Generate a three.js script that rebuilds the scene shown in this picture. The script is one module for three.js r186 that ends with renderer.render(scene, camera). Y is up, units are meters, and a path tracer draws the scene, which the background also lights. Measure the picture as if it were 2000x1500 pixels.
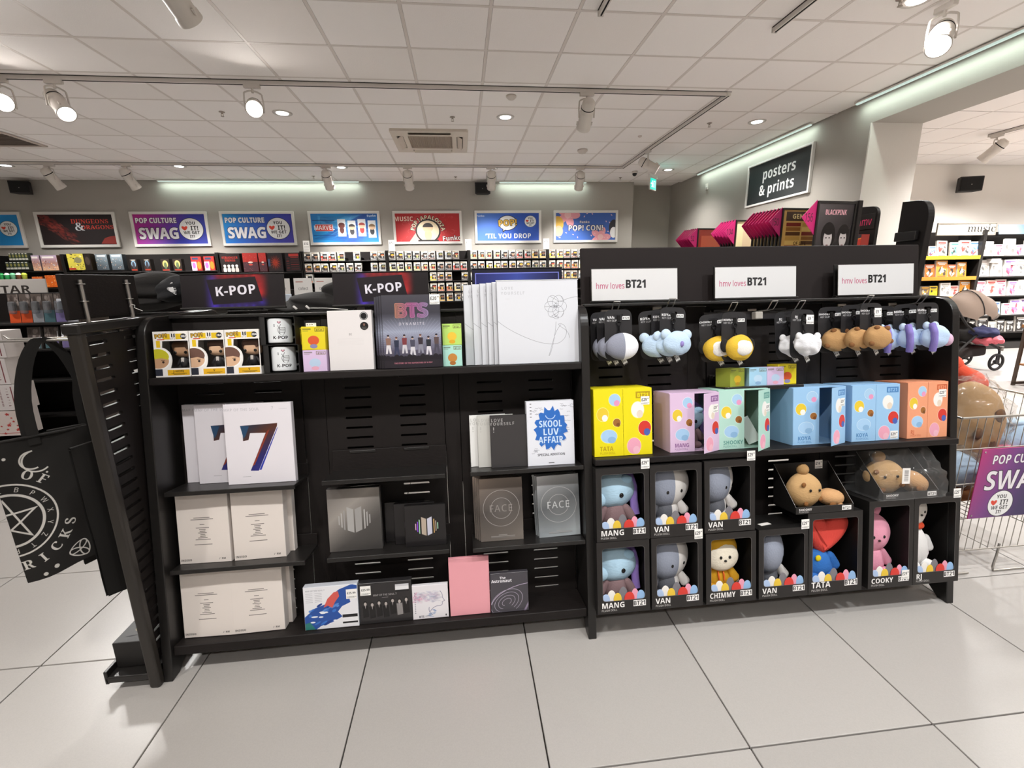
import * as THREE from 'three';
import { RoundedBoxGeometry } from 'three/addons/geometries/RoundedBoxGeometry.js';
import { mergeGeometries, mergeVertices } from 'three/addons/utils/BufferGeometryUtils.js';
import { RectAreaLightUniformsLib } from 'three/addons/lights/RectAreaLightUniformsLib.js';
import { ImprovedNoise } from 'three/addons/math/ImprovedNoise.js';

// ---------- camera, renderer, exposure ----------
const scene = new THREE.Scene();
const camera = new THREE.PerspectiveCamera(2 * Math.atan(750 / 890.66) * 180 / Math.PI, 2000 / 1500, 0.05, 60);
camera.position.set(0, 1.365, 0);
camera.rotation.set(-0.2268, -0.1046, -0.018, 'YXZ');
const renderer = new THREE.WebGLRenderer({ antialias: true });
renderer.toneMapping = THREE.LinearToneMapping;
renderer.toneMappingExposure = 1.34;
renderer.shadowMap.enabled = true;
RectAreaLightUniformsLib.init();
scene.background = new THREE.Color(0x000000);

// ---------- light levels ----------
const WARM = new THREE.Color(1, 0.945, 0.885), NEUTRAL = new THREE.Color(1, 0.975, 0.945), COOL = new THREE.Color(0.95, 0.98, 1), COVE = new THREE.Color(0.82, 1, 0.91);
const LV = { key: 5.3, down: 13, wall: 11, track: 11, cove: 19 };

// ---------- helpers ----------
const used = new Map();
function numbered(n) { const k = used.get(n) || 0; used.set(n, k + 1); return k ? n + '_' + String(k).padStart(3, '0') : n; }
let seedState = 7;
const rnd = () => { seedState = (seedState * 1664525 + 1013904223) % 4294967296; return seedState / 4294967296; };
const rr = (a, b) => a + (b - a) * rnd();
const C = (c) => new THREE.Color(c);
const mcache = new Map();
function mat(color, rough = 0.6, metal = 0, extra) {
  const k = extra ? null : color + '|' + rough + '|' + metal;
  if (k && mcache.has(k)) return mcache.get(k);
  const m = extra && (extra.sheen || extra.transmission || extra.clearcoat || extra.specularIntensity) ? new THREE.MeshPhysicalMaterial({ color: C(color), roughness: rough, metalness: metal, ...extra }) : new THREE.MeshStandardMaterial({ color: C(color), roughness: rough, metalness: metal, ...extra });
  if (k) mcache.set(k, m);
  return m;
}
function tx(w, h, draw) {
  const cv = document.createElement('canvas'); cv.width = w; cv.height = h;
  const g = cv.getContext('2d'); draw(g, w, h);
  const t = new THREE.CanvasTexture(cv); t.colorSpace = THREE.SRGBColorSpace; t.anisotropy = 8; return t;
}
const pm = (map, rough = 0.5, extra) => mat(0xffffff, rough, 0, { map, ...extra });
function noiseMap(n, fn) {           // grey data texture, fn(x, y) in 0..1
  const d = new Uint8Array(n * n * 4);
  for (let y = 0; y < n; y++) for (let x = 0; x < n; x++) { const v = Math.max(0, Math.min(255, fn(x, y) * 255)); const i = (y * n + x) * 4; d[i] = d[i + 1] = d[i + 2] = v; d[i + 3] = 255; }
  const t = new THREE.DataTexture(d, n, n); t.wrapS = t.wrapT = THREE.RepeatWrapping; t.magFilter = THREE.LinearFilter; t.minFilter = THREE.LinearMipmapLinearFilter; t.generateMipmaps = true; t.needsUpdate = true; return t;
}
const pn = new ImprovedNoise();
function sh(o) { o.traverse?.((c) => { if (c.isMesh) { c.castShadow = true; c.receiveShadow = true; } }); return o; }
function tag(o, label, category, group, kind) {
  if (label) o.userData.label = label;
  if (category) o.userData.category = category;
  if (group) o.userData.group = group;
  if (kind) o.userData.kind = kind;
  return o;
}
function thing(name, label, category, pos = [0, 0, 0], group) {
  const o = new THREE.Group(); o.name = numbered(name); scene.add(o); o.position.set(...pos); return tag(o, label, category, group);
}
function part(name, geo, m, parent, pos, rot) {
  const o = new THREE.Mesh(geo, m); o.name = parent === scene ? numbered(name) : name; o.castShadow = o.receiveShadow = true;
  if (parent !== scene) { let k = 0; const taken = new Set(parent.children.map((c) => c.name)); let n = name; while (taken.has(n)) n = name + '_' + String(++k).padStart(3, '0'); o.name = n; }
  parent.add(o); if (pos) o.position.set(...pos); if (rot) o.rotation.set(...rot); return o;
}
function one(name, label, category, geo, m, pos, rot, group) { return tag(part(name, geo, m, scene, pos, rot), label, category, group); }
function struct(name, geo, m, pos, rot) { const o = part(name, geo, m, scene, pos, rot); o.userData.kind = 'structure'; return o; }
function dup(src, label, pos, rot, group) {
  const c = src.clone(); c.name = numbered(src.name.replace(/_\d{3}$/, '')); scene.add(c); if (pos) c.position.set(...pos); if (rot) c.rotation.set(...rot);
  if (label) c.userData.label = label; if (group) c.userData.group = group; return c;
}
const ORD = ['first', 'second', 'third', 'fourth', 'fifth', 'sixth', 'seventh', 'eighth', 'ninth', 'tenth', 'eleventh', 'twelfth', 'thirteenth', 'fourteenth', 'fifteenth', 'sixteenth'];
const gcache = new Map();
const cached = (k, f) => { if (!gcache.has(k)) gcache.set(k, f()); return gcache.get(k); };
const rbox = (w, h, d, r = 0.004, s = 2) => cached('rb' + [w, h, d, r, s], () => new RoundedBoxGeometry(w, h, d, s, Math.min(r, w / 2.01, h / 2.01, d / 2.01)));
const at = (g, x = 0, y = 0, z = 0, rx = 0, ry = 0, rz = 0) => { const c = g.clone(); c.applyMatrix4(new THREE.Matrix4().compose(new THREE.Vector3(x, y, z), new THREE.Quaternion().setFromEuler(new THREE.Euler(rx, ry, rz)), new THREE.Vector3(1, 1, 1))); return c; };
function merge(list) {
  const out = list.map((g) => { const n = g.index ? g.toNonIndexed() : g.clone(); for (const k of Object.keys(n.attributes)) if (!['position', 'normal', 'uv', 'color'].includes(k)) n.deleteAttribute(k); n.clearGroups(); return n; });
  const hasC = out.some((g) => g.attributes.color);
  if (hasC) for (const g of out) if (!g.attributes.color) g.setAttribute('color', new THREE.BufferAttribute(new Float32Array(g.attributes.position.count * 3).fill(1), 3));
  return mergeGeometries(out);
}
// chamfered box: base centre of the FRONT face at the origin, body behind it; group 0 = body, group 1 = front face (uv rect u0,v0,u1,v1)
function pbox(w, h, d, c = 0.0012, uv = [0, 0, 1, 1]) {
  return cached('pb' + [w, h, d, c, uv], () => {
    c = Math.min(c, d / 2.2, w / 2.2, h / 2.2);
    const ring = (i, z) => [[-w / 2 + i, i, z], [w / 2 - i, i, z], [w / 2 - i, h - i, z], [-w / 2 + i, h - i, z]];
    const R = [ring(c, -d), ring(0, -d + c), ring(0, -c), ring(c, 0)], P = [], U = [];
    const UV = (p) => [uv[0] + (uv[2] - uv[0]) * (p[0] / w + 0.5), uv[1] + (uv[3] - uv[1]) * (p[1] / h)];
    const quad = (a, b, e, f) => { for (const p of [a, b, e, a, e, f]) { P.push(...p); U.push(...UV(p)); } };
    for (let k = 0; k < 3; k++) for (let i = 0; i < 4; i++) { const j = (i + 1) % 4; quad(R[k][i], R[k][j], R[k + 1][j], R[k + 1][i]); }
    quad(R[0][1], R[0][0], R[0][3], R[0][2]);
    const body = P.length / 3; quad(...R[3]);
    const g = new THREE.BufferGeometry(); g.setAttribute('position', new THREE.Float32BufferAttribute(P, 3)); g.setAttribute('uv', new THREE.Float32BufferAttribute(U, 2)); g.computeVertexNormals();
    g.addGroup(0, body, 0); g.addGroup(body, 6, 1); return g;
  });
}
function planar(g, x0, y0, w, h) { const p = g.attributes.position, u = new Float32Array(p.count * 2); for (let i = 0; i < p.count; i++) { u[2 * i] = (p.getX(i) - x0) / w; u[2 * i + 1] = (p.getY(i) - y0) / h; } g.setAttribute('uv', new THREE.BufferAttribute(u, 2)); return g; }
function rrect(x, y, w, h, r, S = THREE.Shape) {
  const s = new S(); s.moveTo(x + r, y); s.lineTo(x + w - r, y); s.quadraticCurveTo(x + w, y, x + w, y + r); s.lineTo(x + w, y + h - r); s.quadraticCurveTo(x + w, y + h, x + w - r, y + h); s.lineTo(x + r, y + h); s.quadraticCurveTo(x, y + h, x, y + h - r); s.lineTo(x, y + r); s.quadraticCurveTo(x, y, x + r, y); return s;
}
const ext = (shape, depth, bevel = 0, seg = 6) => new THREE.ExtrudeGeometry(shape, { depth, bevelEnabled: bevel > 0, bevelThickness: bevel, bevelSize: bevel, bevelOffset: -bevel, bevelSegments: 2, curveSegments: seg });
const tube = (pts, r, seg = 24, rs = 8, closed = false) => new THREE.TubeGeometry(new THREE.CatmullRomCurve3(pts.map((p) => new THREE.Vector3(...p)), closed, 'catmullrom', 0.1), seg, r, rs, closed);
const lathe = (pts, seg = 32) => new THREE.LatheGeometry(pts.map((p) => new THREE.Vector2(...p)), seg);
const ball = (rx, ry, rz, x = 0, y = 0, z = 0, seg = 24) => { const g = new THREE.SphereGeometry(1, seg, Math.round(seg * 0.66)); g.scale(rx, ry, rz); g.translate(x, y, z); return g; };
function wobble(g, amp, freq, seed = 0) { const p = g.attributes.position, n = g.attributes.normal; for (let i = 0; i < p.count; i++) { const x = p.getX(i), y = p.getY(i), z = p.getZ(i), k = amp * pn.noise(x * freq + seed, y * freq + seed * 1.7, z * freq + seed * 0.6); p.setXYZ(i, x + n.getX(i) * k, y + n.getY(i) * k, z + n.getZ(i) * k); } g.computeVertexNormals(); return g; }
function spot(pos, target, I, angle, pen, color, radius = 2.5) {
  const l = new THREE.SpotLight(color, I, 0, angle, pen, 2); l.position.set(...pos); l.target.position.set(...target); scene.add(l, l.target);
  l.castShadow = true; l.shadow.radius = radius; l.shadow.mapSize.set(1024, 1024); return l;
}
// text helpers for canvases
function T(g, s, x, y, px, color, opt = {}) {
  g.save(); g.translate(x, y); if (opt.rot) g.rotate(opt.rot); g.scale(opt.sx || 1, 1); g.fillStyle = color; g.font = (opt.w || 'bold') + ' ' + px + 'px ' + (opt.f || 'sans-serif'); g.textAlign = opt.a || 'center'; g.textBaseline = 'middle';
  if (opt.sp) g.letterSpacing = opt.sp + 'px';
  if (opt.stroke) { g.strokeStyle = opt.stroke; g.lineWidth = opt.lw || 4; g.lineJoin = 'round'; g.strokeText(s, 0, 0); }
  g.fillText(s, 0, 0); g.restore();
}
const F = (g, c, x, y, w, h) => { g.fillStyle = c; g.fillRect(x, y, w, h); };
const O = (g, c, x, y, rx, ry = rx, rot = 0) => { g.fillStyle = c; g.beginPath(); g.ellipse(x, y, rx, ry, rot, 0, 7); g.fill(); };
const poly = (g, c, pts) => { g.fillStyle = c; g.beginPath(); pts.forEach((p, i) => (i ? g.lineTo(...p) : g.moveTo(...p))); g.closePath(); g.fill(); };
function heart(g, c, x, y, s) { g.fillStyle = c; g.beginPath(); g.moveTo(x, y + s); g.bezierCurveTo(x - s * 2, y - s * 0.3, x - s * 0.9, y - s * 1.5, x, y - s * 0.5); g.bezierCurveTo(x + s * 0.9, y - s * 1.5, x + s * 2, y - s * 0.3, x, y + s); g.fill(); }
const grad = (g, x0, y0, x1, y1, ...st) => { const q = g.createLinearGradient(x0, y0, x1, y1); st.forEach((c, i) => q.addColorStop(i / (st.length - 1), c)); return q; };
function badge(g, x, y, r) {   // the round "you love it" print
  O(g, '#111', x, y, r * 1.04); O(g, '#f4f4f4', x, y, r);
  T(g, 'YOU', x, y - r * 0.55, r * 0.4, '#1b1b1b'); heart(g, '#e0452f', x - r * 0.55, y - r * 0.08, r * 0.22); T(g, 'IT!', x + r * 0.28, y - r * 0.08, r * 0.56, '#1b1b1b'); T(g, 'WE GET', x, y + r * 0.33, r * 0.4, '#1b1b1b', { sx: 0.95 }); T(g, 'IT!', x, y + r * 0.7, r * 0.36, '#1b1b1b');
}
function bars(g, x, y, s, cols) {  // the printed emblem of upright slanted bars
  const hs = [0.22, 0.34, 0.46, 0.6];
  [[-1, 1], [1, -1]].forEach(([d], side) => { for (let i = 0; i < 4; i++) { const w = i === 3 ? 0.28 : 0.055, off = i === 3 ? 0.03 : 0.62 - i * 0.11, h = i === 3 ? 0.56 : hs[i] * 0.95, sl = i === 3 ? 0.1 : 0.02; const x0 = x + d * off * s, x1 = x + d * (off + w) * s; poly(g, cols[(i + side * 2) % cols.length], [[x0, y - (h - sl) * s], [x1, y - (h + sl * 0.2) * s], [x1, y + (h - sl) * s], [x0, y + (h + sl * 0.2) * s]]); } });
}
// ---------- shared surfaces ----------
const lamNoise = noiseMap(256, (x, y) => 0.5 + 0.25 * pn.noise(x / 9, y / 9, 0.3) + 0.15 * pn.noise(x / 2.1, y / 2.1, 5));
const BLACK = mat(0x1e1a19, 0.5, 0, { bumpMap: lamNoise, bumpScale: 0.0006, specularIntensity: 0.45 });
const BLACK_EDGE = mat(0x1d1b1a, 0.34);
const BLACK_MATT = mat(0x141211, 0.75, 0, { specularIntensity: 0.4 });
const WHITE_PAINT = mat(0xd9d2cb, 0.5);
const CARD = mat(0xe9e5e0, 0.7);
const BLACK_CARD = mat(0x171514, 0.5);
const CHROME = mat(0xb9b6b2, 0.28, 0.95);
const WIRE = mat(0xb8b4ae, 0.35, 0.85);
const CLEAR = mat(0xffffff, 0.05, 0, { transmission: 1, thickness: 0, ior: 1.45 });
const furNoise = noiseMap(128, (x, y) => 0.5 + 0.5 * pn.noise(x / 1.7, y / 1.7, 2.5));
const plushMats = new Map();
const plush = (c) => { if (!plushMats.has(c)) plushMats.set(c, mat(c, 0.95, 0, { bumpMap: furNoise, bumpScale: 0.0012, sheen: 0.5, sheenRoughness: 0.7, sheenColor: C(c) })); return plushMats.get(c); };
// ---------- the room ----------
const XW = 4.34, ZB = -9.1, HC = 3.13, XL = -9.2, ZF = 4.2, XR = 11.5, ZR = -7.55;
const wallNoise = noiseMap(256, (x, y) => 0.5 + 0.3 * pn.noise(x / 3, y / 3, 1) + 0.2 * pn.noise(x / 1.3, y / 1.3, 8));
const GREY_WALL = mat(0xa8a39b, 0.85, 0, { bumpMap: wallNoise, bumpScale: 0.0008 });
const CREAM_WALL = mat(0xe6e1da, 0.85, 0, { bumpMap: wallNoise, bumpScale: 0.0008 });
const slab = (x0, x1, y0, y1, z0, z1) => { const g = new THREE.BoxGeometry(x1 - x0, y1 - y0, z1 - z0); g.translate((x0 + x1) / 2, (y0 + y1) / 2, (z0 + z1) / 2); return g; };
struct('wall_back', slab(XL - 0.2, 3.38, 0, HC + 0.2, ZB - 0.62, ZB), GREY_WALL);
struct('wall_recess', slab(3.38, 4.94, 0, HC + 0.2, ZB - 0.62, -9.56), GREY_WALL);
struct('wall_left', slab(XL - 0.2, XL, 0, HC + 0.2, ZB, ZF), GREY_WALL);
struct('wall_front', slab(XL - 0.2, XR + 0.2, 0, HC + 0.2, ZF, ZF + 0.2), CREAM_WALL);
struct('wall_right', slab(XW, 4.92, 0, HC + 0.2, -9.56, -4.83), GREY_WALL);
struct('trim_1', slab(XW - 0.004, 4.926, 0, 2.89, -4.83, -4.815), CREAM_WALL);           // pale face of the wall end
struct('beam_right', slab(XW, 4.92, 2.89, HC + 0.2, -4.83, ZF), GREY_WALL);
struct('wall_far', slab(4.92, XR + 0.2, 0, HC + 0.2, ZR - 0.2, ZR), CREAM_WALL);
struct('wall_side', slab(XR, XR + 0.2, 0, HC + 0.2, ZR, ZF), CREAM_WALL);
// ceiling: a slab, the T-bar grid and lay-in tiles
const frustum = new THREE.Frustum(); camera.updateMatrixWorld(true); camera.updateProjectionMatrix();
frustum.setFromProjectionMatrix(new THREE.Matrix4().multiplyMatrices(camera.projectionMatrix, camera.matrixWorldInverse));
const TILE = mat(0xf7f1ee, 0.92, 0, { bumpMap: wallNoise, bumpScale: 0.002 }), TBAR = mat(0xddd4ce, 0.6), TBAR_LIT = TBAR;
const ceiling = struct('ceiling', slab(XL - 0.2, XR + 0.2, HC + 0.03, HC + 0.2, ZB - 0.6, ZF + 0.2), TILE);
const floor = struct('floor', slab(XL - 0.2, XR + 0.2, -0.2, -0.012, ZB - 0.6, ZF + 0.2), mat(0x3a3632, 0.9));
function grid(x0, z0, step, xa, xb, za, zb, y, th, gap, m, parent, name, holes) {
  const cells = [];
  for (let i = Math.ceil((xa - x0) / step - 1e-6) - 1; x0 + i * step < xb; i++) for (let k = Math.ceil((za - z0) / step - 1e-6) - 1; z0 + k * step < zb; k++) {
    const ax = Math.max(xa, x0 + i * step), bx = Math.min(xb, x0 + (i + 1) * step), az = Math.max(za, z0 + k * step), bz = Math.min(zb, z0 + (k + 1) * step);
    if (bx - ax < 0.05 || bz - az < 0.05) continue;
    const c = new THREE.Vector3((ax + bx) / 2, y, (az + bz) / 2), sp = new THREE.Sphere(c, step * 0.5);
    if (holes && holes.some((q) => q[0] < bx - 0.02 && q[1] > ax + 0.02 && q[2] < bz - 0.02 && q[3] > az + 0.02)) continue;
    cells.push({ c, w: bx - ax - gap, d: bz - az - gap, seen: frustum.intersectsSphere(sp), q: c.distanceTo(camera.position) });
  }
  cells.sort((a, b) => (b.seen - a.seen) || a.q - b.q);
  const rest = [];
  const mats = [].concat(m);
  cells.forEach((e, i) => {
    const g = rbox(+e.w.toFixed(3), th, +e.d.toFixed(3), Math.min(0.0025, th * 0.3), 1);
    if (e.seen && i < 295) part(name, g, mats[Math.floor(rnd() * mats.length)], parent, [e.c.x, y, e.c.z]);
    else rest.push(at(g, e.c.x, y, e.c.z));
  });
  if (rest.length) { const r = part(name + 's', merge(rest), mats[0], parent); r.userData.kind = 'stuff'; }
}
const AC_HOLE = [-0.75, 0.13, -7.03, -6.05];
const tileMats = [0xf7f1ee, 0xf4eeea, 0xf8f3f0].map((c) => mat(c, 0.92, 0, { bumpMap: wallNoise, bumpScale: 0.002 }));
grid(-2.728, -3.513, 0.6002, XL, XW, ZB, ZF, HC + 0.009, 0.016, 0.026, tileMats, ceiling, 'ceiling_tile', null);
// the second room: its tiles read as faint lines only
{ const rest = []; for (let x = 4.93; x < XR; x += 0.6) for (let z = ZR; z < ZF; z += 0.6) rest.push(at(rbox(0.584, 0.016, 0.584, 0.0025, 1), x + 0.3, HC + 0.009, z + 0.3)); part('side_room_tiles', merge(rest), tileMats[0], ceiling).userData.kind = 'stuff'; }
for (let x = -2.728 - 0.6002 * 10; x < XW; x += 0.6002) part('grid_bar', rbox(0.024, 0.02, 13.3, 0.002, 1), TBAR, ceiling, [x, HC + 0.011, (ZB + ZF) / 2]);
for (let z = -3.513 - 0.6002 * 9; z < ZF; z += 0.6002) part('grid_bar', rbox(13.54, 0.02, 0.024, 0.002, 1), TBAR, ceiling, [(XL + XW) / 2, HC + 0.0105, z]);
for (let x = 4.93; x < XR; x += 0.6) part('grid_bar', rbox(0.02, 0.016, 11.75, 0.002, 1), TBAR, ceiling, [x, HC + 0.012, (ZR + ZF) / 2]);
// floor: glossy grey-beige tiles with dark joints
const floorMap = (a) => tx(256, 256, (g) => { F(g, a, 0, 0, 256, 256); const im = g.getImageData(0, 0, 256, 256); for (let y = 0; y < 256; y++) for (let x = 0; x < 256; x++) { const k = (y * 256 + x) * 4, n = (rnd() - 0.5) * 5; for (let c = 0; c < 3; c++) im.data[k + c] += n; } g.putImageData(im, 0, 0); });
const floorRough = noiseMap(128, (x, y) => 0.8 + 0.03 * pn.noise(x / 3, y / 3, 7));
const floorMats = ['#aaa6a2', '#a7a39f', '#ada9a5'].map((c) => mat(0xffffff, 0.42, 0, { map: floorMap(c), roughnessMap: floorRough }));
grid(-1.0061, -0.9932, 0.6002, XL, XR, ZB - 0.46, ZF, -0.006, 0.012, 0.0045, floorMats, floor, 'floor_tile', null);

// ---------- cove light strips along the wall tops ----------
const COVE_GLOW = mat(0x222222, 0.5, 0, { emissive: COVE, emissiveIntensity: 0.55 });
function cove(label, x0, z0, x1, z1, lx, lz) {
  const len = Math.hypot(x1 - x0, z1 - z0), alongX = Math.abs(x1 - x0) > 0.1;
  const t = thing('cove_light', label, 'light', [(x0 + x1) / 2, HC - 0.03, (z0 + z1) / 2]);
  part('light_strip', alongX ? rbox(len, 0.014, 0.03, 0.005) : rbox(0.03, 0.014, len, 0.005), COVE_GLOW, t);
  part('channel', alongX ? rbox(len + 0.02, 0.012, 0.05, 0.003) : rbox(0.05, 0.012, len + 0.02, 0.003), WHITE_PAINT, t, [0, 0.014, 0]);
  const l = new THREE.RectAreaLight(COVE, LV.cove, len, 0.03); l.position.set((x0 + x1) / 2, HC - 0.045, (z0 + z1) / 2); l.lookAt(alongX ? l.position.x : XW, HC - 0.3, alongX ? ZB : l.position.z); scene.add(l);
}
cove('green white strip light along the wall top above the dragon and magenta pictures', -5.1, ZB + 0.09, -1.75, ZB + 0.09);
cove('green white strip light along the wall top above the blue speech bubble picture', 0.78, ZB + 0.09, 2.42, ZB + 0.09);
cove('green white strip light above the black posters and prints sign', XW - 0.09, -8.3, XW - 0.09, -5.6);
cove('green white strip light along the beam over the opening to the next room', XW - 0.09, -4.95, XW - 0.09, 0.2);

// ---------- ceiling fittings ----------
const LENS = (c, k) => mat(0x111111, 0.4, 0, { emissive: c, emissiveIntensity: k });
const lensOn = LENS(NEUTRAL, 6), lensDown = LENS(NEUTRAL, 3.2);
const downRing = lathe([[0.062, 0.012], [0.066, 0.0], [0.085, -0.003], [0.097, -0.001], [0.1, 0.004], [0.1, 0.008]], 40), downBowl = lathe([[0.0, 0.05], [0.04, 0.045], [0.058, 0.022], [0.064, 0.004]], 32);
function downlight(x, z, label, power = 1) {
  const t = thing('downlight', label, 'light', [x, HC - 0.004, z], 'round recessed downlights');
  part('ring', downRing, mat(0xcac3bc, 0.35, 0.3), t); part('reflector', downBowl, mat(0xd8d8d8, 0.25, 0.8), t, [0, -0.004, 0], [0, 0, 0]).scale.y = 0.08;
  part('lens', new THREE.CylinderGeometry(0.06, 0.06, 0.004, 32), lensDown, t, [0, -0.001, 0]);
  spot([x, HC - 0.02, z], [x, 0, z], LV.down * power, 1.15, 0.7, NEUTRAL, 4);
}
const dls = [[-1.82, -5.62, 'round recessed downlight beside the bright track spotlight on the left'], [0.57, -5.62, 'round recessed downlight behind the smoke detector, right of the air conditioner'], [3.57, -5.62, 'round recessed downlight beside the beam, above the black posters sign'], [3.59, -8.06, 'small far downlight right of the green exit sign'], [0.58, -8.06, 'small far downlight half behind a spotlight above the black speaker'], [-1.81, -8.04, 'small far downlight beside the spotlight left of the air conditioner'], [-4.21, -8.04, 'small far downlight between the two tilted spotlights at the left'], [-6.62, -8.06, 'small far downlight at the left end of the far track'], [3.1, -3.22, 'recessed downlight partly hidden behind the lit spotlight at the top right']];
for (const [x, z, l] of dls) downlight(x, z, l);
for (const [x, z] of [[-6.6, -5.62], [-4.2, -5.62], [-4.2, -3.2], [-6.6, -3.2], [-6.6, 0.4]]) spot([x, HC - 0.02, z], [x, 0, z], LV.down, 1.15, 0.7, NEUTRAL, 4);
// track rails
function rail(label, x0, z0, x1, z1) {
  const len = Math.hypot(x1 - x0, z1 - z0), t = thing('track_rail', label, 'track', [(x0 + x1) / 2, HC - 0.018, (z0 + z1) / 2]); t.rotation.y = -Math.atan2(z1 - z0, x1 - x0);
  part('rail_body', rbox(len, 0.032, 0.036, 0.004), WHITE_PAINT, t); part('rail_slot', rbox(len - 0.02, 0.004, 0.011, 0.001, 1), BLACK_MATT, t, [0, -0.0165, 0]);
  part('end_cap', rbox(0.016, 0.036, 0.04, 0.004), mat(0xcfc8c1, 0.4), t, [len / 2, 0, 0]); part('shadow_gap', rbox(len, 0.004, 0.046, 0.001, 1), mat(0x3a3430, 0.8), t, [0, 0.0175, 0]);
}
rail('long white lighting track crossing the ceiling nearest the camera', XL + 0.1, -4.8, 2.7, -4.8);
rail('long white lighting track crossing the far end of the ceiling', XL + 0.1, -7.84, 2.7, -7.84);
rail('white lighting track running away along the right of the ceiling, joining the other two', 2.72, -4.78, 2.72, -7.86);
rail('short white lighting track at the top edge above the poster racks', 2.37, -1.2, 2.37, -3.62);
rail('short white lighting track at the top middle of the ceiling', 1.02, -1.0, 1.02, -3.5);
rail('white lighting track behind the beam in the next room', 7.1, -4.0, 7.1, -5.95);
// spotlights hung from the tracks
const housing = lathe([[0, -0.11], [0.03, -0.108], [0.046, -0.09], [0.05, -0.06], [0.05, -0.02], [0.053, -0.016], [0.053, -0.008], [0.05, -0.004], [0.05, 0.09], [0.054, 0.094], [0.056, 0.125], [0.05, 0.125], [0.048, 0.1]], 28);
const ringBand = lathe([[0.0508, 0.0], [0.0525, 0.002], [0.0525, 0.006], [0.0508, 0.008]], 28);
const yokeGeo = tube([[-0.058, -0.03, 0], [-0.06, 0.03, 0], [-0.055, 0.085, 0], [-0.02, 0.1, 0], [0.02, 0.1, 0], [0.055, 0.085, 0], [0.06, 0.03, 0], [0.058, -0.03, 0]], 0.006, 40, 6);
function trackSpot(x, z, target, label, opt = {}) {
  const t = thing('track_spotlight', label, 'spotlight', [x, HC - 0.034, z], 'white track spotlights'); const K = 1.27; t.scale.setScalar(K);
  part('adapter', rbox(0.11, 0.03, 0.03, 0.005), WHITE_PAINT, t, [0, -0.008, 0], [0, opt.turn || 0, 0]); part('stem', new THREE.CylinderGeometry(0.008, 0.008, 0.035, 12), WHITE_PAINT, t, [0, -0.035, 0]);
  const py = -0.14, P = new THREE.Vector3(x, HC - 0.034 + py * K, z), dir = new THREE.Vector3(...target).sub(P).normalize();
  const yaw = Math.atan2(dir.x, dir.z);
  part('yoke', yokeGeo, WHITE_PAINT, t, [0, py, 0], [0, yaw, 0]);
  const hd = part('housing', housing, mat(0xdcd5cd, 0.45), t, [0, py, 0]); hd.quaternion.setFromUnitVectors(new THREE.Vector3(0, 1, 0), dir);
  part('vent_band', ringBand, BLACK_MATT, hd, [0, -0.05, 0]); part('clip', rbox(0.012, 0.03, 0.01, 0.003), WHITE_PAINT, hd, [0.057, 0.085, 0]); part('clip', rbox(0.012, 0.03, 0.01, 0.003), WHITE_PAINT, hd, [-0.057, 0.085, 0]);
  part('lens', new THREE.CylinderGeometry(0.047, 0.047, 0.006, 28), opt.lens || lensOn, hd, [0, 0.105, 0]);
  const lp = P.clone().addScaledVector(dir, 0.16); spot(lp.toArray(), target, opt.I ?? LV.track, opt.angle ?? 0.55, 0.6, opt.color || NEUTRAL, 4);
}
const bright = LENS(WARM, 40);
trackSpot(-3.41, -4.8, [-1.6, 0.9, -3.6], 'white track spotlight with a lit lens beside the glaring lamp at the left edge');
trackSpot(-3.84, -4.8, [-0.25, 1.25, -0.2], 'glaring spotlight at the left edge of the picture, facing the camera', { lens: bright });
trackSpot(-1.79, -4.8, [-0.3, 1.05, -0.6], 'bright spotlight facing the camera left of the first round downlight', { lens: bright });
trackSpot(1.28, -4.8, [1.35, 0.9, -7.6], 'large white spotlight seen from behind, hanging above the tall black header');
trackSpot(-5.87, -7.84, [-5.35, 1.2, -9.0], 'far spotlight above the dragon picture, tilted to the right', { I: LV.wall });
trackSpot(-4.83, -7.84, [-4.4, 1.2, -9.0], 'far spotlight tilted above the magenta picture', { I: LV.wall });
trackSpot(-1.99, -7.84, [-1.95, 1.7, -9.0], 'far spotlight above the blue picture with four white cards', { I: LV.wall });
trackSpot(-0.76, -7.84, [-0.7, 1.7, -9.0], 'far spotlight above the red music picture', { I: LV.wall });
trackSpot(0.55, -7.84, [0.6, 1.7, -9.0], 'far spotlight in front of the black speaker on the back wall', { I: LV.wall });
trackSpot(2.0, -7.84, [2.05, 1.7, -9.0], 'far spotlight above the pink flower picture', { I: LV.wall });
trackSpot(2.72, -6.8, [4.2, 2.0, -6.3], 'spotlight on the receding track, turned toward the black posters sign', { turn: Math.PI / 2, I: 7 });
trackSpot(-1.5, -3.05, [-0.75, 0.7, -6.2], 'large white spotlight cut by the top edge of the picture at the left', { I: 5 });
trackSpot(3.3, -3.2, [1.35, 0.75, -1.5], 'lit spotlight at the top right beside the beam', { turn: Math.PI / 2, lens: bright, I: 8, color: COOL });
trackSpot(7.1, -5.85, [6.5, 1.4, -7.3], 'spotlight hanging from the track in the next room', { turn: Math.PI / 2, I: LV.wall });
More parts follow.
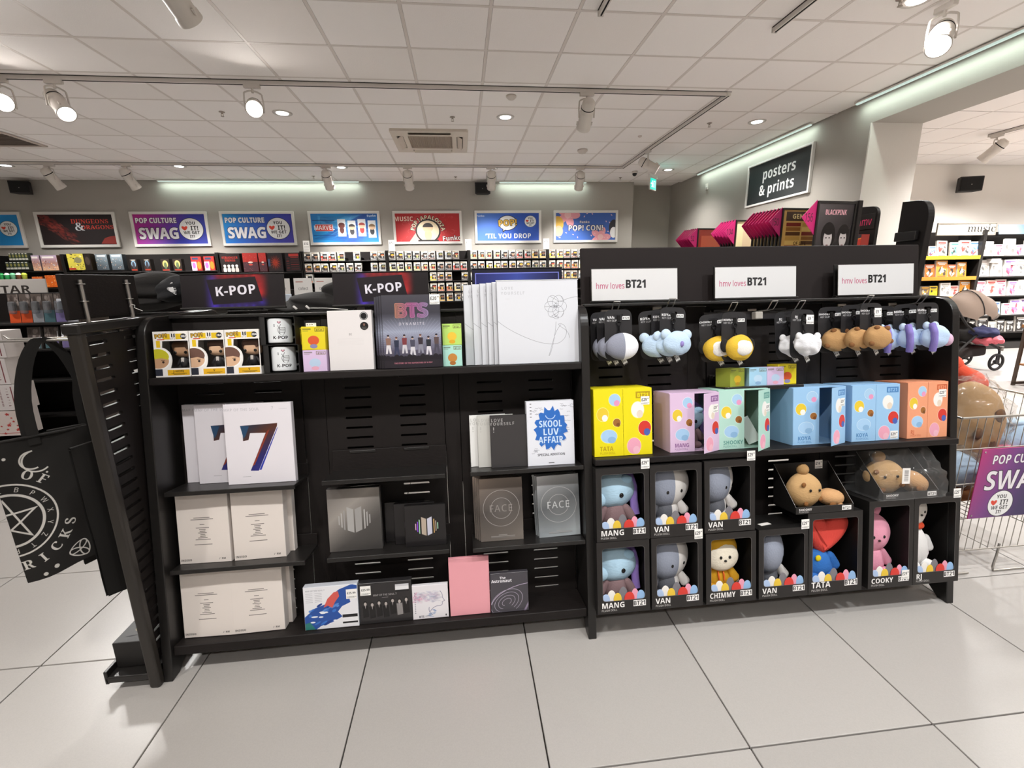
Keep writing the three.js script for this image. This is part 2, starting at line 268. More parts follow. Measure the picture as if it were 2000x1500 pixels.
// the same fittings above and behind the camera light the front of the racks
for (const [x, tx_, c] of [[-2.2, -0.95, WARM], [-1.0, -0.55, NEUTRAL], [0.2, 0.2, NEUTRAL], [1.2, 1.0, COOL], [2.3, 1.7, COOL]]) spot([x, 2.95, -0.3], [tx_, 0.6, -1.6], LV.key, 0.75, 0.7, c, 3);
for (const [x, z] of [[5.9, -1.5], [5.9, -4.2], [8.3, -1.5], [8.3, -4.2], [10.4, -5.6], [8.2, -6.4], [0.57, 1.6], [-1.8, 1.6], [3.0, 1.6], [3.1, -0.8]]) spot([x, HC - 0.03, z], [x, 0, z], LV.down * (x > 5 ? 2.6 : 0.8), 1.15, 0.7, NEUTRAL, 4);
for (const [x, z, tx2, tz2] of [[9.0, -5.5, 9.2, -7.2], [10.2, -5.5, 10.4, -7.2]]) spot([x, 2.95, z], [tx2, 1.0, tz2], LV.wall, 0.7, 0.6, NEUTRAL, 4);

// air conditioner cassette
{ const t = thing('air_conditioner', 'square white ceiling air conditioner with open side louvres', 'air conditioner', [-0.31, HC, -6.54]);
  part('panel', (() => { const s = rrect(-0.47, -0.47, 0.94, 0.94, 0.03); s.holes.push(rrect(-0.27, -0.27, 0.54, 0.54, 0.02, THREE.Path)); for (const [a, b, w, h] of [[-0.26, 0.33, 0.52, 0.075], [-0.26, -0.405, 0.52, 0.075], [0.33, -0.26, 0.075, 0.52], [-0.405, -0.26, 0.075, 0.52]]) s.holes.push(rrect(a, b, w, h, 0.015, THREE.Path)); return at(ext(s, 0.025, 0.004), 0, 0, 0, Math.PI / 2, 0, 0); })(), mat(0xd5cabd, 0.5), t, [0, 0.0, 0]);
  part('intake_grille', (() => { const gs = []; for (let i = -12; i <= 12; i++) gs.push(at(new THREE.BoxGeometry(0.53, 0.012, 0.008), 0, 0, i * 0.0215), at(new THREE.BoxGeometry(0.008, 0.012, 0.53), i * 0.0215, 0, 0)); gs.push(slab(-0.27, 0.27, 0.004, 0.008, -0.27, 0.27)); return merge(gs); })(), mat(0xb7a797, 0.7), t, [0, -0.012, 0]);
  for (const [x, z, ry] of [[0, 0.367, 0], [0, -0.367, Math.PI], [0.367, 0, Math.PI / 2], [-0.367, 0, -Math.PI / 2]]) { part('louvre', rbox(0.5, 0.006, 0.07, 0.003), mat(0xcfc3b6, 0.5), t, [x, -0.032, z], [0.55, ry, 0, 'YXZ']); part('duct', rbox(0.52, 0.002, 0.075, 0.001, 1), mat(0x3c322b, 0.9), t, [x, -0.003, z], [0, ry, 0]); }
}
// sprinklers, detectors, vent, exit sign
const sprinkGeo = merge([lathe([[0, 0.0], [0.028, 0.0], [0.03, -0.004], [0.012, -0.008], [0.009, -0.02], [0, -0.02]], 20), at(lathe([[0, 0], [0.016, -0.001], [0.016, -0.003], [0, -0.003]], 16), 0, -0.042, 0), at(new THREE.CylinderGeometry(0.002, 0.002, 0.024, 6), 0.01, -0.03, 0), at(new THREE.CylinderGeometry(0.002, 0.002, 0.024, 6), -0.01, -0.03, 0)]);
for (const [x, z, l] of [[-2.43, -5.62, 'small sprinkler head left of the bright camera-facing spotlight'], [-0.02, -5.65, 'small sprinkler head just above the air conditioner'], [3.02, -5.7, 'small sprinkler head left of the downlight by the beam'], [2.98, -3.22, 'small sprinkler head at the top edge near the lit spotlight'], [-0.02, -8.69, 'tiny far sprinkler head near the black wall speaker'], [-2.43, -8.69, 'tiny far sprinkler head above the blue four-card picture'], [2.97, -8.69, 'tiny far sprinkler head above the pink flower picture']]) one('sprinkler', l, 'sprinkler', sprinkGeo, mat(0xa69a90, 0.35, 0.6), [x, HC + 0.001, z], null, 'ceiling sprinklers');
const smokeGeo = lathe([[0, 0.0], [0.05, 0.0], [0.052, -0.012], [0.045, -0.02], [0.03, -0.034], [0.012, -0.04], [0, -0.04]], 28);
for (const [x, z, l, s] of [[0.57, -5.01, 'round white smoke detector right behind the near lighting track', 1], [1.79, -6.9, 'white smoke detector hanging low on its base near the receding track', 1.4], [2.37, -6.23, 'tiny white ceiling sensor left of the receding track', 0.5]]) one('smoke_detector', l, 'smoke detector', smokeGeo, mat(0xd8cec6, 0.5), [x, HC + 0.001, z]).scale.setScalar(s);
{ const t = thing('dome_camera', 'small black dome camera on a white base left of the exit sign', 'camera', [3.05, HC + 0.001, -8.19]); part('base', lathe([[0, 0], [0.05, 0], [0.05, -0.03], [0.045, -0.035], [0, -0.035]], 24), WHITE_PAINT, t); part('dome', ball(0.04, 0.045, 0.04, 0, -0.035, 0), mat(0x1a1818, 0.2), t); }
{ const t = thing('ceiling_vent', 'slotted ceiling vent at the left edge below the glaring lamp', 'vent', [-5.5, HC - 0.004, -6.7]); part('frame', at(ext((() => { const s = rrect(-0.3, -0.3, 0.6, 0.6, 0.01); s.holes.push(rrect(-0.26, -0.26, 0.52, 0.52, 0.005, THREE.Path)); return s; })(), 0.012), 0, 0, 0, Math.PI / 2), mat(0xcabdb3, 0.5), t); for (let i = -4; i <= 4; i++) part('blade', rbox(0.52, 0.004, 0.04, 0.001, 1), mat(0x8b7f77, 0.6), t, [0, -0.004, i * 0.056], [0.6, 0, 0]); }
{ const ex = tx(256, 160, (g) => { F(g, '#0aa08c', 0, 0, 256, 160); F(g, '#e9fffa', 150, 30, 62, 100); F(g, '#0aa08c', 158, 38, 46, 92); O(g, '#e9fffa', 98, 44, 13); poly(g, '#e9fffa', [[70, 66], [120, 60], [128, 84], [112, 92], [136, 126], [118, 130], [96, 104], [74, 134], [58, 124], [84, 92], [86, 78], [64, 86]]); poly(g, '#e9fffa', [[22, 78], [48, 60], [48, 96]]); });
  const t = thing('exit_sign', 'lit green emergency exit sign hanging from the ceiling near the right wall', 'exit sign', [3.26, 2.87, -7.9]); t.rotation.y = 0.75;
  part('sign_body', rbox(0.24, 0.19, 0.022, 0.004), WHITE_PAINT, t); const em = mat(0x222222, 0.4, 0, { emissive: 0xffffff, emissiveMap: ex, emissiveIntensity: 1.9 }); part('sign_face', new THREE.PlaneGeometry(0.22, 0.17), em, t, [0, 0, 0.0118]); part('hanger', rbox(0.3, 0.05, 0.035, 0.006), WHITE_PAINT, t, [0, 0.12, 0]); part('stem', new THREE.CylinderGeometry(0.01, 0.01, 0.13, 10), WHITE_PAINT, t, [0, 0.2, 0]);
  const l = new THREE.RectAreaLight(new THREE.Color(0.2, 1, 0.85), 3, 0.22, 0.17); l.position.set(3.27, 2.87, -7.88); l.lookAt(3.95, 2.87, -7.15); scene.add(l); }
{ const t = thing('square_downlight', 'square black recessed fitting in the ceiling of the next room', 'light', [5.33, HC - 0.002, -4.8]); const s = rrect(-0.11, -0.09, 0.22, 0.18, 0.008); s.holes.push(rrect(-0.06, -0.045, 0.12, 0.09, 0.006, THREE.Path)); part('frame', at(ext(s, 0.012), 0, 0, 0, Math.PI / 2), BLACK_MATT, t); part('lens', rbox(0.12, 0.004, 0.09, 0.002), mat(0xcfc6bd, 0.5), t, [0, 0.002, 0]); }
// speakers
function speaker(label, x, y, z, ry, s = 1) { const t = thing('wall_speaker', label, 'speaker', [x, y, z]); t.rotation.y = ry; t.scale.setScalar(s); const sp = new THREE.Shape(); sp.moveTo(-0.14, 0); sp.lineTo(0.14, 0); sp.lineTo(0.1, 0.13); sp.lineTo(-0.1, 0.13); sp.closePath(); part('cabinet', at(ext(sp, 0.18, 0.008), 0, -0.09, 0, -Math.PI / 2), mat(0x1c1a19, 0.6), t); part('grille', rbox(0.25, 0.16, 0.008, 0.006), mat(0x121111, 0.9), t, [0, 0, 0.008]); part('badge', rbox(0.012, 0.012, 0.003, 0.001, 1), mat(0x9a958f, 0.4), t, [0, -0.01, 0.0135]); part('bracket', rbox(0.04, 0.05, 0.14, 0.006), BLACK_MATT, t, [0, 0, -0.17]); }
speaker('black box speaker on the back wall above the blue speech bubble picture', 0.46, 2.98, -8.88, 0);
speaker('black box speaker at the left end of the back wall', -7.17, 2.98, -8.88, 0.2);
speaker('black box speaker on the pale wall of the next room', 8.55, 2.78, -7.3, -0.35, 1.2);
{ const t = thing('wall_sensor', 'small white sensor box on the right wall before the black sign', 'sensor', [XW - 0.012, 2.87, -8.1]); part('box', rbox(0.022, 0.1, 0.07, 0.006), WHITE_PAINT, t); part('lens', ball(0.006, 0.02, 0.02, -0.011, -0.01, 0, 16), mat(0xf0ece8, 0.3), t); }
// ---------- pictures on the back wall ----------
const W1 = 512, H1 = 238;
function person(g, x, y, s, cl, hair, skin) { O(g, cl, x, y + s * 0.62, s * 0.3, s * 0.5); O(g, skin, x, y, s * 0.42, s * 0.38); g.fillStyle = hair; g.beginPath(); g.ellipse(x, y - s * 0.08, s * 0.44, s * 0.38, 0, Math.PI, 0); g.fill(); }   // a plain generic little figure
const swag = (a, b) => (g, w, h) => { F(g, grad(g, 0, 0, w, h, ...a), 0, 0, w, h); for (const [st, l1, l2] of [[b, 8, 14], ['#f5f2f5', 2.5, 5]]) { T(g, 'POP CULTURE', w * 0.31, h * 0.21, h * 0.225, '#f5f2f5', { sx: 0.84, stroke: st, lw: l1 }); T(g, 'SWAG', w * 0.325, h * 0.64, h * 0.5, '#f5f2f5', { sx: 0.86, stroke: st, lw: l2 }); } badge(g, w * 0.785, h * 0.5, h * 0.36); };
const pics = [
  ['right end of a bright blue picture at the photo edge', -8.06, (g, w, h) => { F(g, '#2292d8', 0, 0, w, h); T(g, '!', w * 0.6, h * 0.6, h * 0.6, '#f4d51e', { stroke: '#222' }); badge(g, w * 0.84, h * 0.45, h * 0.24); }],
  ['dark picture of a swirling red dragon with red and grey lettering', -6.575, (g, w, h) => { F(g, '#1d1213', 0, 0, w, h); for (let i = 0; i < 240; i++) { const t = rnd(), x = w * (0.02 + 0.42 * t) + rr(-30, 30), y = h * (0.08 + 0.75 * t) + rr(-46, 40); g.globalAlpha = 0.35; O(g, ['#6b201c', '#8e2b22', '#3c1514', '#a9463a'][i % 4], x, y, rr(6, 26), rr(3, 9), 0.6 + rr(-0.4, 0.4)); } g.globalAlpha = 0.9; poly(g, '#a3342a', [[w * 0.78, h * 0.96], [w * 0.84, h * 0.78], [w * 0.92, h * 0.72], [w, h * 0.7], [w, h * 0.98]]); g.globalAlpha = 1; T(g, 'DUNGEONS', w * 0.68, h * 0.23, h * 0.19, '#d5402f', { f: 'serif', sx: 0.98 }); T(g, 'DRAGONS', w * 0.77, h * 0.42, h * 0.185, '#d5402f', { f: 'serif' }); T(g, '&', w * 0.53, h * 0.4, h * 0.36, '#cfd4d8', { f: 'serif' }); }],
  ['magenta to purple pop culture picture', -5.065, swag(['#c21f8c', '#8f2f9d', '#3a3fae', '#333f9f'], '#2b1836')],
  ['blue to purple pop culture picture', -3.585, swag(['#1a9ae0', '#2468c8', '#3b4bb8', '#4a3fa8'], '#123a6b')],
  ['blue picture with four white figure cards', -2.075, (g, w, h) => { F(g, grad(g, 0, 0, w, h, '#2a7fc9', '#1f93d6', '#12479a', '#2a9be0'), 0, 0, w, h); g.globalAlpha = 0.3; for (let i = 0; i < 24; i++) poly(g, i % 2 ? '#7cc6f2' : '#0d3c86', [[rr(0, w), rr(0, h)], [rr(0, w), rr(0, h)], [rr(0, w), rr(0, h)]]); g.globalAlpha = 1; F(g, '#0f3a80', w * 0.02, h * 0.22, w * 0.33, 4); F(g, '#0f3a80', w * 0.02, h * 0.74, w * 0.33, 4); F(g, '#e9e4e4', w * 0.055, h * 0.365, w * 0.265, h * 0.24); F(g, '#d23a33', w * 0.06, h * 0.375, w * 0.255, h * 0.22); T(g, 'MARVEL', w * 0.188, h * 0.485, h * 0.2, '#f7efee', { sx: 0.86 }); [['#5b2620', '#5b2620', '#6d3029'], ['#26242a', '#2a2526', '#e0b090'], ['#b02a2c', '#a6352b', '#e8bfa0'], ['#2c313a', '#8a6a48', '#e8c4a0']].forEach(([a, b, c], i) => { const x = w * (0.45 + i * 0.152), y = h * (0.48 + (i % 2 ? 0.05 : 0)); F(g, '#eef0f1', x - w * 0.06, y - h * 0.29, w * 0.12, h * 0.6); person(g, x, y - h * 0.06, h * 0.24, a, b, c); }); T(g, 'Funko', w * 0.91, h * 0.08, h * 0.1, '#dfeaf5', { rot: -0.05 }); }],
  ['red music picture with a round figure emblem', -0.575, (g, w, h) => { F(g, '#b5282b', 0, 0, w, h); g.strokeStyle = 'rgba(230,150,140,.5)'; g.lineWidth = 2; for (let i = 0; i < 40; i++) { g.beginPath(); g.arc(rr(0, w), rr(0, h), rr(6, 22), rr(0, 6), rr(2, 6)); g.stroke(); } poly(g, 'rgba(236,200,190,.8)', [[w * 0.2, h], [w * 0.42, h * 0.35], [w * 0.55, h * 0.4], [w * 0.62, h]]); O(g, '#1b1718', w * 0.5, h * 0.62, h * 0.42); O(g, '#ecd9b8', w * 0.5, h * 0.62, h * 0.37); person(g, w * 0.5, h * 0.52, h * 0.4, '#d8c48d', '#2d2422', '#edbf98'); F(g, '#1b1718', w * 0.34, h * 0.93, w * 0.32, h * 0.07); 'POP!APALOOZA'.split('').forEach((c, i) => { const a = -Math.PI * (0.93 - i * 0.0785); T(g, c, w * 0.5 + Math.cos(a) * h * 0.52, h * 0.66 + Math.sin(a) * h * 0.52, h * 0.19, '#f1e3c4', { rot: a + Math.PI / 2, stroke: '#1b1718', lw: 7 }); }); T(g, 'MUSIC', w * 0.13, h * 0.19, h * 0.22, '#f3e2d0', { sx: 0.92 }); T(g, 'Funko', w * 0.87, h * 0.88, h * 0.22, '#f5efe8', { rot: -0.05, stroke: '#1b1718', lw: 5 }); }],
  ["blue picture with a yellow speech bubble reading 'til you drop", 0.935, (g, w, h) => { F(g, grad(g, 0, 0, w, h, '#4f7fce', '#2f5cc0', '#2c55ba'), 0, 0, w, h); O(g, '#111', w * 0.49, h * 0.35, w * 0.155, h * 0.27); poly(g, '#111', [[w * 0.4, h * 0.5], [w * 0.5, h * 0.55], [w * 0.41, h * 0.7]]); O(g, '#f6f6f4', w * 0.49, h * 0.35, w * 0.145, h * 0.25); poly(g, '#f6f6f4', [[w * 0.42, h * 0.52], [w * 0.47, h * 0.55], [w * 0.42, h * 0.64]]); T(g, 'POP!', w * 0.49, h * 0.35, h * 0.3, '#f0c04a', { stroke: '#1a1a1a', lw: 8, rot: -0.06 }); badge(g, w * 0.86, h * 0.3, h * 0.2); T(g, '\u2018TIL YOU DROP', w * 0.5, h * 0.82, h * 0.24, '#f4f3ef', { sx: 0.96 }); T(g, 'Funko', w * 0.06, h * 0.1, h * 0.09, '#dce6f5'); }],
  ['blue picture with pink blossoms and petals', 2.445, (g, w, h) => { F(g, '#3e66b8', 0, 0, w, h); const fl = (x, y, s) => { for (let i = 0; i < 5; i++) { const a = i * 1.2566; O(g, '#eda3ac', x + Math.cos(a) * s * 0.6, y + Math.sin(a) * s * 0.6, s * 0.5, s * 0.34, a); } O(g, '#f6c6c4', x, y, s * 0.3); }; fl(w * 0.2, h * 0.08, h * 0.4); fl(w * 0.75, h * 0.88, h * 0.34); for (let i = 0; i < 26; i++) O(g, '#f1c1c6', rr(0, w), rr(0, h), 8, 4, rr(0, 3)); O(g, '#e3b545', w * 0.03, h * 0.4, w * 0.1, h * 0.28); O(g, '#e5bf9a', w * 0.05, h * 0.66, w * 0.07, h * 0.2); O(g, '#26222c', w * 0.97, h * 0.55, w * 0.08, h * 0.3); O(g, '#f0eeee', w * 0.97, h * 0.72, w * 0.06, h * 0.2); T(g, 'Funko', w * 0.48, h * 0.33, h * 0.12, '#f6f1f1', { stroke: '#2b2a45', lw: 3 }); T(g, 'POP! CON!', w * 0.5, h * 0.55, h * 0.27, '#f7f4f2', { stroke: '#1e1e2c', lw: 8, sx: 0.95 }); }],
];
const frameGeo = (w, h, t, d) => { const s = rrect(-w / 2, -h / 2, w, h, 0.004); s.holes.push(rrect(-w / 2 + t, -h / 2 + t, w - 2 * t, h - 2 * t, 0.002, THREE.Path)); return ext(s, d, 0.003); };
const picFrame = frameGeo(1.27, 0.59, 0.045, 0.026);
for (const [l, x, d] of pics) { const t = thing('framed_picture', l + ' on the back wall', 'picture', [x, 2.325, ZB + 0.006], null); part('frame', picFrame, mat(0xe0dcd6, 0.45), t); part('print', new THREE.PlaneGeometry(1.185, 0.505), pm(tx(W1, H1, d), 0.55), t, [0, 0, 0.012]); part('backing', rbox(1.24, 0.56, 0.008, 0.002, 1), CARD, t, [0, 0, 0.004]); }
{ const t = thing('hanging_sign', 'black posters and prints sign with a white frame on the right wall', 'sign', [XW - 0.005, 2.63, -6.24]); t.rotation.y = -Math.PI / 2;
  part('frame', frameGeo(1.3, 0.58, 0.026, 0.03), mat(0xe3e0dc, 0.4), t); part('print', new THREE.PlaneGeometry(1.25, 0.53), pm(tx(512, 218, (g, w, h) => { F(g, '#17181b', 0, 0, w, h); T(g, 'posters', w * 0.52, h * 0.3, h * 0.36, '#f4f6f6', { sx: 0.98 }); T(g, '& prints', w * 0.5, h * 0.69, h * 0.36, '#f4f6f6', { sx: 0.98 }); }), 0.45), t, [0, 0, 0.014]); part('backing', rbox(1.27, 0.55, 0.01, 0.002, 1), BLACK_MATT, t, [0, 0, 0.006]); }

// ---------- shelving along the back wall and its window boxes ----------
const figAtlas = tx(1024, 512, (g) => { const tint = ['#3a3a3e', '#6a5a4c', '#8a5a4a', '#c0392b', '#d0632f', '#33302e', '#e4b23a', '#e8d48a', '#4a4c52', '#7f8890', '#a8b070', '#5a3f3a', '#2b2b30', '#caa07c', '#9aa0a6', '#f0c419']; for (let i = 0; i < 16; i++) { const x = (i % 8) * 128, y = Math.floor(i / 8) * 256; F(g, '#f2efe9', x, y, 128, 256); F(g, i % 3 ? '#ded8cd' : '#c9c2b6', x + 6, y + 8, 116, 34); T(g, ['POP!', 'POP!'][0], x + 34, y + 26, 26, '#b98d2e', { stroke: '#333', lw: 3 }); T(g, String(101 + i * 37), x + 96, y + 26, 22, '#33302d'); F(g, '#34302c', x + 34, y + 52, 86, 150); F(g, '#211e1c', x + 40, y + 58, 74, 138); F(g, tint[i], x + 6, y + 206, 116, 40); T(g, 'FIGURE', x + 64, y + 226, 20, '#f4f0ea'); const c = tint[(i * 5 + 2) % 16]; O(g, c, x + 82, y + 168, 18, 30); O(g, ['#d9b090', '#caa07c', '#8e6a52', '#c9c9c9'][i % 4], x + 82, y + 118, 32, 28); g.fillStyle = tint[(i * 3) % 16]; g.beginPath(); g.ellipse(x + 82, y + 112, 34, 28, 0, Math.PI, 0); g.fill(); O(g, '#17130f', x + 70, y + 122, 5); O(g, '#17130f', x + 94, y + 122, 5); g.globalAlpha = 0.9; O(g, tint[i], x + 22, y + 150, 20, 44); g.globalAlpha = 1; } });
const figFront = pm(figAtlas, 0.45), figSide = mat(0xe6e2db, 0.55);
const figGeo = (i) => { const c = i % 8, r = Math.floor(i / 8); return pbox(0.115, 0.148, 0.09, 0.0015, [c / 8, 1 - (r + 1) / 2, (c + 1) / 8, 1 - r / 2]); };
const bayNames = ['blue four-card picture', 'red music picture', 'blue speech bubble picture', 'pink blossom picture'];
function wallBay(x0, x1, label, shelfYs, dividers) {
  const t = thing('wall_shelving', label, 'shelving', [(x0 + x1) / 2, 0, -8.72]); const w = x1 - x0;
  part('back_panel', rbox(w - 0.02, 1.9, 0.02, 0.003, 1), BLACK, t, [0, 0.95, -0.34]);
  for (const s of [-1, 1]) part('upright', rbox(0.025, 1.9, 0.36, 0.004), BLACK_EDGE, t, [s * (w / 2 - 0.013), 0.95, -0.17]);
  for (const y of shelfYs) { part('shelf', rbox(w - 0.05, 0.018, 0.34, 0.004), BLACK_EDGE, t, [0, y - 0.01, -0.16]); if (dividers) for (let i = 0; i <= 10; i++) part('divider', rbox(0.005, 0.05, 0.25, 0.002, 1), BLACK_MATT, t, [-w / 2 + 0.03 + i * (w - 0.06) / 10, y + 0.025, -0.12]); }
  return t;
}
const rowY = [1.735, 1.54, 1.355, 1.165, 0.98];
for (let b = 0; b < 3; b++) wallBay(-2.78 + b * 1.47, -1.31 + b * 1.47, 'black wall shelving bay of small window boxes below the ' + bayNames[b], rowY.concat([0.6, 0.2]), true);
wallBay(1.63, 3.36, 'black wall shelving bay of small window boxes below the ' + bayNames[3], rowY.concat([0.6, 0.2]), true);
const gaps = new Set(['0,0,5', '0,0,7', '0,1,7', '1,0,9', '1,2,8', '0,0,8x']);
let figN = 0;
for (let b = 0; b < 4; b++) for (let r = 0; r < 5; r++) for (let c = 0; c < (b === 3 ? 6 : 10); c++) {
  const x = -2.78 + b * 1.47 + 0.087 + c * 0.1435 + rr(-0.008, 0.008), y = rowY[r];
  if (gaps.has([b, r, c].join())) continue;
  if (r === 2 && !(b === 0 && c < 1) && !(b === 1 && c > 3) && !(b === 2) && !(b === 3)) continue;
  if (r > 2 && !(b === 1 && c > 3) && !(b === 2 && c < 1)) continue;
  const v = (b * 5 + Math.floor(c / 2) * 3 + r * 2) % 16, o = one('figure_box', 'white window box, ' + ORD[c] + ' from left, ' + ['top', 'second', 'third', 'fourth', 'fifth'][r] + ' shelf below the ' + bayNames[b], 'toy box', figGeo(v), [figSide, figFront], [x, y, -8.715 - rr(0, 0.012)], [0, rr(-0.05, 0.05), 0], 'window boxes on the back wall shelves');
  figN++;
}
const cardTex = pm(tx(64, 96, (g) => { F(g, '#f2f0ec', 0, 0, 64, 96); T(g, '\u00a312', 32, 26, 26, '#555'); for (let i = 0; i < 4; i++) F(g, '#b9b5ae', 8, 50 + i * 10, 48, 3); }), 0.5);
[-2.68, -1.21, 0.16, 1.6].forEach((x, i) => one('price_card', 'white price card at the left end below the ' + bayNames[i], 'price card', pbox(0.11, 0.19, 0.004), [CARD, cardTex], [x, 1.89, -8.7], [-0.08, 0, 0]));

// left half of the back wall: collectors' boxes
const toyCells = [
  (g, w, h) => { F(g, '#2e3a30', 0, 0, w, h); for (let i = 0; i < 6; i++) { O(g, '#8f8a4c', (i + 0.5) * w / 6, h * 0.4, w * 0.05, h * 0.2); F(g, '#e9e6df', (i + 0.2) * w / 6, h * 0.05, w / 10, h * 0.1); F(g, '#cfccc4', (i + 0.08) * w / 6, h * 0.7, w / 7, h * 0.22); } },
  (g, w, h) => { F(g, grad(g, 0, 0, 0, h, '#b9a7c4', '#a77c74', '#e9b98f'), 0, 0, w, h); F(g, '#e9e0da', w * 0.1, h * 0.08, w * 0.7, h * 0.12); for (let i = 0; i < 40; i++) O(g, ['#c9d4df', '#7e4a44', '#efc19b', '#8f93b8'][i % 4], rr(0, w), rr(h * 0.3, h), rr(3, 14), rr(2, 8), rr(0, 3)); },
  (g, w, h) => { F(g, '#d8c94e', 0, 0, w, h); for (let i = 0; i < 26; i++) O(g, ['#5d5a33', '#efe9b0', '#8c8a42', '#2f2c1c'][i % 4], rr(0, w * 0.75), rr(0, h), rr(4, 16), rr(3, 11), rr(0, 3)); O(g, '#8b8763', w * 0.45, h * 0.4, w * 0.16, h * 0.18); F(g, '#241c18', w * 0.7, 0, w * 0.3, h); O(g, '#4b4038', w * 0.85, h * 0.45, w * 0.1, h * 0.25); F(g, '#b2362a', 0, h * 0.85, w * 0.3, h * 0.12); },
  (g, w, h) => { F(g, grad(g, 0, 0, 0, h, '#8e9aa2', '#59646b', '#3d444a'), 0, 0, w, h); F(g, '#dcdfe0', w * 0.15, h * 0.06, w * 0.7, h * 0.1); for (let i = 0; i < 22; i++) O(g, ['#b5c0c4', '#c79a76', '#343b42'][i % 3], rr(0, w), rr(h * 0.3, h * 0.9), rr(5, 18), rr(2, 6), rr(-0.4, 0.4)); },
  (g, w, h) => { F(g, '#2b211c', 0, 0, w, h); O(g, '#7fa4bd', w * 0.5, h * 0.4, w * 0.32, h * 0.28); O(g, '#3c3b45', w * 0.48, h * 0.5, w * 0.2, h * 0.3); F(g, '#a63a2a', w * 0.1, h * 0.85, w * 0.8, h * 0.12); F(g, '#c9c3b8', w * 0.2, h * 0.04, w * 0.6, h * 0.06); },
  (g, w, h) => { F(g, '#2b211c', 0, 0, w, h); O(g, '#cdb46a', w * 0.5, h * 0.42, w * 0.32, h * 0.3); O(g, '#5b6a4c', w * 0.5, h * 0.55, w * 0.18, h * 0.28); F(g, '#a63a2a', w * 0.1, h * 0.86, w * 0.8, h * 0.1); },
  (g, w, h) => { F(g, '#c8322e', 0, 0, w, h); F(g, '#f3d9f2', 0, h * 0.35, w * 0.5, h * 0.6); O(g, '#b06ad0', w * 0.25, h * 0.6, w * 0.16, h * 0.2); O(g, '#e88b2e', w * 0.74, h * 0.6, w * 0.2, h * 0.26); F(g, '#37405e', w * 0.12, h * 0.08, w * 0.6, h * 0.14); },
  (g, w, h) => { F(g, '#231c1c', 0, 0, w, h); T(g, 'STRANGER', w * 0.5, h * 0.22, h * 0.16, '#c9372c', { f: 'serif', sx: 0.9 }); T(g, 'THINGS', w * 0.5, h * 0.37, h * 0.15, '#c9372c', { f: 'serif', sx: 0.9 }); for (let i = 0; i < 4; i++) { O(g, '#ece6e0', w * (0.2 + i * 0.2), h * 0.66, w * 0.07, h * 0.07); O(g, '#d8d2cc', w * (0.2 + i * 0.2), h * 0.88, w * 0.09, h * 0.16); } },
  (g, w, h) => { F(g, '#c23a35', 0, 0, w, h * 0.48); F(g, '#5b3a42', 0, h * 0.48, w, h * 0.52); for (let i = 0; i < 40; i++) O(g, i % 2 ? '#e9a094' : '#8c6a72', rr(0, w), rr(0, h), 3); O(g, '#f0ddd0', w * 0.5, h * 0.5, w * 0.16, h * 0.05); O(g, '#e2574a', w * 0.5, h * 0.62, w * 0.14, h * 0.04); },
  (g, w, h) => { F(g, '#2a2326', 0, 0, w, h); for (let i = 0; i < 26; i++) { const a = i * 0.2417; poly(g, i % 2 ? '#c2442a' : '#7d2a20', [[w * 0.5 + Math.cos(a) * w * 0.44, h * 0.5 + Math.sin(a) * h * 0.44], [w * 0.5 + Math.cos(a + 1.5) * 6, h * 0.5 + Math.sin(a + 1.5) * 6], [w * 0.5 + Math.cos(a - 1.5) * 6, h * 0.5 + Math.sin(a - 1.5) * 6]]); } F(g, '#4b5a78', 0, h * 0.3, w * 0.16, h * 0.4); },
  (g, w, h) => { F(g, '#231d1f', 0, 0, w, h); F(g, '#b13a33', w * 0.25, h * 0.06, w * 0.7, h * 0.14); for (let i = 0; i < 12; i++) F(g, i % 3 ? '#5f2b2a' : '#a2352e', w * (i % 2 ? 0.06 : 0.36), h * (0.25 + i * 0.06), w * (i % 2 ? 0.2 : 0.55), h * 0.028); },
  (g, w, h) => { F(g, '#d9641e', 0, 0, w, h); for (let i = 0; i < 26; i++) O(g, ['#f2a93e', '#f7d9a8', '#9e3c16', '#efe6da'][i % 4], rr(0, w), rr(0, h), rr(4, 16), rr(3, 10), rr(0, 3)); },
];
const toyAtlas = tx(1024, 768, (g) => toyCells.forEach((f, i) => { g.save(); g.beginPath(); g.rect((i % 4) * 256, Math.floor(i / 4) * 256, 256, 256); g.clip(); g.translate((i % 4) * 256, Math.floor(i / 4) * 256); f(g, 256, 256); g.restore(); }));
const toyMat = pm(toyAtlas, 0.45), cell = (i, nx = 4, ny = 3) => [(i % nx) / nx + 0.002, 1 - (Math.floor(i / nx) + 1) / ny + 0.002, (i % nx + 1) / nx - 0.002, 1 - Math.floor(i / nx) / ny - 0.002];
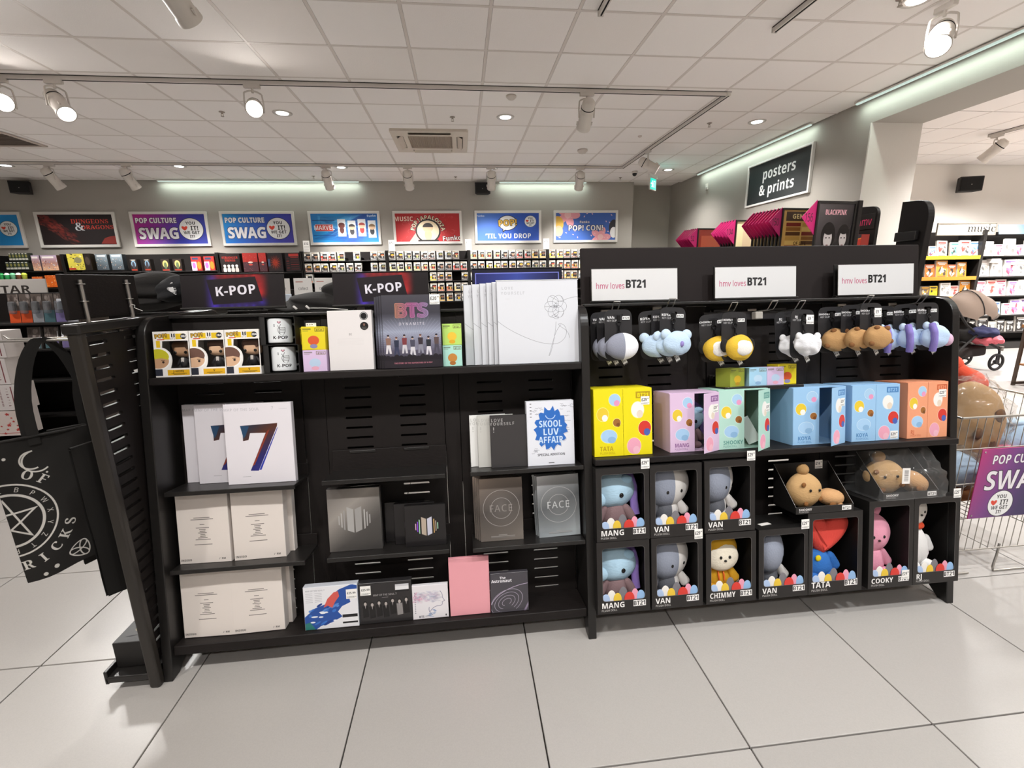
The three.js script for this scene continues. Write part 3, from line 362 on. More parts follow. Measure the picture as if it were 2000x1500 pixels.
const toys = [[-7.31, 1.805, 0.3, 0.12, 0, 0x2c3028, 'upper tray of tiny green figures at the far left'], [-7.36, 1.655, 0.36, 0.13, 0, 0x2c3028, 'lower tray of tiny green figures at the far left'], [-7.06, 1.635, 0.13, 0.25, 1, 0x5d4c55, 'narrow mauve battle game box left of its wider twin'], [-6.855, 1.635, 0.25, 0.25, 1, 0x6b4a3e, 'wide mauve and orange battle game box'], [-6.395, 1.635, 0.36, 0.27, 2, 0x3a2f1c, 'yellow comic-print game box on the top shelf'], [-6.045, 1.63, 0.18, 0.26, 3, 0x4b5358, 'grey snowy game box nearest the yellow box'], [-5.81, 1.63, 0.19, 0.26, 3, 0x31373c, 'grey snowy game box to the right of its twin'], [-5.555, 1.61, 0.11, 0.19, 4, 0x211b18, 'first blistered blue figure pack, right of the grey game boxes'], [-5.34, 1.61, 0.11, 0.19, 4, 0x211b18, 'second blistered blue figure pack'], [-5.05, 1.6, 0.13, 0.2, 5, 0x211b18, 'first blistered golden figure pack'], [-4.855, 1.6, 0.13, 0.2, 5, 0x211b18, 'second blistered golden figure pack'], [-4.545, 1.585, 0.165, 0.25, 6, 0x8f2621, 'first red and pink figure pack below the magenta picture'], [-4.335, 1.585, 0.165, 0.25, 6, 0x8f2621, 'second red and pink figure pack below the magenta picture'], [-3.99, 1.565, 0.33, 0.31, 7, 0x1b1616, 'large black box with red title lettering and white figures'], [-3.655, 1.565, 0.25, 0.32, 8, 0x6e2a2a, 'wide red and plum patterned box'], [-3.45, 1.565, 0.13, 0.32, 8, 0x6e2a2a, 'narrow red and plum patterned box'], [-3.24, 1.56, 0.25, 0.31, 9, 0x1b1616, 'dark box with an orange sunburst print'], [-2.945, 1.56, 0.24, 0.32, 10, 0x1b1616, 'tall dark box with red bands beside the white window boxes'], [-6.87, 1.36, 0.23, 0.2, 11, 0x5c2a10, 'orange game box under the mauve boxes'], [-7.1, 1.42, 0.16, 0.12, 11, 0x5c2a10, 'small orange game box on the lower left shelf']];
for (const [x, y, w, h, i, side, l] of toys) one('game_box', l + ' on the back wall shelving', 'toy box', pbox(w, h, 0.1, 0.002, cell(i)), [mat(side, 0.5), toyMat], [x, y, -8.715], [0, rr(-0.06, 0.06), 0]);
wallBay(-7.8, -6.65, 'black wall shelving bay of game boxes at the far left', [1.63, 1.35, 1.05, 0.6, 0.2]); wallBay(-6.65, -4.2, 'black wall shelving bay below the magenta picture', [1.6, 1.3, 0.9, 0.5]); wallBay(-4.2, -2.79, 'black wall shelving bay of dark red boxes', [1.55, 1.25, 0.9, 0.5]);
['#5f9fb0', '#4f8f9a', '#2fae5a', '#39c46b', '#7fd0a0', '#8a5a3a', '#c9d84e'].forEach((c, i) => { const t = thing('vinyl_cup', ['grey blue', 'teal', 'bright green', 'lime green', 'mint', 'brown', 'yellow green'][i] + ' lidded cup on the second shelf at the far left', 'cup', [-7.66 + i * 0.085, 1.5, -8.55], 'lidded cups at the far left'); part('cup', lathe([[0, 0], [0.028, 0], [0.036, 0.07], [0.034, 0.07]], 16), mat(c, 0.3), t); part('lid', lathe([[0.038, 0.068], [0.038, 0.078], [0.02, 0.1], [0, 0.104]], 16), mat(i % 2 ? 0xe8ece8 : c, 0.35), t); });
// ---------- right room: book shelving, stroller, table ----------
{ const zs = -7.05;
  const bay = (x0, x1, label, ys, edge) => { const t = thing('bookcase', label, 'bookcase', [(x0 + x1) / 2, 0, zs]), w = x1 - x0; part('back_panel', rbox(w, 2.02, 0.02, 0.003, 1), BLACK, t, [0, 1.01, -0.42]); for (const s of [-1, 1]) part('upright', rbox(0.03, 2.02, 0.42, 0.004), BLACK_EDGE, t, [s * (w / 2 - 0.015), 1.01, -0.21]); ys.forEach((y, i) => { part('shelf', rbox(w - 0.06, 0.02, 0.38, 0.003), BLACK_EDGE, t, [0, y - 0.012, -0.2]); if (edge && i < 3) part('shelf_edge', rbox(w - 0.05, 0.06, 0.012, 0.003), mat(i ? 0xc98a2e : 0xd9b52e, 0.5), t, [0, y - 0.02, 0.0]); }); part('plinth', rbox(w, 0.12, 0.38, 0.004), BLACK_EDGE, t, [0, 0.06, -0.2]); return t; };
  bay(6.9, 8.72, 'tall black bookcase with yellow shelf edges in the next room', [1.6, 1.26, 0.93, 0.6, 0.3], true);
  bay(8.72, 11.3, 'tall black bookcase without coloured edges at the right end of the next room', [1.6, 1.26, 0.93, 0.6, 0.3], false);
  const cells = []; const pal = [['#e8e2dc', '#3c6a9a', '#b03a3a'], ['#f0ece6', '#8a3a34', '#444'], ['#d4662a', '#f2ece4', '#222'], ['#e9c420', '#221f1c', '#e9c420'], ['#6a5a4a', '#d8a23a', '#d9d3cb'], ['#f0d6d2', '#c0506a', '#e9e2dd'], ['#dfe8e4', '#3f7a76', '#222'], ['#d8d4d0', '#9a8f88', '#555'], ['#f4f1ee', '#b9b2ac', '#777'], ['#ece4f0', '#8a6ab0', '#b03a4a'], ['#2a2626', '#d8d4d0', '#888'], ['#e2b8b0', '#a0403a', '#f0e8e4'], ['#d88a30', '#f5eee6', '#333'], ['#cfe0ea', '#4a6a9a', '#222'], ['#8f8f8a', '#e6e2dc', '#333'], ['#c9433a', '#f4ece6', '#1c1c1c']];
  const bookTex = pm(tx(1024, 1024, (g) => { for (let i = 0; i < 16; i++) { const x = (i % 4) * 256, y = Math.floor(i / 4) * 256, p = pal[i]; g.save(); g.beginPath(); g.rect(x, y, 256, 256); g.clip(); F(g, p[0], x, y, 256, 256); F(g, p[1], x + 30, y + 24, 196, 26); F(g, p[1], x + 60, y + 58, 136, 12); for (let k = 0; k < 9; k++) { g.globalAlpha = 0.85; O(g, p[1 + (k % 2)], x + rr(50, 206), y + rr(100, 220), rr(10, 50), rr(8, 34), rr(0, 3)); } g.globalAlpha = 1; F(g, p[2], x + 40, y + 236, 176, 8); g.restore(); } }), 0.45);
  const side = mat(0xe4dfd8, 0.7), rows = ['top', 'second', 'third', 'fourth', 'fifth'];
  const ys = [1.6, 1.26, 0.93, 0.6, 0.3];
  for (let r = 0; r < 5; r++) for (const [x0, x1, who] of [[7.75, 8.66, 'yellow-edged bookcase'], [8.78, 10.3, 'plain bookcase']]) { if (r > 2 && x0 < 8) continue; let x = x0, n = 0; while (x < x1 - 0.1) { const w = rr(0.15, 0.24), h = Math.min(0.28, w * rr(1.1, 1.4)), v = x0 < 8 ? [[0, 1, 6, 1, 0], [2, 12, 2, 12, 13, 15], [4, 3, 8, 11, 12]][r][n % 5] : [[8, 5, 8, 9, 1], [7, 8, 9, 7, 11, 8], [5, 11, 5, 9, 8], [9, 8, 13, 5, 9], [10, 10, 14, 10, 10]][r][n % 5];
    one('book', 'face-out book, ' + ORD[Math.min(n, 15)] + ' from left, ' + rows[r] + ' shelf of the ' + who, 'book', pbox(+w.toFixed(2), +h.toFixed(2), 0.03, 0.0015, cell(v, 4, 4)), [side, bookTex], [x + w / 2, ys[r], zs - 0.02 - rr(0, 0.03)], [-0.14, rr(-0.1, 0.1), 0], 'books facing out in the next room'); x += w + rr(0.0, 0.03); n++; } }
  [[9.05, 1.52, 'pale'], [9.5, 1.47, 'cream']].forEach(([x, y, c], i) => one('book', c + ' book lying flat on top of the second-shelf books in the next room', 'book', rbox(0.2 + i * 0.06, 0.07 - i * 0.02, 0.14, 0.003), CARD, [x, y, zs - 0.1], [0, 0.1, 0]));
  { const t = thing('shelf_sign', 'cream music sign in a grey frame standing on the bookcase', 'sign', [8.38, 1.935, zs - 0.05]); part('frame', frameGeo(1.1, 0.2, 0.014, 0.02), mat(0x8a857c, 0.5), t, [0, 0.1, 0]); part('print', new THREE.PlaneGeometry(1.08, 0.18), pm(tx(512, 88, (g, w, h) => { F(g, '#efe7d8', 0, 0, w, h); T(g, 'music', w * 0.76, h * 0.46, h * 0.86, '#2c2924', { f: 'serif', sx: 1.1 }); }), 0.6), t, [0, 0.1, 0.01]); part('backing', rbox(1.09, 0.19, 0.008, 0.002, 1), CARD, t, [0, 0.1, 0.004]); }
  { const t = thing('shelf_sign', 'blue and white banner sign lying back on the plain bookcase', 'sign', [9.75, 1.95, zs - 0.02]); part('board', pbox(1.5, 0.16, 0.02, 0.003), [mat(0x9fb0c4, 0.5), pm(tx(512, 56, (g, w, h) => { F(g, grad(g, 0, 0, w, 0, '#e8eef4', '#3a62b0', '#e8eef4'), 0, 0, w, h); g.strokeStyle = '#2b2f38'; g.lineWidth = 3; g.beginPath(); for (let i = 0; i < 40; i++) g.lineTo(w * 0.36 + i * 3.4, h * 0.55 + Math.sin(i * 1.9) * 7); g.stroke(); }), 0.4)], t, [0, 0, 0], [-0.25, 0, 0]); part('stand', rbox(1.4, 0.02, 0.1, 0.004), BLACK_EDGE, t, [0, 0, -0.06]); }
}
{ const t = thing('stroller', 'empty baby stroller with a taupe canopy and black frame in the next room', 'stroller', [6.9, 0, -5.67]); t.scale.setScalar(1); const tp = mat(0x7a6a5f, 0.95, 0, { bumpMap: furNoise, bumpScale: 0.0015, side: THREE.DoubleSide }), dk = mat(0x1d1a1a, 0.8);
  // hood: a bowed shell swept from behind the seat to the front brim
  const hood = new THREE.BufferGeometry(), HP = [], HI = [], nU = 22, nV = 18; for (let i = 0; i <= nU; i++) for (let j = 0; j <= nV; j++) { const a = 2.85 - 2.55 * (i / nU), b = Math.PI * j / nV, rad = 0.36 + 0.03 * Math.sin(i / nU * Math.PI * 3) ** 2; HP.push(rad * Math.cos(a) * (0.3 + 0.7 * Math.sin(b)) + 0.06, 0.68 + rad * 1.1 * Math.sin(a) * (0.25 + 0.75 * Math.sin(b)), -0.24 * Math.cos(b)); } for (let i = 0; i < nU; i++) for (let j = 0; j < nV; j++) { const q = i * (nV + 1) + j; HI.push(q, q + 1, q + nV + 1, q + 1, q + nV + 2, q + nV + 1); } hood.setAttribute('position', new THREE.Float32BufferAttribute(HP, 3)); hood.setIndex(HI); hood.computeVertexNormals();
  const hd = part('canopy', hood, tp, t); part('seam', tube(Array.from({ length: 13 }, (_, j) => { const a = 1.75, b = Math.PI * j / 12; return [0.385 * Math.cos(a) * (0.3 + 0.7 * Math.sin(b)) + 0.06, 0.683 + 0.425 * Math.sin(a) * (0.25 + 0.75 * Math.sin(b)), -0.243 * Math.cos(b)]; }), 0.006, 30, 6), dk, hd); part('brim', tube(Array.from({ length: 13 }, (_, j) => { const a = 0.3, b = Math.PI * j / 12; return [0.37 * Math.cos(a) * (0.3 + 0.7 * Math.sin(b)) + 0.06, 0.68 + 0.4 * Math.sin(a) * (0.25 + 0.75 * Math.sin(b)), -0.243 * Math.cos(b)]; }), 0.012, 30, 6), mat(0x4c423b, 0.9), hd);
  part('seat', wobble(ball(0.26, 0.13, 0.16, -0.06, 0.53, 0, 24), 0.02, 6, 2), dk, t, [0, 0, 0], [0, 0, -0.25]); part('footrest', rbox(0.3, 0.03, 0.34, 0.012), dk, t, [0.33, 0.4, 0], [0, 0, -0.15]);
  part('basket', rbox(0.5, 0.14, 0.34, 0.04), mat(0x2a2422, 0.9), t, [0.05, 0.26, 0], [0, 0, 0.08]);
  for (const s of [-1, 1]) { part('frame_tube', tube([[-0.45, 0.95, s * 0.23], [-0.2, 0.66, s * 0.24], [0.15, 0.42, s * 0.24], [0.44, 0.3, s * 0.2], [0.46, 0.12, s * 0.2]], 0.014, 30, 8), dk, t); part('frame_tube', tube([[-0.42, 0.14, s * 0.25], [-0.15, 0.4, s * 0.25], [0.1, 0.62, s * 0.25]], 0.014, 20, 8), dk, t); part('frame_joint', new THREE.CylinderGeometry(0.028, 0.028, 0.06, 16), mat(0x6b655f, 0.5), t, [0.46, 0.31, s * 0.2], [0, 0, 0]); }
  const wheel = (r) => merge([new THREE.TorusGeometry(r - 0.016, 0.017, 10, 36), at(new THREE.CylinderGeometry(0.03, 0.03, 0.04, 16), 0, 0, 0, Math.PI / 2), ...[0, 1, 2].map((k) => at(rbox(0.026, r - 0.02, 0.016, 0.004), Math.sin(k * 2.094) * (r / 2 - 0.01), Math.cos(k * 2.094) * (r / 2 - 0.01), 0, 0, 0, -k * 2.094))]);
  for (const s of [-1, 1]) { part('front_wheel', wheel(0.12), dk, t, [0.43, 0.121, s * 0.2]); part('rear_wheel', wheel(0.15), dk, t, [-0.45, 0.151, s * 0.26]); }
  part('handle', tube([[-0.45, 0.95, -0.23], [-0.52, 1.02, -0.2], [-0.53, 1.03, 0], [-0.52, 1.02, 0.2], [-0.45, 0.95, 0.23]], 0.017, 24, 8), mat(0x2a2624, 0.8), t);
}
one('blanket', 'crumpled pink blanket lying on the front of the stroller seat', 'blanket', wobble(ball(0.22, 0.06, 0.15, 0, 0, 0, 40), 0.05, 14, 3), plush(0xe0707c), [7.16, 0.44, -5.5], [0, 0.3, -0.05]);
one('folded_clothes', 'dark blue bundle of clothes in the shade under the stroller canopy', 'clothes', wobble(ball(0.16, 0.07, 0.15, 0, 0, 0, 40), 0.05, 12, 9), plush(0x2a2c4c), [7.0, 0.55, -5.46]);
{ const t = thing('display_table', 'corner of a dark metal framed table at the right edge of the picture', 'table', [7.02, 0, -4.0]); const m = mat(0x4d3f36, 0.5, 0.4); for (const [x, z] of [[-0.42, 0], [0.42, 0], [-0.42, -0.7], [0.42, -0.7]]) part('leg', rbox(0.03, 0.7, 0.03, 0.004), m, t, [x, 0.35, z]); for (const z of [0, -0.7]) { part('rail', rbox(0.87, 0.03, 0.03, 0.004), m, t, [0, 0.68, z]); part('rail', rbox(0.87, 0.03, 0.03, 0.004), m, t, [0, 0.03, z]); } part('tabletop', rbox(0.9, 0.04, 0.76, 0.006), mat(0x8a5c34, 0.5), t, [0, 0.715, -0.35]); part('lower_shelf', rbox(0.84, 0.02, 0.7, 0.004), mat(0x8a5c34, 0.5), t, [0, 0.26, -0.35]); }
[0, 1, 2].forEach((i) => one('gift_box', ['bottom', 'middle', 'top'][i] + ' red box of the stack on the lower shelf of the dark table', 'box', rbox(0.3, 0.085, 0.24, 0.006), mat(0x8e3428, 0.5), [6.86, 0.272 + 0.043 + i * 0.087, -4.55], [0, 0.06 * i, 0]));
one('cloth', 'rumpled orange cloth on the table at the right edge', 'cloth', wobble(ball(0.16, 0.06, 0.14, 0, 0, 0, 40), 0.06, 13, 5), plush(0xc98438), [6.78, 0.785, -4.5]);

// ---------- poster flip display along the right wall ----------
{ const pink = mat(0xb81f66, 0.5), postTex = [
    (g, w, h) => { F(g, '#9a3a2c', 0, 0, w, h); F(g, '#b85a40', w * 0.1, h * 0.1, w * 0.8, h * 0.5); },
    (g, w, h) => { F(g, '#efe3b8', 0, 0, w, h); F(g, '#e6cfae', w * 0.2, h * 0.08, w * 0.6, h * 0.3); },
    (g, w, h) => { F(g, '#c9a05c', 0, 0, w, h); F(g, '#4a3426', w * 0.08, h * 0.02, w * 0.84, h * 0.11); T(g, 'GENTLE', w * 0.5, h * 0.075, h * 0.075, '#e9cf94', { sx: 1.2 }); const c = ['#7a2f26', '#b98f4a', '#8a5a2c', '#d8b46a', '#5a3a24']; for (let i = 0; i < 12; i++) F(g, c[i % 5], w * (0.1 + (i % 2) * 0.42), h * (0.15 + Math.floor(i / 2) * 0.055), w * 0.38, h * 0.045); T(g, 'OF LIFE', w * 0.5, h * 0.4, h * 0.06, '#3b2618'); T(g, 'DO NOT', w * 0.5, h * 0.47, h * 0.06, '#3b2618'); },
    (g, w, h) => { F(g, grad(g, 0, 0, w, h, '#5c5658', '#211e20', '#4a4446'), 0, 0, w, h); for (const [x, s] of [[0.35, 1], [0.78, 0.85]]) { O(g, '#151214', w * x, h * 0.33, w * 0.2 * s, h * 0.14 * s); O(g, '#b9b2b2', w * x, h * 0.36, w * 0.12 * s, h * 0.1 * s); O(g, '#151214', w * (x + 0.01), h * 0.27, w * 0.14 * s, h * 0.05 * s); O(g, '#2a2426', w * (x - 0.045), h * 0.35, 5, 3); O(g, '#2a2426', w * (x + 0.045), h * 0.35, 5, 3); F(g, '#6e4a4a', w * (x - 0.03), h * 0.42, w * 0.06, 4); O(g, '#2c2729', w * x, h * 0.58, w * 0.22 * s, h * 0.14); } T(g, 'BLACKPINK', w * 0.5, h * 0.09, h * 0.07, '#e3a8b4', { sx: 1.0 }); }].map((f) => pm(tx(256, 400, f), 0.25));
  const tabs = pm(tx(256, 256, (g) => { ['52', '104', '150', '156'].forEach((s, i) => { F(g, '#c3246e', (i % 2) * 128, Math.floor(i / 2) * 128, 128, 128); T(g, s, (i % 2) * 128 + 70, Math.floor(i / 2) * 128 + 64, 44, '#241a20', { w: 'normal' }); }); }), 0.5);
  const groups = [[7.0, 7, 'far group of poster panels with pink tabs numbered 52', 0], [6.0, 6, 'second group of poster panels with pink tabs numbered 104', 1], [5.1, 9, 'third group of poster panels with pink tabs numbered 150', 2], [4.3, 1, 'nearest poster panel with a pink tab numbered 156 and two portraits', 3]];
  const TOP = [2.07, 2.07, 2.09, 2.04];
  for (const [zd, n, label, k] of groups) {
    const W = k === 3 ? 0.46 : 0.56, H = 0.95, top = TOP[k];
    const t = thing('poster_rack', label, 'poster rack', [k === 3 ? 3.42 : 3.64, top - H, -zd]); t.rotation.y = 0.12;
    part('spine', rbox(0.05, H + 0.02, 0.06 + n * 0.035, 0.006), BLACK, t, [W + 0.03, H / 2, -n * 0.0175]); part('post', rbox(0.05, top - H + 0.02, 0.05, 0.006), BLACK_EDGE, t, [W + 0.03, -(top - H) / 2, 0]); part('foot', rbox(0.06, 0.02, 0.3, 0.006), BLACK_EDGE, t, [W + 0.03, -(top - H) + 0.01, 0]);
    for (let i = n - 1; i >= 0; i--) {
      const f = part('poster_panel', cached('panel' + W, () => frameGeo(W, 0.95, 0.02, 0.016)), BLACK_EDGE, t, [W / 2, H / 2, -i * 0.055]);
      part('poster', new THREE.PlaneGeometry(W - 0.04, H - 0.04), postTex[i ? (k + 1) % 2 : k], f, [0, 0, 0.008]);
      const tri = new THREE.Shape(); tri.moveTo(0, 0.03); tri.lineTo(-0.16, -0.13); tri.lineTo(0, -0.29); tri.closePath();
      const tg = planar(ext(tri, 0.004), -0.17, -0.29, 0.17, 0.32); const uvs = tg.attributes.uv; for (let q = 0; q < uvs.count; q++) uvs.setXY(q, Math.max(0, Math.min(1, uvs.getX(q))) * 0.5 + (k % 2) * 0.5, Math.max(0, Math.min(1, uvs.getY(q))) * 0.5 + (k < 2 ? 0.5 : 0));
      part('number_tab', tg, i ? pink : tabs, f, [-W / 2, H / 2 - 0.02, 0.0]);
    }
  }
}
// end of a black unit carrying the shop logo and two red cartons
{ const t = thing('display_stand', 'black round-cornered stand with a pink logo above two red cartons', 'display stand', [4.2, 0, -4.43]);
  const s = new THREE.Shape(); s.moveTo(-0.5, 0); s.lineTo(0, 0); s.lineTo(0, 1.92); s.quadraticCurveTo(0, 2.015, -0.09, 2.02); s.lineTo(-0.5, 2.06); s.closePath();
  part('end_panel', at(ext(s, 0.03, 0.003, 10), 0, 0, 0, 0, -Math.PI / 2, 0), BLACK, t, [0.03, 0, 0]);
  const lg = tx(256, 128, (g, w, h) => { F(g, '#171414', 0, 0, w, h); T(g, 'hmv', w / 2, h * 0.48, h * 0.72, '#e0386f', { w: 'normal' }); });
  part('logo_panel', pbox(0.25, 0.15, 0.006, 0.001), [BLACK, pm(lg, 0.4)], t, [-0.008, 1.8, -0.14], [0, -Math.PI / 2, 0]); part('shelf', rbox(0.22, 0.014, 0.44, 0.003), BLACK_EDGE, t, [-0.11, 1.545, -0.26]); part('shelf', rbox(0.22, 0.014, 0.44, 0.003), BLACK_EDGE, t, [-0.11, 1.15, -0.26]); part('base', rbox(0.14, 0.06, 0.5, 0.006), BLACK_EDGE, t, [-0.07, 0.03, -0.26]);
}
{ const rt = pm(tx(128, 160, (g, w, h) => { F(g, '#c93a2e', 0, 0, w, h); g.fillStyle = '#2a2630'; g.beginPath(); g.moveTo(0, 0); g.lineTo(w, 0); g.lineTo(w, h * 0.14); g.quadraticCurveTo(w * 0.5, h * 0.34, 0, h * 0.2); g.fill(); F(g, '#e8a23a', 0, h * 0.2, w, 6); T(g, 'POSTER', w * 0.46, h * 0.52, 20, '#f2dcd4'); T(g, 'FIX', w * 0.46, h * 0.66, 18, '#f2dcd4'); }), 0.5); [0, 1].forEach((i) => one('carton', ['left', 'right'][i] + ' of two red cartons with black tops on the logo stand', 'box', pbox(0.17, 0.19, 0.09, 0.002), [mat(0x9a2e24, 0.5), rt], [4.07, 1.553, -4.72 + i * 0.19], [0, -Math.PI / 2, 0])); one('carton', 'blue carton partly hidden behind the tall header, below the red cartons', 'box', rbox(0.09, 0.3, 0.2, 0.003), mat(0x2a86c8, 0.5), [4.09, 1.308, -4.6]); }
// tall end panel behind the right rack
{ const t = thing('tall_panel', 'tall round-cornered black end panel rising behind the right rack', 'panel', [2.03, 0, -1.87]); const s = new THREE.Shape(); s.moveTo(-0.135, 0); s.lineTo(-0.02, 0); s.lineTo(-0.01, 1.28); s.lineTo(0, 1.58); s.quadraticCurveTo(0, 1.665, -0.06, 1.67); s.lineTo(-0.135, 1.675); s.closePath(); part('panel', at(ext(s, 0.026, 0.003, 10), 0, 0, 0, 0, -Math.PI / 2, 0), BLACK, t, [0.013, 0, 0]); part('cross_bar', rbox(0.03, 0.04, 0.1, 0.004), BLACK_EDGE, t, [-0.02, 1.52, -0.08]); }
// ---------- left end unit facing away to the left, with bags on hooks ----------
const slotHoles = (s, cx, cyList, w = 0.102, h = 0.009) => { for (const cy of cyList) s.holes.push(rrect(cx - w / 2, cy - h / 2, w, h, h / 2.05, THREE.Path)); };
{ const t = thing('end_rack', 'black slotted end unit at the left, seen edge-on beside the main rack', 'display rack', [-1.115, 0, -1.86]);
  const s = rrect(-0.4, 0.09, 0.8, 1.13, 0.004); const ys = []; for (let i = 0; i < 29; i++) ys.push(0.12 + i * 0.0385); slotHoles(s, -0.22, ys, 0.085, 0.011); slotHoles(s, -0.36 + 0.0, ys, 0.07, 0.011); slotHoles(s, 0.05, ys, 0.085, 0.011);
  // two slot columns per bay as seen from the front edge
  part('slotted_board', at(ext((() => { const q = rrect(-0.4, 0.09, 0.8, 1.13, 0.004); for (const cx of [0.345, 0.195, 0.0, -0.2]) slotHoles(q, cx, ys, 0.075, 0.011); return q; })(), 0.012), 0, 0, 0, 0, Math.PI / 2 + Math.PI, 0), BLACK, t, [0.006, 0, 0]);
  part('edge_post', rbox(0.036, 1.25, 0.03, 0.008), mat(0x2a2622, 0.4), t, [0, 0.625, 0.41]); part('edge_post', rbox(0.036, 1.25, 0.03, 0.008), BLACK_EDGE, t, [0, 0.625, -0.41]);
  part('top_rail', rbox(0.05, 0.03, 0.86, 0.006), BLACK_EDGE, t, [0, 1.245, 0]);
  part('base_shelf', rbox(0.16, 0.025, 0.84, 0.005), BLACK_EDGE, t, [-0.075, 0.045, 0]); part('base_lip', rbox(0.012, 0.05, 0.84, 0.003), BLACK_EDGE, t, [-0.15, 0.055, 0]);
  part('header_board', rbox(0.014, 0.13, 0.3, 0.003), BLACK, t, [-0.01, 1.335, 0.265]);
  for (const z of [0.36, 0.17]) { const r = part('chrome_rod', new THREE.CylinderGeometry(0.0055, 0.0055, 0.125, 14), CHROME, t, [0.004, 1.322, z]); part('collar', new THREE.TorusGeometry(0.009, 0.002, 6, 16), CHROME, r, [0, 0.05, 0], [Math.PI / 2, 0, 0]); part('collar', new THREE.TorusGeometry(0.009, 0.002, 6, 16), CHROME, r, [0, 0.0, 0], [Math.PI / 2, 0, 0]); }
}
one('cable_tie', 'loose pale cable tie at the foot of the right chrome rod', 'cable tie', tube([[-1.112, 1.296, -1.685], [-1.105, 1.304, -1.682], [-1.095, 1.3, -1.685], [-1.1, 1.292, -1.688], [-1.075, 1.281, -1.685]], 0.0011, 30, 5), CARD);
{ const t = thing('storage_box', 'black carton on the low base shelf at the foot of the left end unit', 'box', [-1.2, 0.058, -1.56]); part('carton', rbox(0.11, 0.1, 0.16, 0.004), BLACK_CARD, t, [0, 0.05, 0]); part('print', new THREE.PlaneGeometry(0.07, 0.09), pm(tx(128, 160, (g, w, h) => { F(g, '#1b1816', 0, 0, w, h); g.strokeStyle = '#8a7a5a'; g.lineWidth = 5; g.beginPath(); g.ellipse(w / 2, h / 2, 30, 46, 0.5, 0, 5); g.stroke(); g.beginPath(); g.moveTo(30, 110); g.lineTo(96, 50); g.stroke(); }), 0.5), t, [0, 0.1008, 0], [-Math.PI / 2, 0, 0.2]); }
{ const hookG = tube([[0, 0, 0], [-0.12, 0, 0], [-0.36, 0.0, 0], [-0.375, 0.012, 0]], 0.004, 20, 8); for (const [z, l] of [[-1.6, 'nearer chrome hook holding the black tote bags'], [-1.66, 'farther chrome hook holding the black tote bags']]) { const t = thing('hook', l, 'hook', [-1.118, 1.2, z]); part('prong', hookG, CHROME, t); part('plate', rbox(0.012, 0.05, 0.04, 0.003), CHROME, t, [-0.006, 0, 0]); } }
const bagTex = tx(512, 640, (g, w, h) => { F(g, '#1d1b19', 0, 0, w, h); g.translate(w * 0.0, h * 0.54); g.scale(1.08, 1.08); const cx = 0, cy = 0; g.strokeStyle = '#d8d5cf'; const ring = (r, lw) => { g.lineWidth = lw; g.beginPath(); g.ellipse(cx, cy, r, r, 0, 0, 7); g.stroke(); }; ring(150, 7); ring(108, 10); g.lineWidth = 7; g.beginPath(); for (let i = 0; i <= 5; i++) { const a = -Math.PI / 2 + i * 2 * 2.51327 / 2 * 1; g.lineTo(cx + 92 * Math.cos(-Math.PI / 2 + i * 2.51327), cy + 92 * Math.sin(-Math.PI / 2 + i * 2.51327)); } g.stroke(); const rn = 'XYZTRIMHSFKNLBPW'; for (let i = 0; i < 16; i++) { const a = i * 0.3927; T(g, rn[i], cx + 129 * Math.cos(a), cy + 129 * Math.sin(a), 26, '#d8d5cf', { rot: a + 1.57, w: 'normal' }); } 'BAG OF'.split('').forEach((c, i) => { const a = -2.15 + i * 0.27; T(g, c, cx + 190 * Math.cos(a), cy + 190 * Math.sin(a), 50, '#d8d5cf', { f: 'serif', rot: a + 1.57 }); }); 'TRICKS'.split('').forEach((c, i) => { const a = 1.75 - i * 0.27; T(g, c, cx + 196 * Math.cos(a), cy + 196 * Math.sin(a), 52, '#d8d5cf', { f: 'serif', rot: a - 1.57 }); }); g.lineWidth = 6; g.beginPath(); g.arc(cx + 130, cy - 215, 44, 0.9, 4.6); g.arc(cx + 116, cy - 222, 36, 4.4, 1.2, true); g.stroke(); const tq = [cx + 190, cy + 215]; g.lineWidth = 5; for (let i = 0; i < 3; i++) { g.beginPath(); g.ellipse(tq[0] + 14 * Math.cos(i * 2.09), tq[1] + 14 * Math.sin(i * 2.09), 36, 17, i * 2.09 + 1.57, 0, 7); g.stroke(); } O(g, '#d8d5cf', cx + 60, cy + 255, 8); O(g, '#d8d5cf', cx + 100, cy + 240, 9); O(g, '#d8d5cf', cx + 40, cy - 250, 6); O(g, '#d8d5cf', cx + 150, cy - 160, 4); });
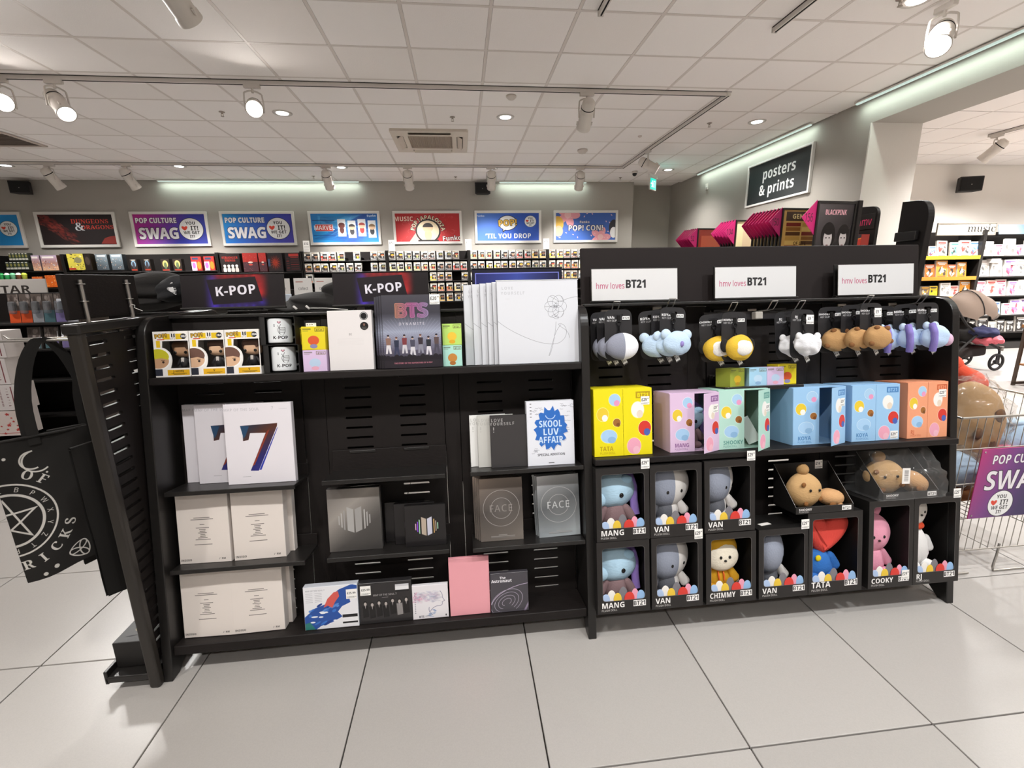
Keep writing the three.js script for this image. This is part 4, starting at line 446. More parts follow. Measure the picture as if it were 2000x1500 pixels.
function tote(label, x, z, w, h, yTop, ry, printed, seed, hookZ) {
  const t = thing('tote_bag', label, 'tote bag', [x, yTop, z], 'black tote bags on the end unit'); t.rotation.y = ry;
  const sheet = (zz, bulge) => { const g = new THREE.PlaneGeometry(w, h, 14, 18), p = g.attributes.position; for (let i = 0; i < p.count; i++) { const u = p.getX(i) / w + 0.5, v = 0.5 - p.getY(i) / h; p.setXYZ(i, p.getX(i) * (1 - 0.05 * v), p.getY(i) - h / 2 - 0.012 * Math.sin(u * 7 + seed) * v, zz + bulge * Math.sin(Math.PI * u) * (0.3 + 0.7 * v) + 0.012 * pn.noise(u * 4 + seed, v * 3, seed)); } g.computeVertexNormals(); return g; };
  const black = mat(0x1c1a18, 0.92, 0, { bumpMap: furNoise, bumpScale: 0.0006, side: THREE.DoubleSide });
  part('front_cloth', sheet(0.004, 0.022), printed ? mat(0xffffff, 0.9, 0, { map: bagTex, side: THREE.DoubleSide }) : black, t); part('back_cloth', sheet(-0.004, -0.018), black, t);
  part('hem', tube([[-w / 2, -0.002, 0.004], [0, -0.004, 0.012], [w / 2, -0.002, 0.004]], 0.005, 16, 6), black, t);
  const rise = 1.208 - yTop;
  for (const s of [1, -1]) { const zo = s * 0.006, a = s > 0 ? 0.075 : 0.085; const left = [-a, 0, zo], strap = (pts) => { const c = new THREE.CatmullRomCurve3(pts.map((q) => new THREE.Vector3(...q))); const n = 26, P = [], I = []; for (let i = 0; i <= n; i++) { const q = c.getPoint(i / n); for (const e of [-0.014, 0.014]) P.push(q.x + e, q.y, q.z); } for (let i = 0; i < n; i++) I.push(2 * i, 2 * i + 1, 2 * i + 2, 2 * i + 1, 2 * i + 3, 2 * i + 2); const g = new THREE.BufferGeometry(); g.setAttribute('position', new THREE.Float32BufferAttribute(P, 3)); g.setIndex(I); g.computeVertexNormals(); return g; }; part('handle', strap([[-a, -0.03, zo + 0.006], [-a * 0.92, rise * 0.4, zo], [-a * 0.45, rise * 0.85, zo * 2], [0, rise, zo * 2.5], [a * 0.45, rise * 0.85, zo * 2], [a * 0.92, rise * 0.4, zo], [a, -0.03, zo + 0.006]]), black, t); }
  return t;
}
tote('black tote bag with a white pentagram and runes print, nearest on the hook', -1.335, -1.6, 0.36, 0.47, 0.905, 0.85, true, 1);
tote('plain black tote bag directly behind the printed one', -1.275, -1.74, 0.36, 0.5, 0.9, 0.87, false, 2.6);
tote('black tote bag hanging flat against the end unit, nearest the rack', -1.178, -1.612, 0.34, 0.53, 0.885, 1.4, false, 5.5);

// ---------- units behind on the left ----------
{ const t = thing('gondola', 'dark gondola holding blister figure packs behind the left end unit', 'display rack', [-3.75, 0, -4.25]); part('back_board', rbox(1.3, 1.32, 0.03, 0.006), BLACK, t, [0, 0.66, -0.1]); for (const y of [1.075, 0.86, 0.6, 0.3]) part('shelf', rbox(1.28, 0.02, 0.24, 0.004), BLACK_EDGE, t, [0, y, 0.03]); for (const s of [-1, 1]) part('side_panel', rbox(0.03, 1.32, 0.3, 0.01), mat(0x3a302a, 0.5), t, [s * 0.65, 0.66, 0.0]); part('base', rbox(1.3, 0.1, 0.34, 0.006), BLACK_EDGE, t, [0, 0.05, 0.02]); }
{ const packs = tx(512, 160, (g) => { const base = ['#d8552a', '#c9502a', '#8f9298', '#4a6a72', '#7a6fa0', '#b9bcc4']; for (let i = 0; i < 6; i++) { const x = i * 85; F(g, '#5f5550', x, 0, 84, 160); for (let k = 0; k < 16; k++) { g.globalAlpha = 0.6; O(g, k % 2 ? '#a39a94' : '#3c3532', x + rr(8, 76), rr(8, 100), rr(4, 14), rr(6, 18)); } g.globalAlpha = 1; F(g, base[i], x, 92, 84, 68); if (i > 3) F(g, '#dde0e6', x + 20, 30, 40, 60); } }); const pmat = pm(packs, 0.3);
  const cols = ['first orange and grey', 'second orange and grey', 'third silver', 'fourth teal', 'fifth violet', 'sixth pale grey'];
  for (let i = 0; i < 6; i++) { const t = thing('figure_pack', cols[i] + ' blister figure pack on the gondola behind the end unit', 'toy pack', [-3.6 + i * 0.085, 1.086, -4.13], 'blister packs behind the end unit'); t.rotation.x = -0.12; part('card', pbox(0.082, 0.23, 0.004, 0.001, [i / 6.02, 0, (i + 1) / 6.02, 1]), [BLACK_CARD, pmat], t); part('blister', rbox(0.05, 0.1, 0.03, 0.012), mat(0xcfd2d6, 0.1, 0, { transmission: 0.85, thickness: 0, ior: 1.3 }), t, [0, 0.12, 0.015]); }
  for (let i = 0; i < 3; i++) one('figure_pack', ['left', 'middle', 'right'][i] + ' silver blister pack on the second shelf behind the end unit', 'toy pack', pbox(0.1, 0.18, 0.03, 0.004, [0.35 + i * 0.2, 0.1, 0.52 + i * 0.2, 1]), [mat(0x6a6664, 0.4), pmat], [-3.5 + i * 0.13, 0.871, -4.12], [-0.15, 0.1 * i, 0], 'silver packs behind the end unit'); }
one('shelf_sign', 'grey star sign standing on the gondola at the far left', 'sign', pbox(0.86, 0.17, 0.01, 0.002), [mat(0xbdb8b2, 0.5), pm(tx(512, 120, (g, w, h) => { F(g, '#c2bdb8', 0, 0, w, h); T(g, 'STAR', w * 0.68, h * 0.5, h * 0.5, '#2a2320', { sx: 1.25, w: 'bold' }); F(g, '#2a2320', w * 0.42, h * 0.44, w * 0.08, 8); }), 0.5)], [-3.94, 1.265, -4.37], [-0.05, 0, 0]);
{ const t = thing('gondola', 'dark brown unit with a round-cornered panel at the left edge, stacked with white boxes', 'display rack', [-4.6, 0, -3.7]); const s = rrect(-0.75, 0, 1.3, 1.27, 0.09); part('back_panel', ext(s, 0.03, 0.004, 10), mat(0x43362e, 0.5), t, [0.14, 0.0, -0.2]); part('base', rbox(1.5, 0.26, 0.45, 0.01), BLACK_EDGE, t, [0.1, 0.13, 0.05]); part('side_post', rbox(0.05, 1.1, 0.2, 0.01), mat(0x2a231f, 0.5), t, [0.56, 0.55, -0.31]); }
{ const wb = pm(tx(256, 256, (g, w, h) => { F(g, '#e6e0e0', 0, 0, w, h); F(g, '#7a2f36', 24, 20, 7, 216); F(g, '#7a2f36', 220, 20, 7, 216); for (let i = 0; i < 7; i++) T(g, '?!&#'[i % 4], 194, 40 + i * 28, 20, '#6a3038', { rot: 1.57 }); T(g, 'DO NOT SHAKE THE BOX', 150, 128, 15, '#6a3038', { rot: 1.57 }); }), 0.55), wr = pm(tx(256, 256, (g, w, h) => { F(g, '#e8dcd8', 0, 0, w, h); for (let i = 0; i < 22; i++) { const x = rr(20, 236), y = rr(20, 236), s = rr(8, 18), p = []; for (let k = 0; k < 10; k++) { const r = k % 2 ? s * 0.45 : s, a = k * 0.628; p.push([x + r * Math.sin(a), y - r * Math.cos(a)]); } poly(g, '#c23a34', p); } F(g, '#c23a34', 0, 226, w, 5); }), 0.55);
  for (let c = 0; c < 4; c++) for (let r = 0; r < 4; r++) one('mystery_box', (r ? 'red-lined white box' : 'red-starred white box') + ', ' + ORD[c] + ' column, ' + ['bottom', 'second', 'third', 'top'][r] + ' of the stack behind the tote bags', 'box', pbox(0.27, 0.197, 0.16, 0.003), [mat(0xd8d2d0, 0.6), r ? wb : wr], [-4.36 + c * 0.285 + (r % 2) * 0.02, 0.262 + r * 0.2, -3.72 + (c % 2) * 0.015], [0, rr(-0.04, 0.04), 0], 'stacked white boxes behind the tote bags'); }

// ---------- things behind the racks ----------
function drape(label, pos, sx, sy, sz, seed, cat = 'bag') { const g = ball(sx, sy, sz, 0, 0, 0, 56), p = g.attributes.position; for (let i = 0; i < p.count; i++) { const x = p.getX(i), y = p.getY(i), z = p.getZ(i), k = 1 + 0.22 * pn.noise(x * 7 + seed, y * 22, z * 7) + 0.08 * Math.sin(y * 120 + x * 18 + seed); p.setXYZ(i, x * k, y * (y < 0 ? 0.75 : 1), z * k); } g.computeVertexNormals(); return g; }
{ const t = thing('cloth_bag', 'black fabric bag with a white print slumped behind the first K-POP sign', 'bag', [-1.17, 1.33, -2.0]); part('body', drape('', [], 0.15, 0.085, 0.1, 1), mat(0x1a1817, 0.95, 0, { bumpMap: furNoise, bumpScale: 0.001 }), t, [-0.05, 0, 0], [0, 0.2, 0.12]); part('folded_flap', drape('', [], 0.085, 0.055, 0.05, 5), mat(0x1d1e21, 0.9, 0, { bumpMap: furNoise, bumpScale: 0.001 }), t, [0.085, 0.015, 0.075], [0, 0, 0.3]);
  const lg = new THREE.Shape(); lg.moveTo(0, 0.02); lg.lineTo(0.026, 0.045); lg.lineTo(0.036, 0.01); lg.lineTo(0.028, -0.006); lg.closePath(); part('print', planar(ext(lg, 0.002), 0, -0.006, 0.036, 0.051), pm(tx(128, 128, (g, w, h) => { F(g, '#2b2b2e', 0, 0, w, h); for (let i = 0; i < 14; i++) F(g, '#d6d6d6', 10, 8 + i * 9, rr(60, 112), 5); F(g, '#d6d6d6', 30, 30, 60, 60); }), 0.8), t, [0.075, 0.0, 0.126], [0, 0, 0.1]); }
{ const t = thing('cloth_bag', 'black drawstring bag with two white clips behind the second K-POP sign', 'bag', [-0.62, 1.25, -2.1]); part('body', drape('', [], 0.16, 0.075, 0.12, 9), mat(0x1a1817, 0.95, 0, { bumpMap: furNoise, bumpScale: 0.001 }), t); part('top_fold', drape('', [], 0.09, 0.05, 0.06, 12), mat(0x1a1817, 0.95), t, [0.1, 0.07, -0.02]); for (const x of [-0.06, -0.01]) part('clip', rbox(0.02, 0.009, 0.008, 0.003), CARD, t, [x, 0.015, 0.125], [0, 0, -0.8]); part('cord', tube([[0.0, 0.012, 0.125], [0.06, 0.01, 0.12], [0.14, 0.0, 0.09]], 0.002, 14, 5), CARD, t); }
{ const t = thing('gondola', 'low unit of white game boxes seen between the two K-POP signs', 'display rack', [-1.55, 0, -5.0]); part('body', rbox(0.9, 1.1, 0.4, 0.01), BLACK, t, [0, 0.55, -0.2]); part('top_shelf', rbox(0.94, 0.03, 0.46, 0.006), BLACK_EDGE, t, [0, 1.115, -0.2]); part('back_rail', rbox(0.9, 0.18, 0.02, 0.004), BLACK, t, [0, 1.2, -0.4]);
  const ct = pm(tx(128, 96, (g, w, h) => { F(g, '#e2e0dd', 0, 0, w, h); T(g, 'collect', w * 0.5, h * 0.62, 24, '#555', { w: 'normal' }); F(g, '#b9837a', 14, 18, 50, 6); }), 0.5);
  [-1.86, -1.64, -1.43].forEach((x, i) => one('price_card', ['left', 'middle', 'right'][i] + ' white printed card standing on the low unit between the K-POP signs', 'price card', pbox(0.18, 0.17, 0.004), [CARD, ct], [x, 1.24, -5.06], [-0.12, 0.05 * i, 0]));
  const sc = [0xe6e3df, 0xe8c9a0, 0xc9d4e2, 0xdedbd6, 0xe6e3df, 0xbfc6cf, 0xe6e3df, 0xd8d4ce]; sc.forEach((c, i) => one('game_box', ['white', 'pale orange', 'pale blue', 'off-white', 'bright white', 'grey blue', 'ivory', 'beige'][i] + ' small box, ' + ORD[i] + ' along the low unit between the K-POP signs', 'box', rbox(0.09, 0.08 + (i % 3) * 0.02, 0.09, 0.003), mat(c, 0.5), [-1.92 + i * 0.085, 1.175 + (i % 3) * 0.01, -4.87], [0, rr(-0.2, 0.2), 0])); }
{ const t = thing('display_case', 'low black stand with a backing card, seen left of the white record sleeves', 'display stand', [0.03, 0, -2.95]); part('column', rbox(0.34, 0.91, 0.3, 0.01), BLACK, t, [0.05, 0.455, -0.15]); part('top_shelf', rbox(0.38, 0.015, 0.34, 0.004), BLACK_EDGE, t, [0.05, 0.918, -0.15]); for (const x of [-0.1, 0.18]) part('wire_post', rbox(0.008, 0.16, 0.008, 0.002), WIRE, t, [x, 1.0, -0.27]); part('back_card', rbox(0.26, 0.15, 0.01, 0.003), BLACK_CARD, t, [0.05, 1.0, -0.26]);
  one('toy_box', 'teal box with a white ring print beside the leftmost white record sleeve', 'box', pbox(0.14, 0.11, 0.1, 0.002), [mat(0x3aa3a8, 0.5), pm(tx(96, 96, (g) => { F(g, '#44b0b4', 0, 0, 96, 96); g.strokeStyle = '#eef6f6'; g.lineWidth = 8; g.beginPath(); g.arc(58, 52, 24, 0, 7); g.stroke(); }), 0.5)], [0.01, 0.926, -3.0]); }
// ---------- the two leaning slotted racks ----------
const LEAN = Math.atan(0.16), CL = Math.cos(LEAN), SL = Math.sin(LEAN), Z0 = -1.47;
const onRack = (o, x, v, w, roll = 0, yaw = 0) => { o.position.set(x, v * CL + w * SL, Z0 - v * SL + w * CL); o.rotation.set(-LEAN, yaw, roll); return o; };
const slotRows = (a, b) => { const r = []; for (let k = -4; k < 27; k++) { const v = 0.295 + 0.0392 * k; if (v > a && v < b) r.push(v); } return r; };
const sideShape = (() => { const s = new THREE.Shape(); s.moveTo(0.012, 0); s.lineTo(-0.19, 1.19); s.quadraticCurveTo(-0.205, 1.255, -0.27, 1.258); s.lineTo(-0.64, 1.258); s.quadraticCurveTo(-0.7, 1.25, -0.71, 1.19); s.lineTo(-0.9, 0); s.lineTo(-0.86, 0); s.lineTo(-0.78, 0.07); s.lineTo(-0.12, 0.07); s.lineTo(-0.03, 0); s.closePath(); return at(ext(s, 0.026, 0.003, 10), 0.016, 0, 0, 0, -Math.PI / 2, 0); })();
function rackFrame(name, label, x0, x1, centres, panels, capD) {
  const t = thing(name, label, 'display rack', [0, 0, Z0 + 0]);
  for (const x of panels) part('side_panel', sideShape, BLACK_EDGE, t, [x - 0.003, 0, 0]);
  const lean = (geo) => { const g = geo; g.applyMatrix4(new THREE.Matrix4().makeRotationX(-LEAN)); return g; };
  for (const c of centres) { const s = rrect(c - 0.225, 0.05, 0.45, 1.23, 0.003); for (const d of [-0.104, 0.104]) slotHoles(s, c + d, slotRows(0.08, 1.24)); part('slotted_board', lean(at(ext(s, 0.01), 0, 0, -0.162)), BLACK, t); }
  const edges = [x0, ...centres.slice(0, -1).map((c, i) => null), x1]; let prev = x0;
  centres.concat([null]).forEach((c) => { const a = prev, b = c === null ? x1 : c - 0.2265; if (b - a > 0.006) part('upright_strip', lean(at(rbox(b - a - 0.001, 1.23, 0.008, 0.002, 1), (a + b) / 2, 0.665, -0.159)), BLACK, t); prev = c === null ? x1 : c + 0.2265; });
  part('rear_board', (() => { const g = slab(x0, x1, 0.5, 1.2, -0.03, -0.018); g.applyMatrix4(new THREE.Matrix4().makeRotationX(LEAN)); g.translate(0, 0, -0.85); return g; })(), BLACK_MATT, t);
  part('top_cap', lean(at(rbox(x1 - x0, 0.012, capD, 0.003), (x0 + x1) / 2, 1.287, -0.168 + capD / 2)), BLACK_EDGE, t);
  part('base_shelf', lean(at(rbox(x1 - x0, 0.034, 0.15, 0.004), (x0 + x1) / 2, 0.0985, -0.078)), BLACK, t);
  return { t, lean };
}
const left = rackFrame('slotted_rack', 'long black leaning slotted rack of albums and records on the left', -1.069, 0.434, [-0.852, -0.314, 0.2], [-1.085, 0.45], 0.035);
part('main_shelf', left.lean(at(rbox(1.503, 0.026, 0.155, 0.004), -0.3175, 1.0575, -0.075)), BLACK, left.t);
const right = rackFrame('slotted_rack', 'black leaning slotted rack of soft toys under a tall header on the right', 0.467, 1.977, [0.699, 1.235, 1.755], [1.993], 0.1);
part('main_shelf', right.lean(at(rbox(1.51, 0.024, 0.2, 0.004), 1.222, 0.695, -0.06)), BLACK, right.t);
part('header_board', right.lean(at(rbox(1.502, 0.235, 0.016, 0.006), 1.23, 1.405, -0.157)), mat(0x231d1c, 0.7, 0, { specularIntensity: 0.4 }), right.t);
part('header_bracket', right.lean(at(rbox(0.03, 0.1, 0.02, 0.004), 0.75, 1.3, -0.17)), CHROME, right.t); part('header_bracket', right.lean(at(rbox(0.03, 0.1, 0.02, 0.004), 1.7, 1.3, -0.17)), CHROME, right.t);
// small tray shelves hooked into the boards
function tray(label, x0, x1, v, d = 0.15, up = 0.05) { const t = thing('tray_shelf', label, 'shelf', [0, 0, 0]); const w = x1 - x0; part('plate', rbox(w, 0.01, d, 0.003), BLACK_EDGE, t, [0, -0.005, -0.148 + d / 2 + 0.002]); part('front_lip', rbox(w, 0.016, 0.006, 0.002), BLACK_EDGE, t, [0, -0.007, -0.148 + d]); part('back_plate', rbox(w, up, 0.006, 0.002), BLACK, t, [0, up / 2 - 0.005, -0.143]); for (const s of [-1, 1]) part('hook_tab', rbox(0.1, 0.012, 0.016, 0.003), BLACK_EDGE, t, [s * 0.104, up - 0.014, -0.146]); return onRack(t, (x0 + x1) / 2, v, 0); }
tray('black tray shelf carrying the white albums with the big numeral seven', -1.05, -0.617, 0.673); tray('black tray shelf carrying the upper pair of white text boxes', -1.054, -0.6, 0.394);
tray('empty black tray shelf in the middle of the left rack', -0.5245, -0.0866, 0.68, 0.15, 0.085); tray('black tray shelf carrying the dark emblem albums', -0.523, -0.084, 0.395);
tray('black tray shelf carrying the dark album and the torn blue print box', 0.004, 0.432, 0.68); tray('black tray shelf carrying the silver folders with ring prints', 0.002, 0.432, 0.39);
tray('small black tray shelf carrying four pastel boxes under the key clips', 1.015, 1.35, 0.948, 0.12);

// generic item standing on a rack: a printed slab
function slabItem(name, label, cat, w, h, d, body, front, x, v, off, opt = {}) { const o = one(name, label, cat, pbox(w, h, d, opt.c || 0.0012, opt.uv), [body, front], null, null, opt.group); onRack(o, x, v, -off, opt.roll || 0, opt.yaw || 0); if (opt.tilt) o.rotation.x -= opt.tilt; return o; }
const sticker = (parent, w, h, pos, m, uv = [0, 0, 1, 1], rz = 0) => part('price_sticker', pbox(w, h, 0.0006, 0.0001, uv), [CARD, m], parent, pos, [0, 0, rz]);
const tags = ['\u00a329', '\u00a39', '\u00a314', '\u00a320', '\u00a325.99'];
const tagTex = pm(tx(640, 128, (g) => tags.forEach((s, i) => { const x = i * 128; F(g, '#f4f2ee', x, 0, 128, 128); T(g, s, x + (i === 4 ? 64 : 50), 52, i === 4 ? 40 : 60, '#1d1d1d', { sx: i === 4 ? 0.85 : 0.8 }); if (i < 4) T(g, '99', x + 106, 34, 22, '#1d1d1d'); for (let k = 0; k < 16; k++) F(g, '#333', x + 10 + k * 7, 98, rr(2, 5), 10); F(g, '#777', x + 10, 114, 90, 4); })), 0.5);
const tagUV = (i) => [i / 5 + 0.003, 0, (i + 1) / 5 - 0.003, 1];

// main shelf, left to right: figure boxes
const popTex = (num, name, hair, skinC) => tx(256, 352, (g, w, h) => {
  F(g, '#f3f0ec', 0, 0, w, h); F(g, '#e8c21c', w * 0.28, h * 0.055, w * 0.2, h * 0.12); F(g, '#e8c21c', w * 0.64, h * 0.055, w * 0.2, h * 0.12); F(g, '#e8c21c', w * 0.08, h * 0.2, w * 0.11, h * 0.15);
  T(g, 'POP!', w * 0.22, h * 0.1, 40, '#e0b23a', { stroke: '#3a2f1c', lw: 6, rot: -0.08 }); F(g, '#cf5a4a', w * 0.12, h * 0.165, w * 0.2, 8); poly(g, '#18161a', [[w * 0.52, h * 0.045], [w * 0.555, h * 0.06], [w * 0.555, h * 0.14], [w * 0.52, h * 0.125]]); poly(g, '#18161a', [[w * 0.62, h * 0.045], [w * 0.585, h * 0.06], [w * 0.585, h * 0.14], [w * 0.62, h * 0.125]]); T(g, 'BTS', w * 0.57, h * 0.165, 13, '#444', { sp: 6, w: 'normal' });
  O(g, '#18161a', w * 0.86, h * 0.115, w * 0.085); T(g, num, w * 0.86, h * 0.115, 24, '#fff');
  F(g, '#e8b21c', w * 0.34, h * 0.845, w * 0.62, h * 0.12); T(g, name, w * 0.65, h * 0.88, 24, '#4a3a14'); F(g, '#7a621c', w * 0.44, h * 0.92, w * 0.44, 4); F(g, '#7a621c', w * 0.5, h * 0.94, w * 0.32, 4);
  O(g, '#fbfaf8', w * 0.12, h * 0.6, w * 0.34, h * 0.24); O(g, '#' + C(skinC).getHexString(), w * 0.1, h * 0.64, w * 0.3, h * 0.17); g.fillStyle = hair; g.beginPath(); g.ellipse(w * 0.1, h * 0.56, w * 0.31, h * 0.18, 0, Math.PI, 0); g.lineTo(w * 0.38, h * 0.62); g.lineTo(w * 0.2, h * 0.58); g.lineTo(0, h * 0.6); g.fill(); O(g, '#2a1c18', w * 0.24, h * 0.67, 9); F(g, '#3a2a20', w * 0.18, h * 0.625, 28, 4); F(g, '#2c2f3c', 0, h * 0.82, w * 0.2, h * 0.15);
});
function popBox(label, x, num, name, hairPrint, hair, skinC) {
  const t = thing('figure_box', label, 'toy box', [0, 0, 0], 'boxed figures on the main shelf'); const w = 0.114, h = 0.157, d = 0.088;
  const s = new THREE.Shape(); s.moveTo(-w / 2, 0); s.lineTo(w / 2, 0); s.lineTo(w / 2, h); s.lineTo(-w / 2, h); s.closePath();
  const q = new THREE.Path(); q.moveTo(-0.028, 0.124); q.lineTo(w / 2 - 0.003, 0.124); q.lineTo(w / 2 - 0.003, 0.03); q.lineTo(-0.008, 0.03); q.quadraticCurveTo(0.006, 0.06, -0.006, 0.083); q.quadraticCurveTo(-0.018, 0.1, -0.03, 0.101); q.closePath(); s.holes.push(q);
  part('front_panel', planar(ext(s, 0.001), -w / 2, 0, w, h), pm(popTex(num, name, hairPrint, skinC), 0.45), t, [0, 0, -0.001]);
  part('carton', merge([slab(-w / 2, w / 2, 0, 0.001, -d, -0.001), slab(-w / 2, w / 2, h - 0.001, h, -d, -0.001), slab(-w / 2, -w / 2 + 0.001, 0.001, h - 0.001, -d, -0.001), slab(-w / 2, w / 2, 0.001, h - 0.001, -d, -d + 0.001), slab(w / 2 - 0.001, w / 2, 0.001, 0.028, -d, -0.001), slab(w / 2 - 0.001, w / 2, 0.126, h - 0.001, -d, -0.001)]), mat(0xece8e4, 0.5), t);
  part('inner_tray', merge([slab(-w / 2 + 0.002, w / 2 - 0.002, 0.002, h - 0.003, -d + 0.001, -d + 0.003), slab(-w / 2 + 0.002, w / 2 - 0.002, 0.026, 0.028, -d + 0.002, -0.004)]), mat(0x4a4644, 0.5), t);
  part('window', new THREE.PlaneGeometry(0.086, 0.096), CLEAR, t, [0.013, 0.077, -0.0015]);
  const f = part('figure', wobble(rbox(0.06, 0.046, 0.044, 0.018, 6), 0.001, 20), mat(skinC, 0.4), t, [0.014, 0.092, -0.046]);
  part('hair', (() => { const g = rbox(0.065, 0.03, 0.05, 0.014, 5).clone(); const p = g.attributes.position; for (let i = 0; i < p.count; i++) if (p.getY(i) < -0.008) p.setY(i, p.getY(i) + 0.006 * Math.sin(p.getX(i) * 260)); g.computeVertexNormals(); return g; })(), mat(hair, 0.5), f, [0, 0.016, -0.002]);
  for (const sx of [-1, 1]) part('eye', ball(0.0055, 0.0055, 0.003, sx * 0.017, -0.008, 0.0222, 14), mat(0x0c0a09, 0.15), f);
  part('suit', lathe([[0, -0.012], [0.012, -0.012], [0.015, 0.004], [0.013, 0.016], [0.006, 0.024], [0, 0.025]], 18), mat(0x2b2a2e, 0.6), f, [0, -0.046, 0]); part('shirt', rbox(0.01, 0.016, 0.004, 0.0015), mat(0xd9d4ce, 0.5), f, [0, -0.034, 0.0125]);
  for (const sx of [-1, 1]) { part('arm', at(new THREE.CapsuleGeometry(0.0045, 0.018, 4, 8), sx * 0.017, -0.041, 0.002, 0, 0, sx * 0.5), mat(0x2b2a2e, 0.6), f); part('leg', at(new THREE.CylinderGeometry(0.0055, 0.006, 0.012, 10), sx * 0.007, -0.058, 0), mat(0x1c1a1c, 0.6), f); }
  return onRack(t, x, 1.0715, -0.02);
}
popBox('first boxed big-headed figure on the main shelf, its print with yellow-green hair', -1.0, '282', 'J-HOPE', '#c9c22e', 0x6a4a34, 0xc49a78);
popBox('middle boxed big-headed figure on the main shelf, brown-haired print', -0.884, '284', 'V', '#6e4f44', 0x5a3a2e, 0xe0b896);
popBox('third boxed big-headed figure on the main shelf, next to the mugs', -0.768, '284', 'V', '#6e4f44', 0x6a4638, 0xe0b896);
// mugs in their open black boxes
const mugTex = pm(tx(512, 256, (g, w, h) => { F(g, '#e9edf0', 0, 0, w, h); const cx = w * 0.28; T(g, 'I', cx - 52, h * 0.3, 40, '#1a1a1c', { f: 'serif' }); heart(g, '#8a5a6a', cx - 6, h * 0.16, 15); heart(g, '#e9b6c0', cx - 6, h * 0.15, 9); g.strokeStyle = '#3a3a3e'; g.lineWidth = 4; g.lineCap = 'round'; g.beginPath(); g.moveTo(cx - 20, h * 0.3); g.lineTo(cx - 2, h * 0.44); g.moveTo(cx + 8, h * 0.24); g.lineTo(cx - 8, h * 0.42); for (let i = 0; i < 4; i++) { g.moveTo(cx + 44, h * (0.4 + i * 0.07)); g.quadraticCurveTo(cx - 16, h * (0.38 + i * 0.07), cx - 6, h * (0.46 + i * 0.07)); } g.moveTo(cx + 46, h * 0.38); g.quadraticCurveTo(cx + 56, h * 0.56, cx + 30, h * 0.7); g.moveTo(cx - 14, h * 0.4); g.quadraticCurveTo(cx - 30, h * 0.58, cx + 6, h * 0.7); g.stroke(); T(g, 'K-POP', cx, h * 0.84, 50, '#151517'); }), 0.2);
function mugBox(label, x, v) {
  const t = thing('mug_box', label + ' open black box holding a mug', 'box', [0, 0, 0]); const w = 0.118, h = 0.099, d = 0.095;
  part('carton', merge([slab(-w / 2, w / 2, 0, 0.0015, -d, 0), slab(-w / 2, w / 2, h - 0.0015, h, -d, 0), slab(-w / 2, -w / 2 + 0.0015, 0.0015, h - 0.0015, -d, 0), slab(w / 2 - 0.0015, w / 2, 0.0015, h - 0.0015, -d, 0), slab(-w / 2, w / 2, 0.0015, h - 0.0015, -d, -d + 0.0015)]), BLACK_CARD, t); part('side_flap', rbox(0.016, h - 0.004, 0.0015, 0.0005, 1), BLACK_CARD, t, [-w / 2 + 0.009, h / 2, -0.002]); onRack(t, x, v, -0.02);
  const m = thing('mug', 'white mug printed with a finger heart inside the ' + label + ' black box', 'mug', [0, 0, 0]); const r = 0.0405;
  part('cup', lathe([[0, 0.004], [r - 0.004, 0.004], [r, 0.008], [r, 0.09], [r - 0.0035, 0.091], [r - 0.0035, 0.012], [0, 0.01]], 40), mat(0xe9edf0, 0.2), m); const cg = new THREE.CylinderGeometry(r + 0.0003, r + 0.0003, 0.078, 40, 1, true, -0.86, 4.4); part('print', cg, mugTex, m, [0, 0.05, 0]);
  part('handle', tube([[r - 0.002, 0.075, 0], [r + 0.014, 0.072, 0], [r + 0.018, 0.05, 0], [r + 0.012, 0.028, 0], [r - 0.002, 0.024, 0]], 0.004, 24, 8), mat(0xe9edf0, 0.2), m, [0, 0, 0], [0, 0.6, 0]); onRack(m, x - 0.008, v + 0.0018, -0.063);
}
mugBox('lower', -0.641, 1.0715); mugBox('upper', -0.648, 1.171);
// small pastel boxes (plain heads stand in for the printed characters)
const smallCols = ['#e6d21e', '#d8c0e2', '#b7dc6c', '#aee0d2', '#a9d4ee', '#98a038'];
const smallTex = pm(tx(768, 128, (g) => smallCols.forEach((c, i) => { const x = i * 128; F(g, c, x, 0, 128, 128); F(g, 'rgba(60,60,40,.45)', x + 8, 10, 44, 8); F(g, 'rgba(60,60,40,.3)', x + 8, 22, 30, 4); g.strokeStyle = 'rgba(90,80,40,.7)'; g.lineWidth = 3; g.strokeRect(x + 74, 8, 46, 18); T(g, 'BT21', x + 97, 18, 15, 'rgba(80,70,40,.9)'); const b = ['#d8572c', '#b9cfe8', '#e8c23a', '#c4843a', '#c4def4', '#d0a828'][i]; O(g, b, x + 64, 76, 30, 26); O(g, ['#8a86b0', '#e7a9c0', '#d9a826', '#a96a2c', '#8fb6dc', '#b08a20'][i], x + 64, 108, 20, 12); })), 0.5);
const smallUV = (i) => [i / 6 + 0.002, 0, (i + 1) / 6 - 0.002, 1];
const small = (label, i, w, h, x, v, off, o2 = {}) => slabItem('keyring_box', label, 'box', w, h, 0.07, mat(smallCols[i], 0.5), smallTex, x, v, off, { uv: smallUV(i), ...o2 });
small('yellow small box on top of the lilac one, beside the mugs', 0, 0.081, 0.083, -0.532, 1.149, 0.03, { roll: -0.01 }); small('lilac small box under the yellow one, beside the mugs', 1, 0.082, 0.077, -0.531, 1.0715, 0.03); small('green small box on top of the teal one, beside the band book', 2, 0.071, 0.079, -0.042, 1.151, 0.05); small('teal small box under the green one, beside the band book', 3, 0.071, 0.079, -0.043, 1.0715, 0.05);
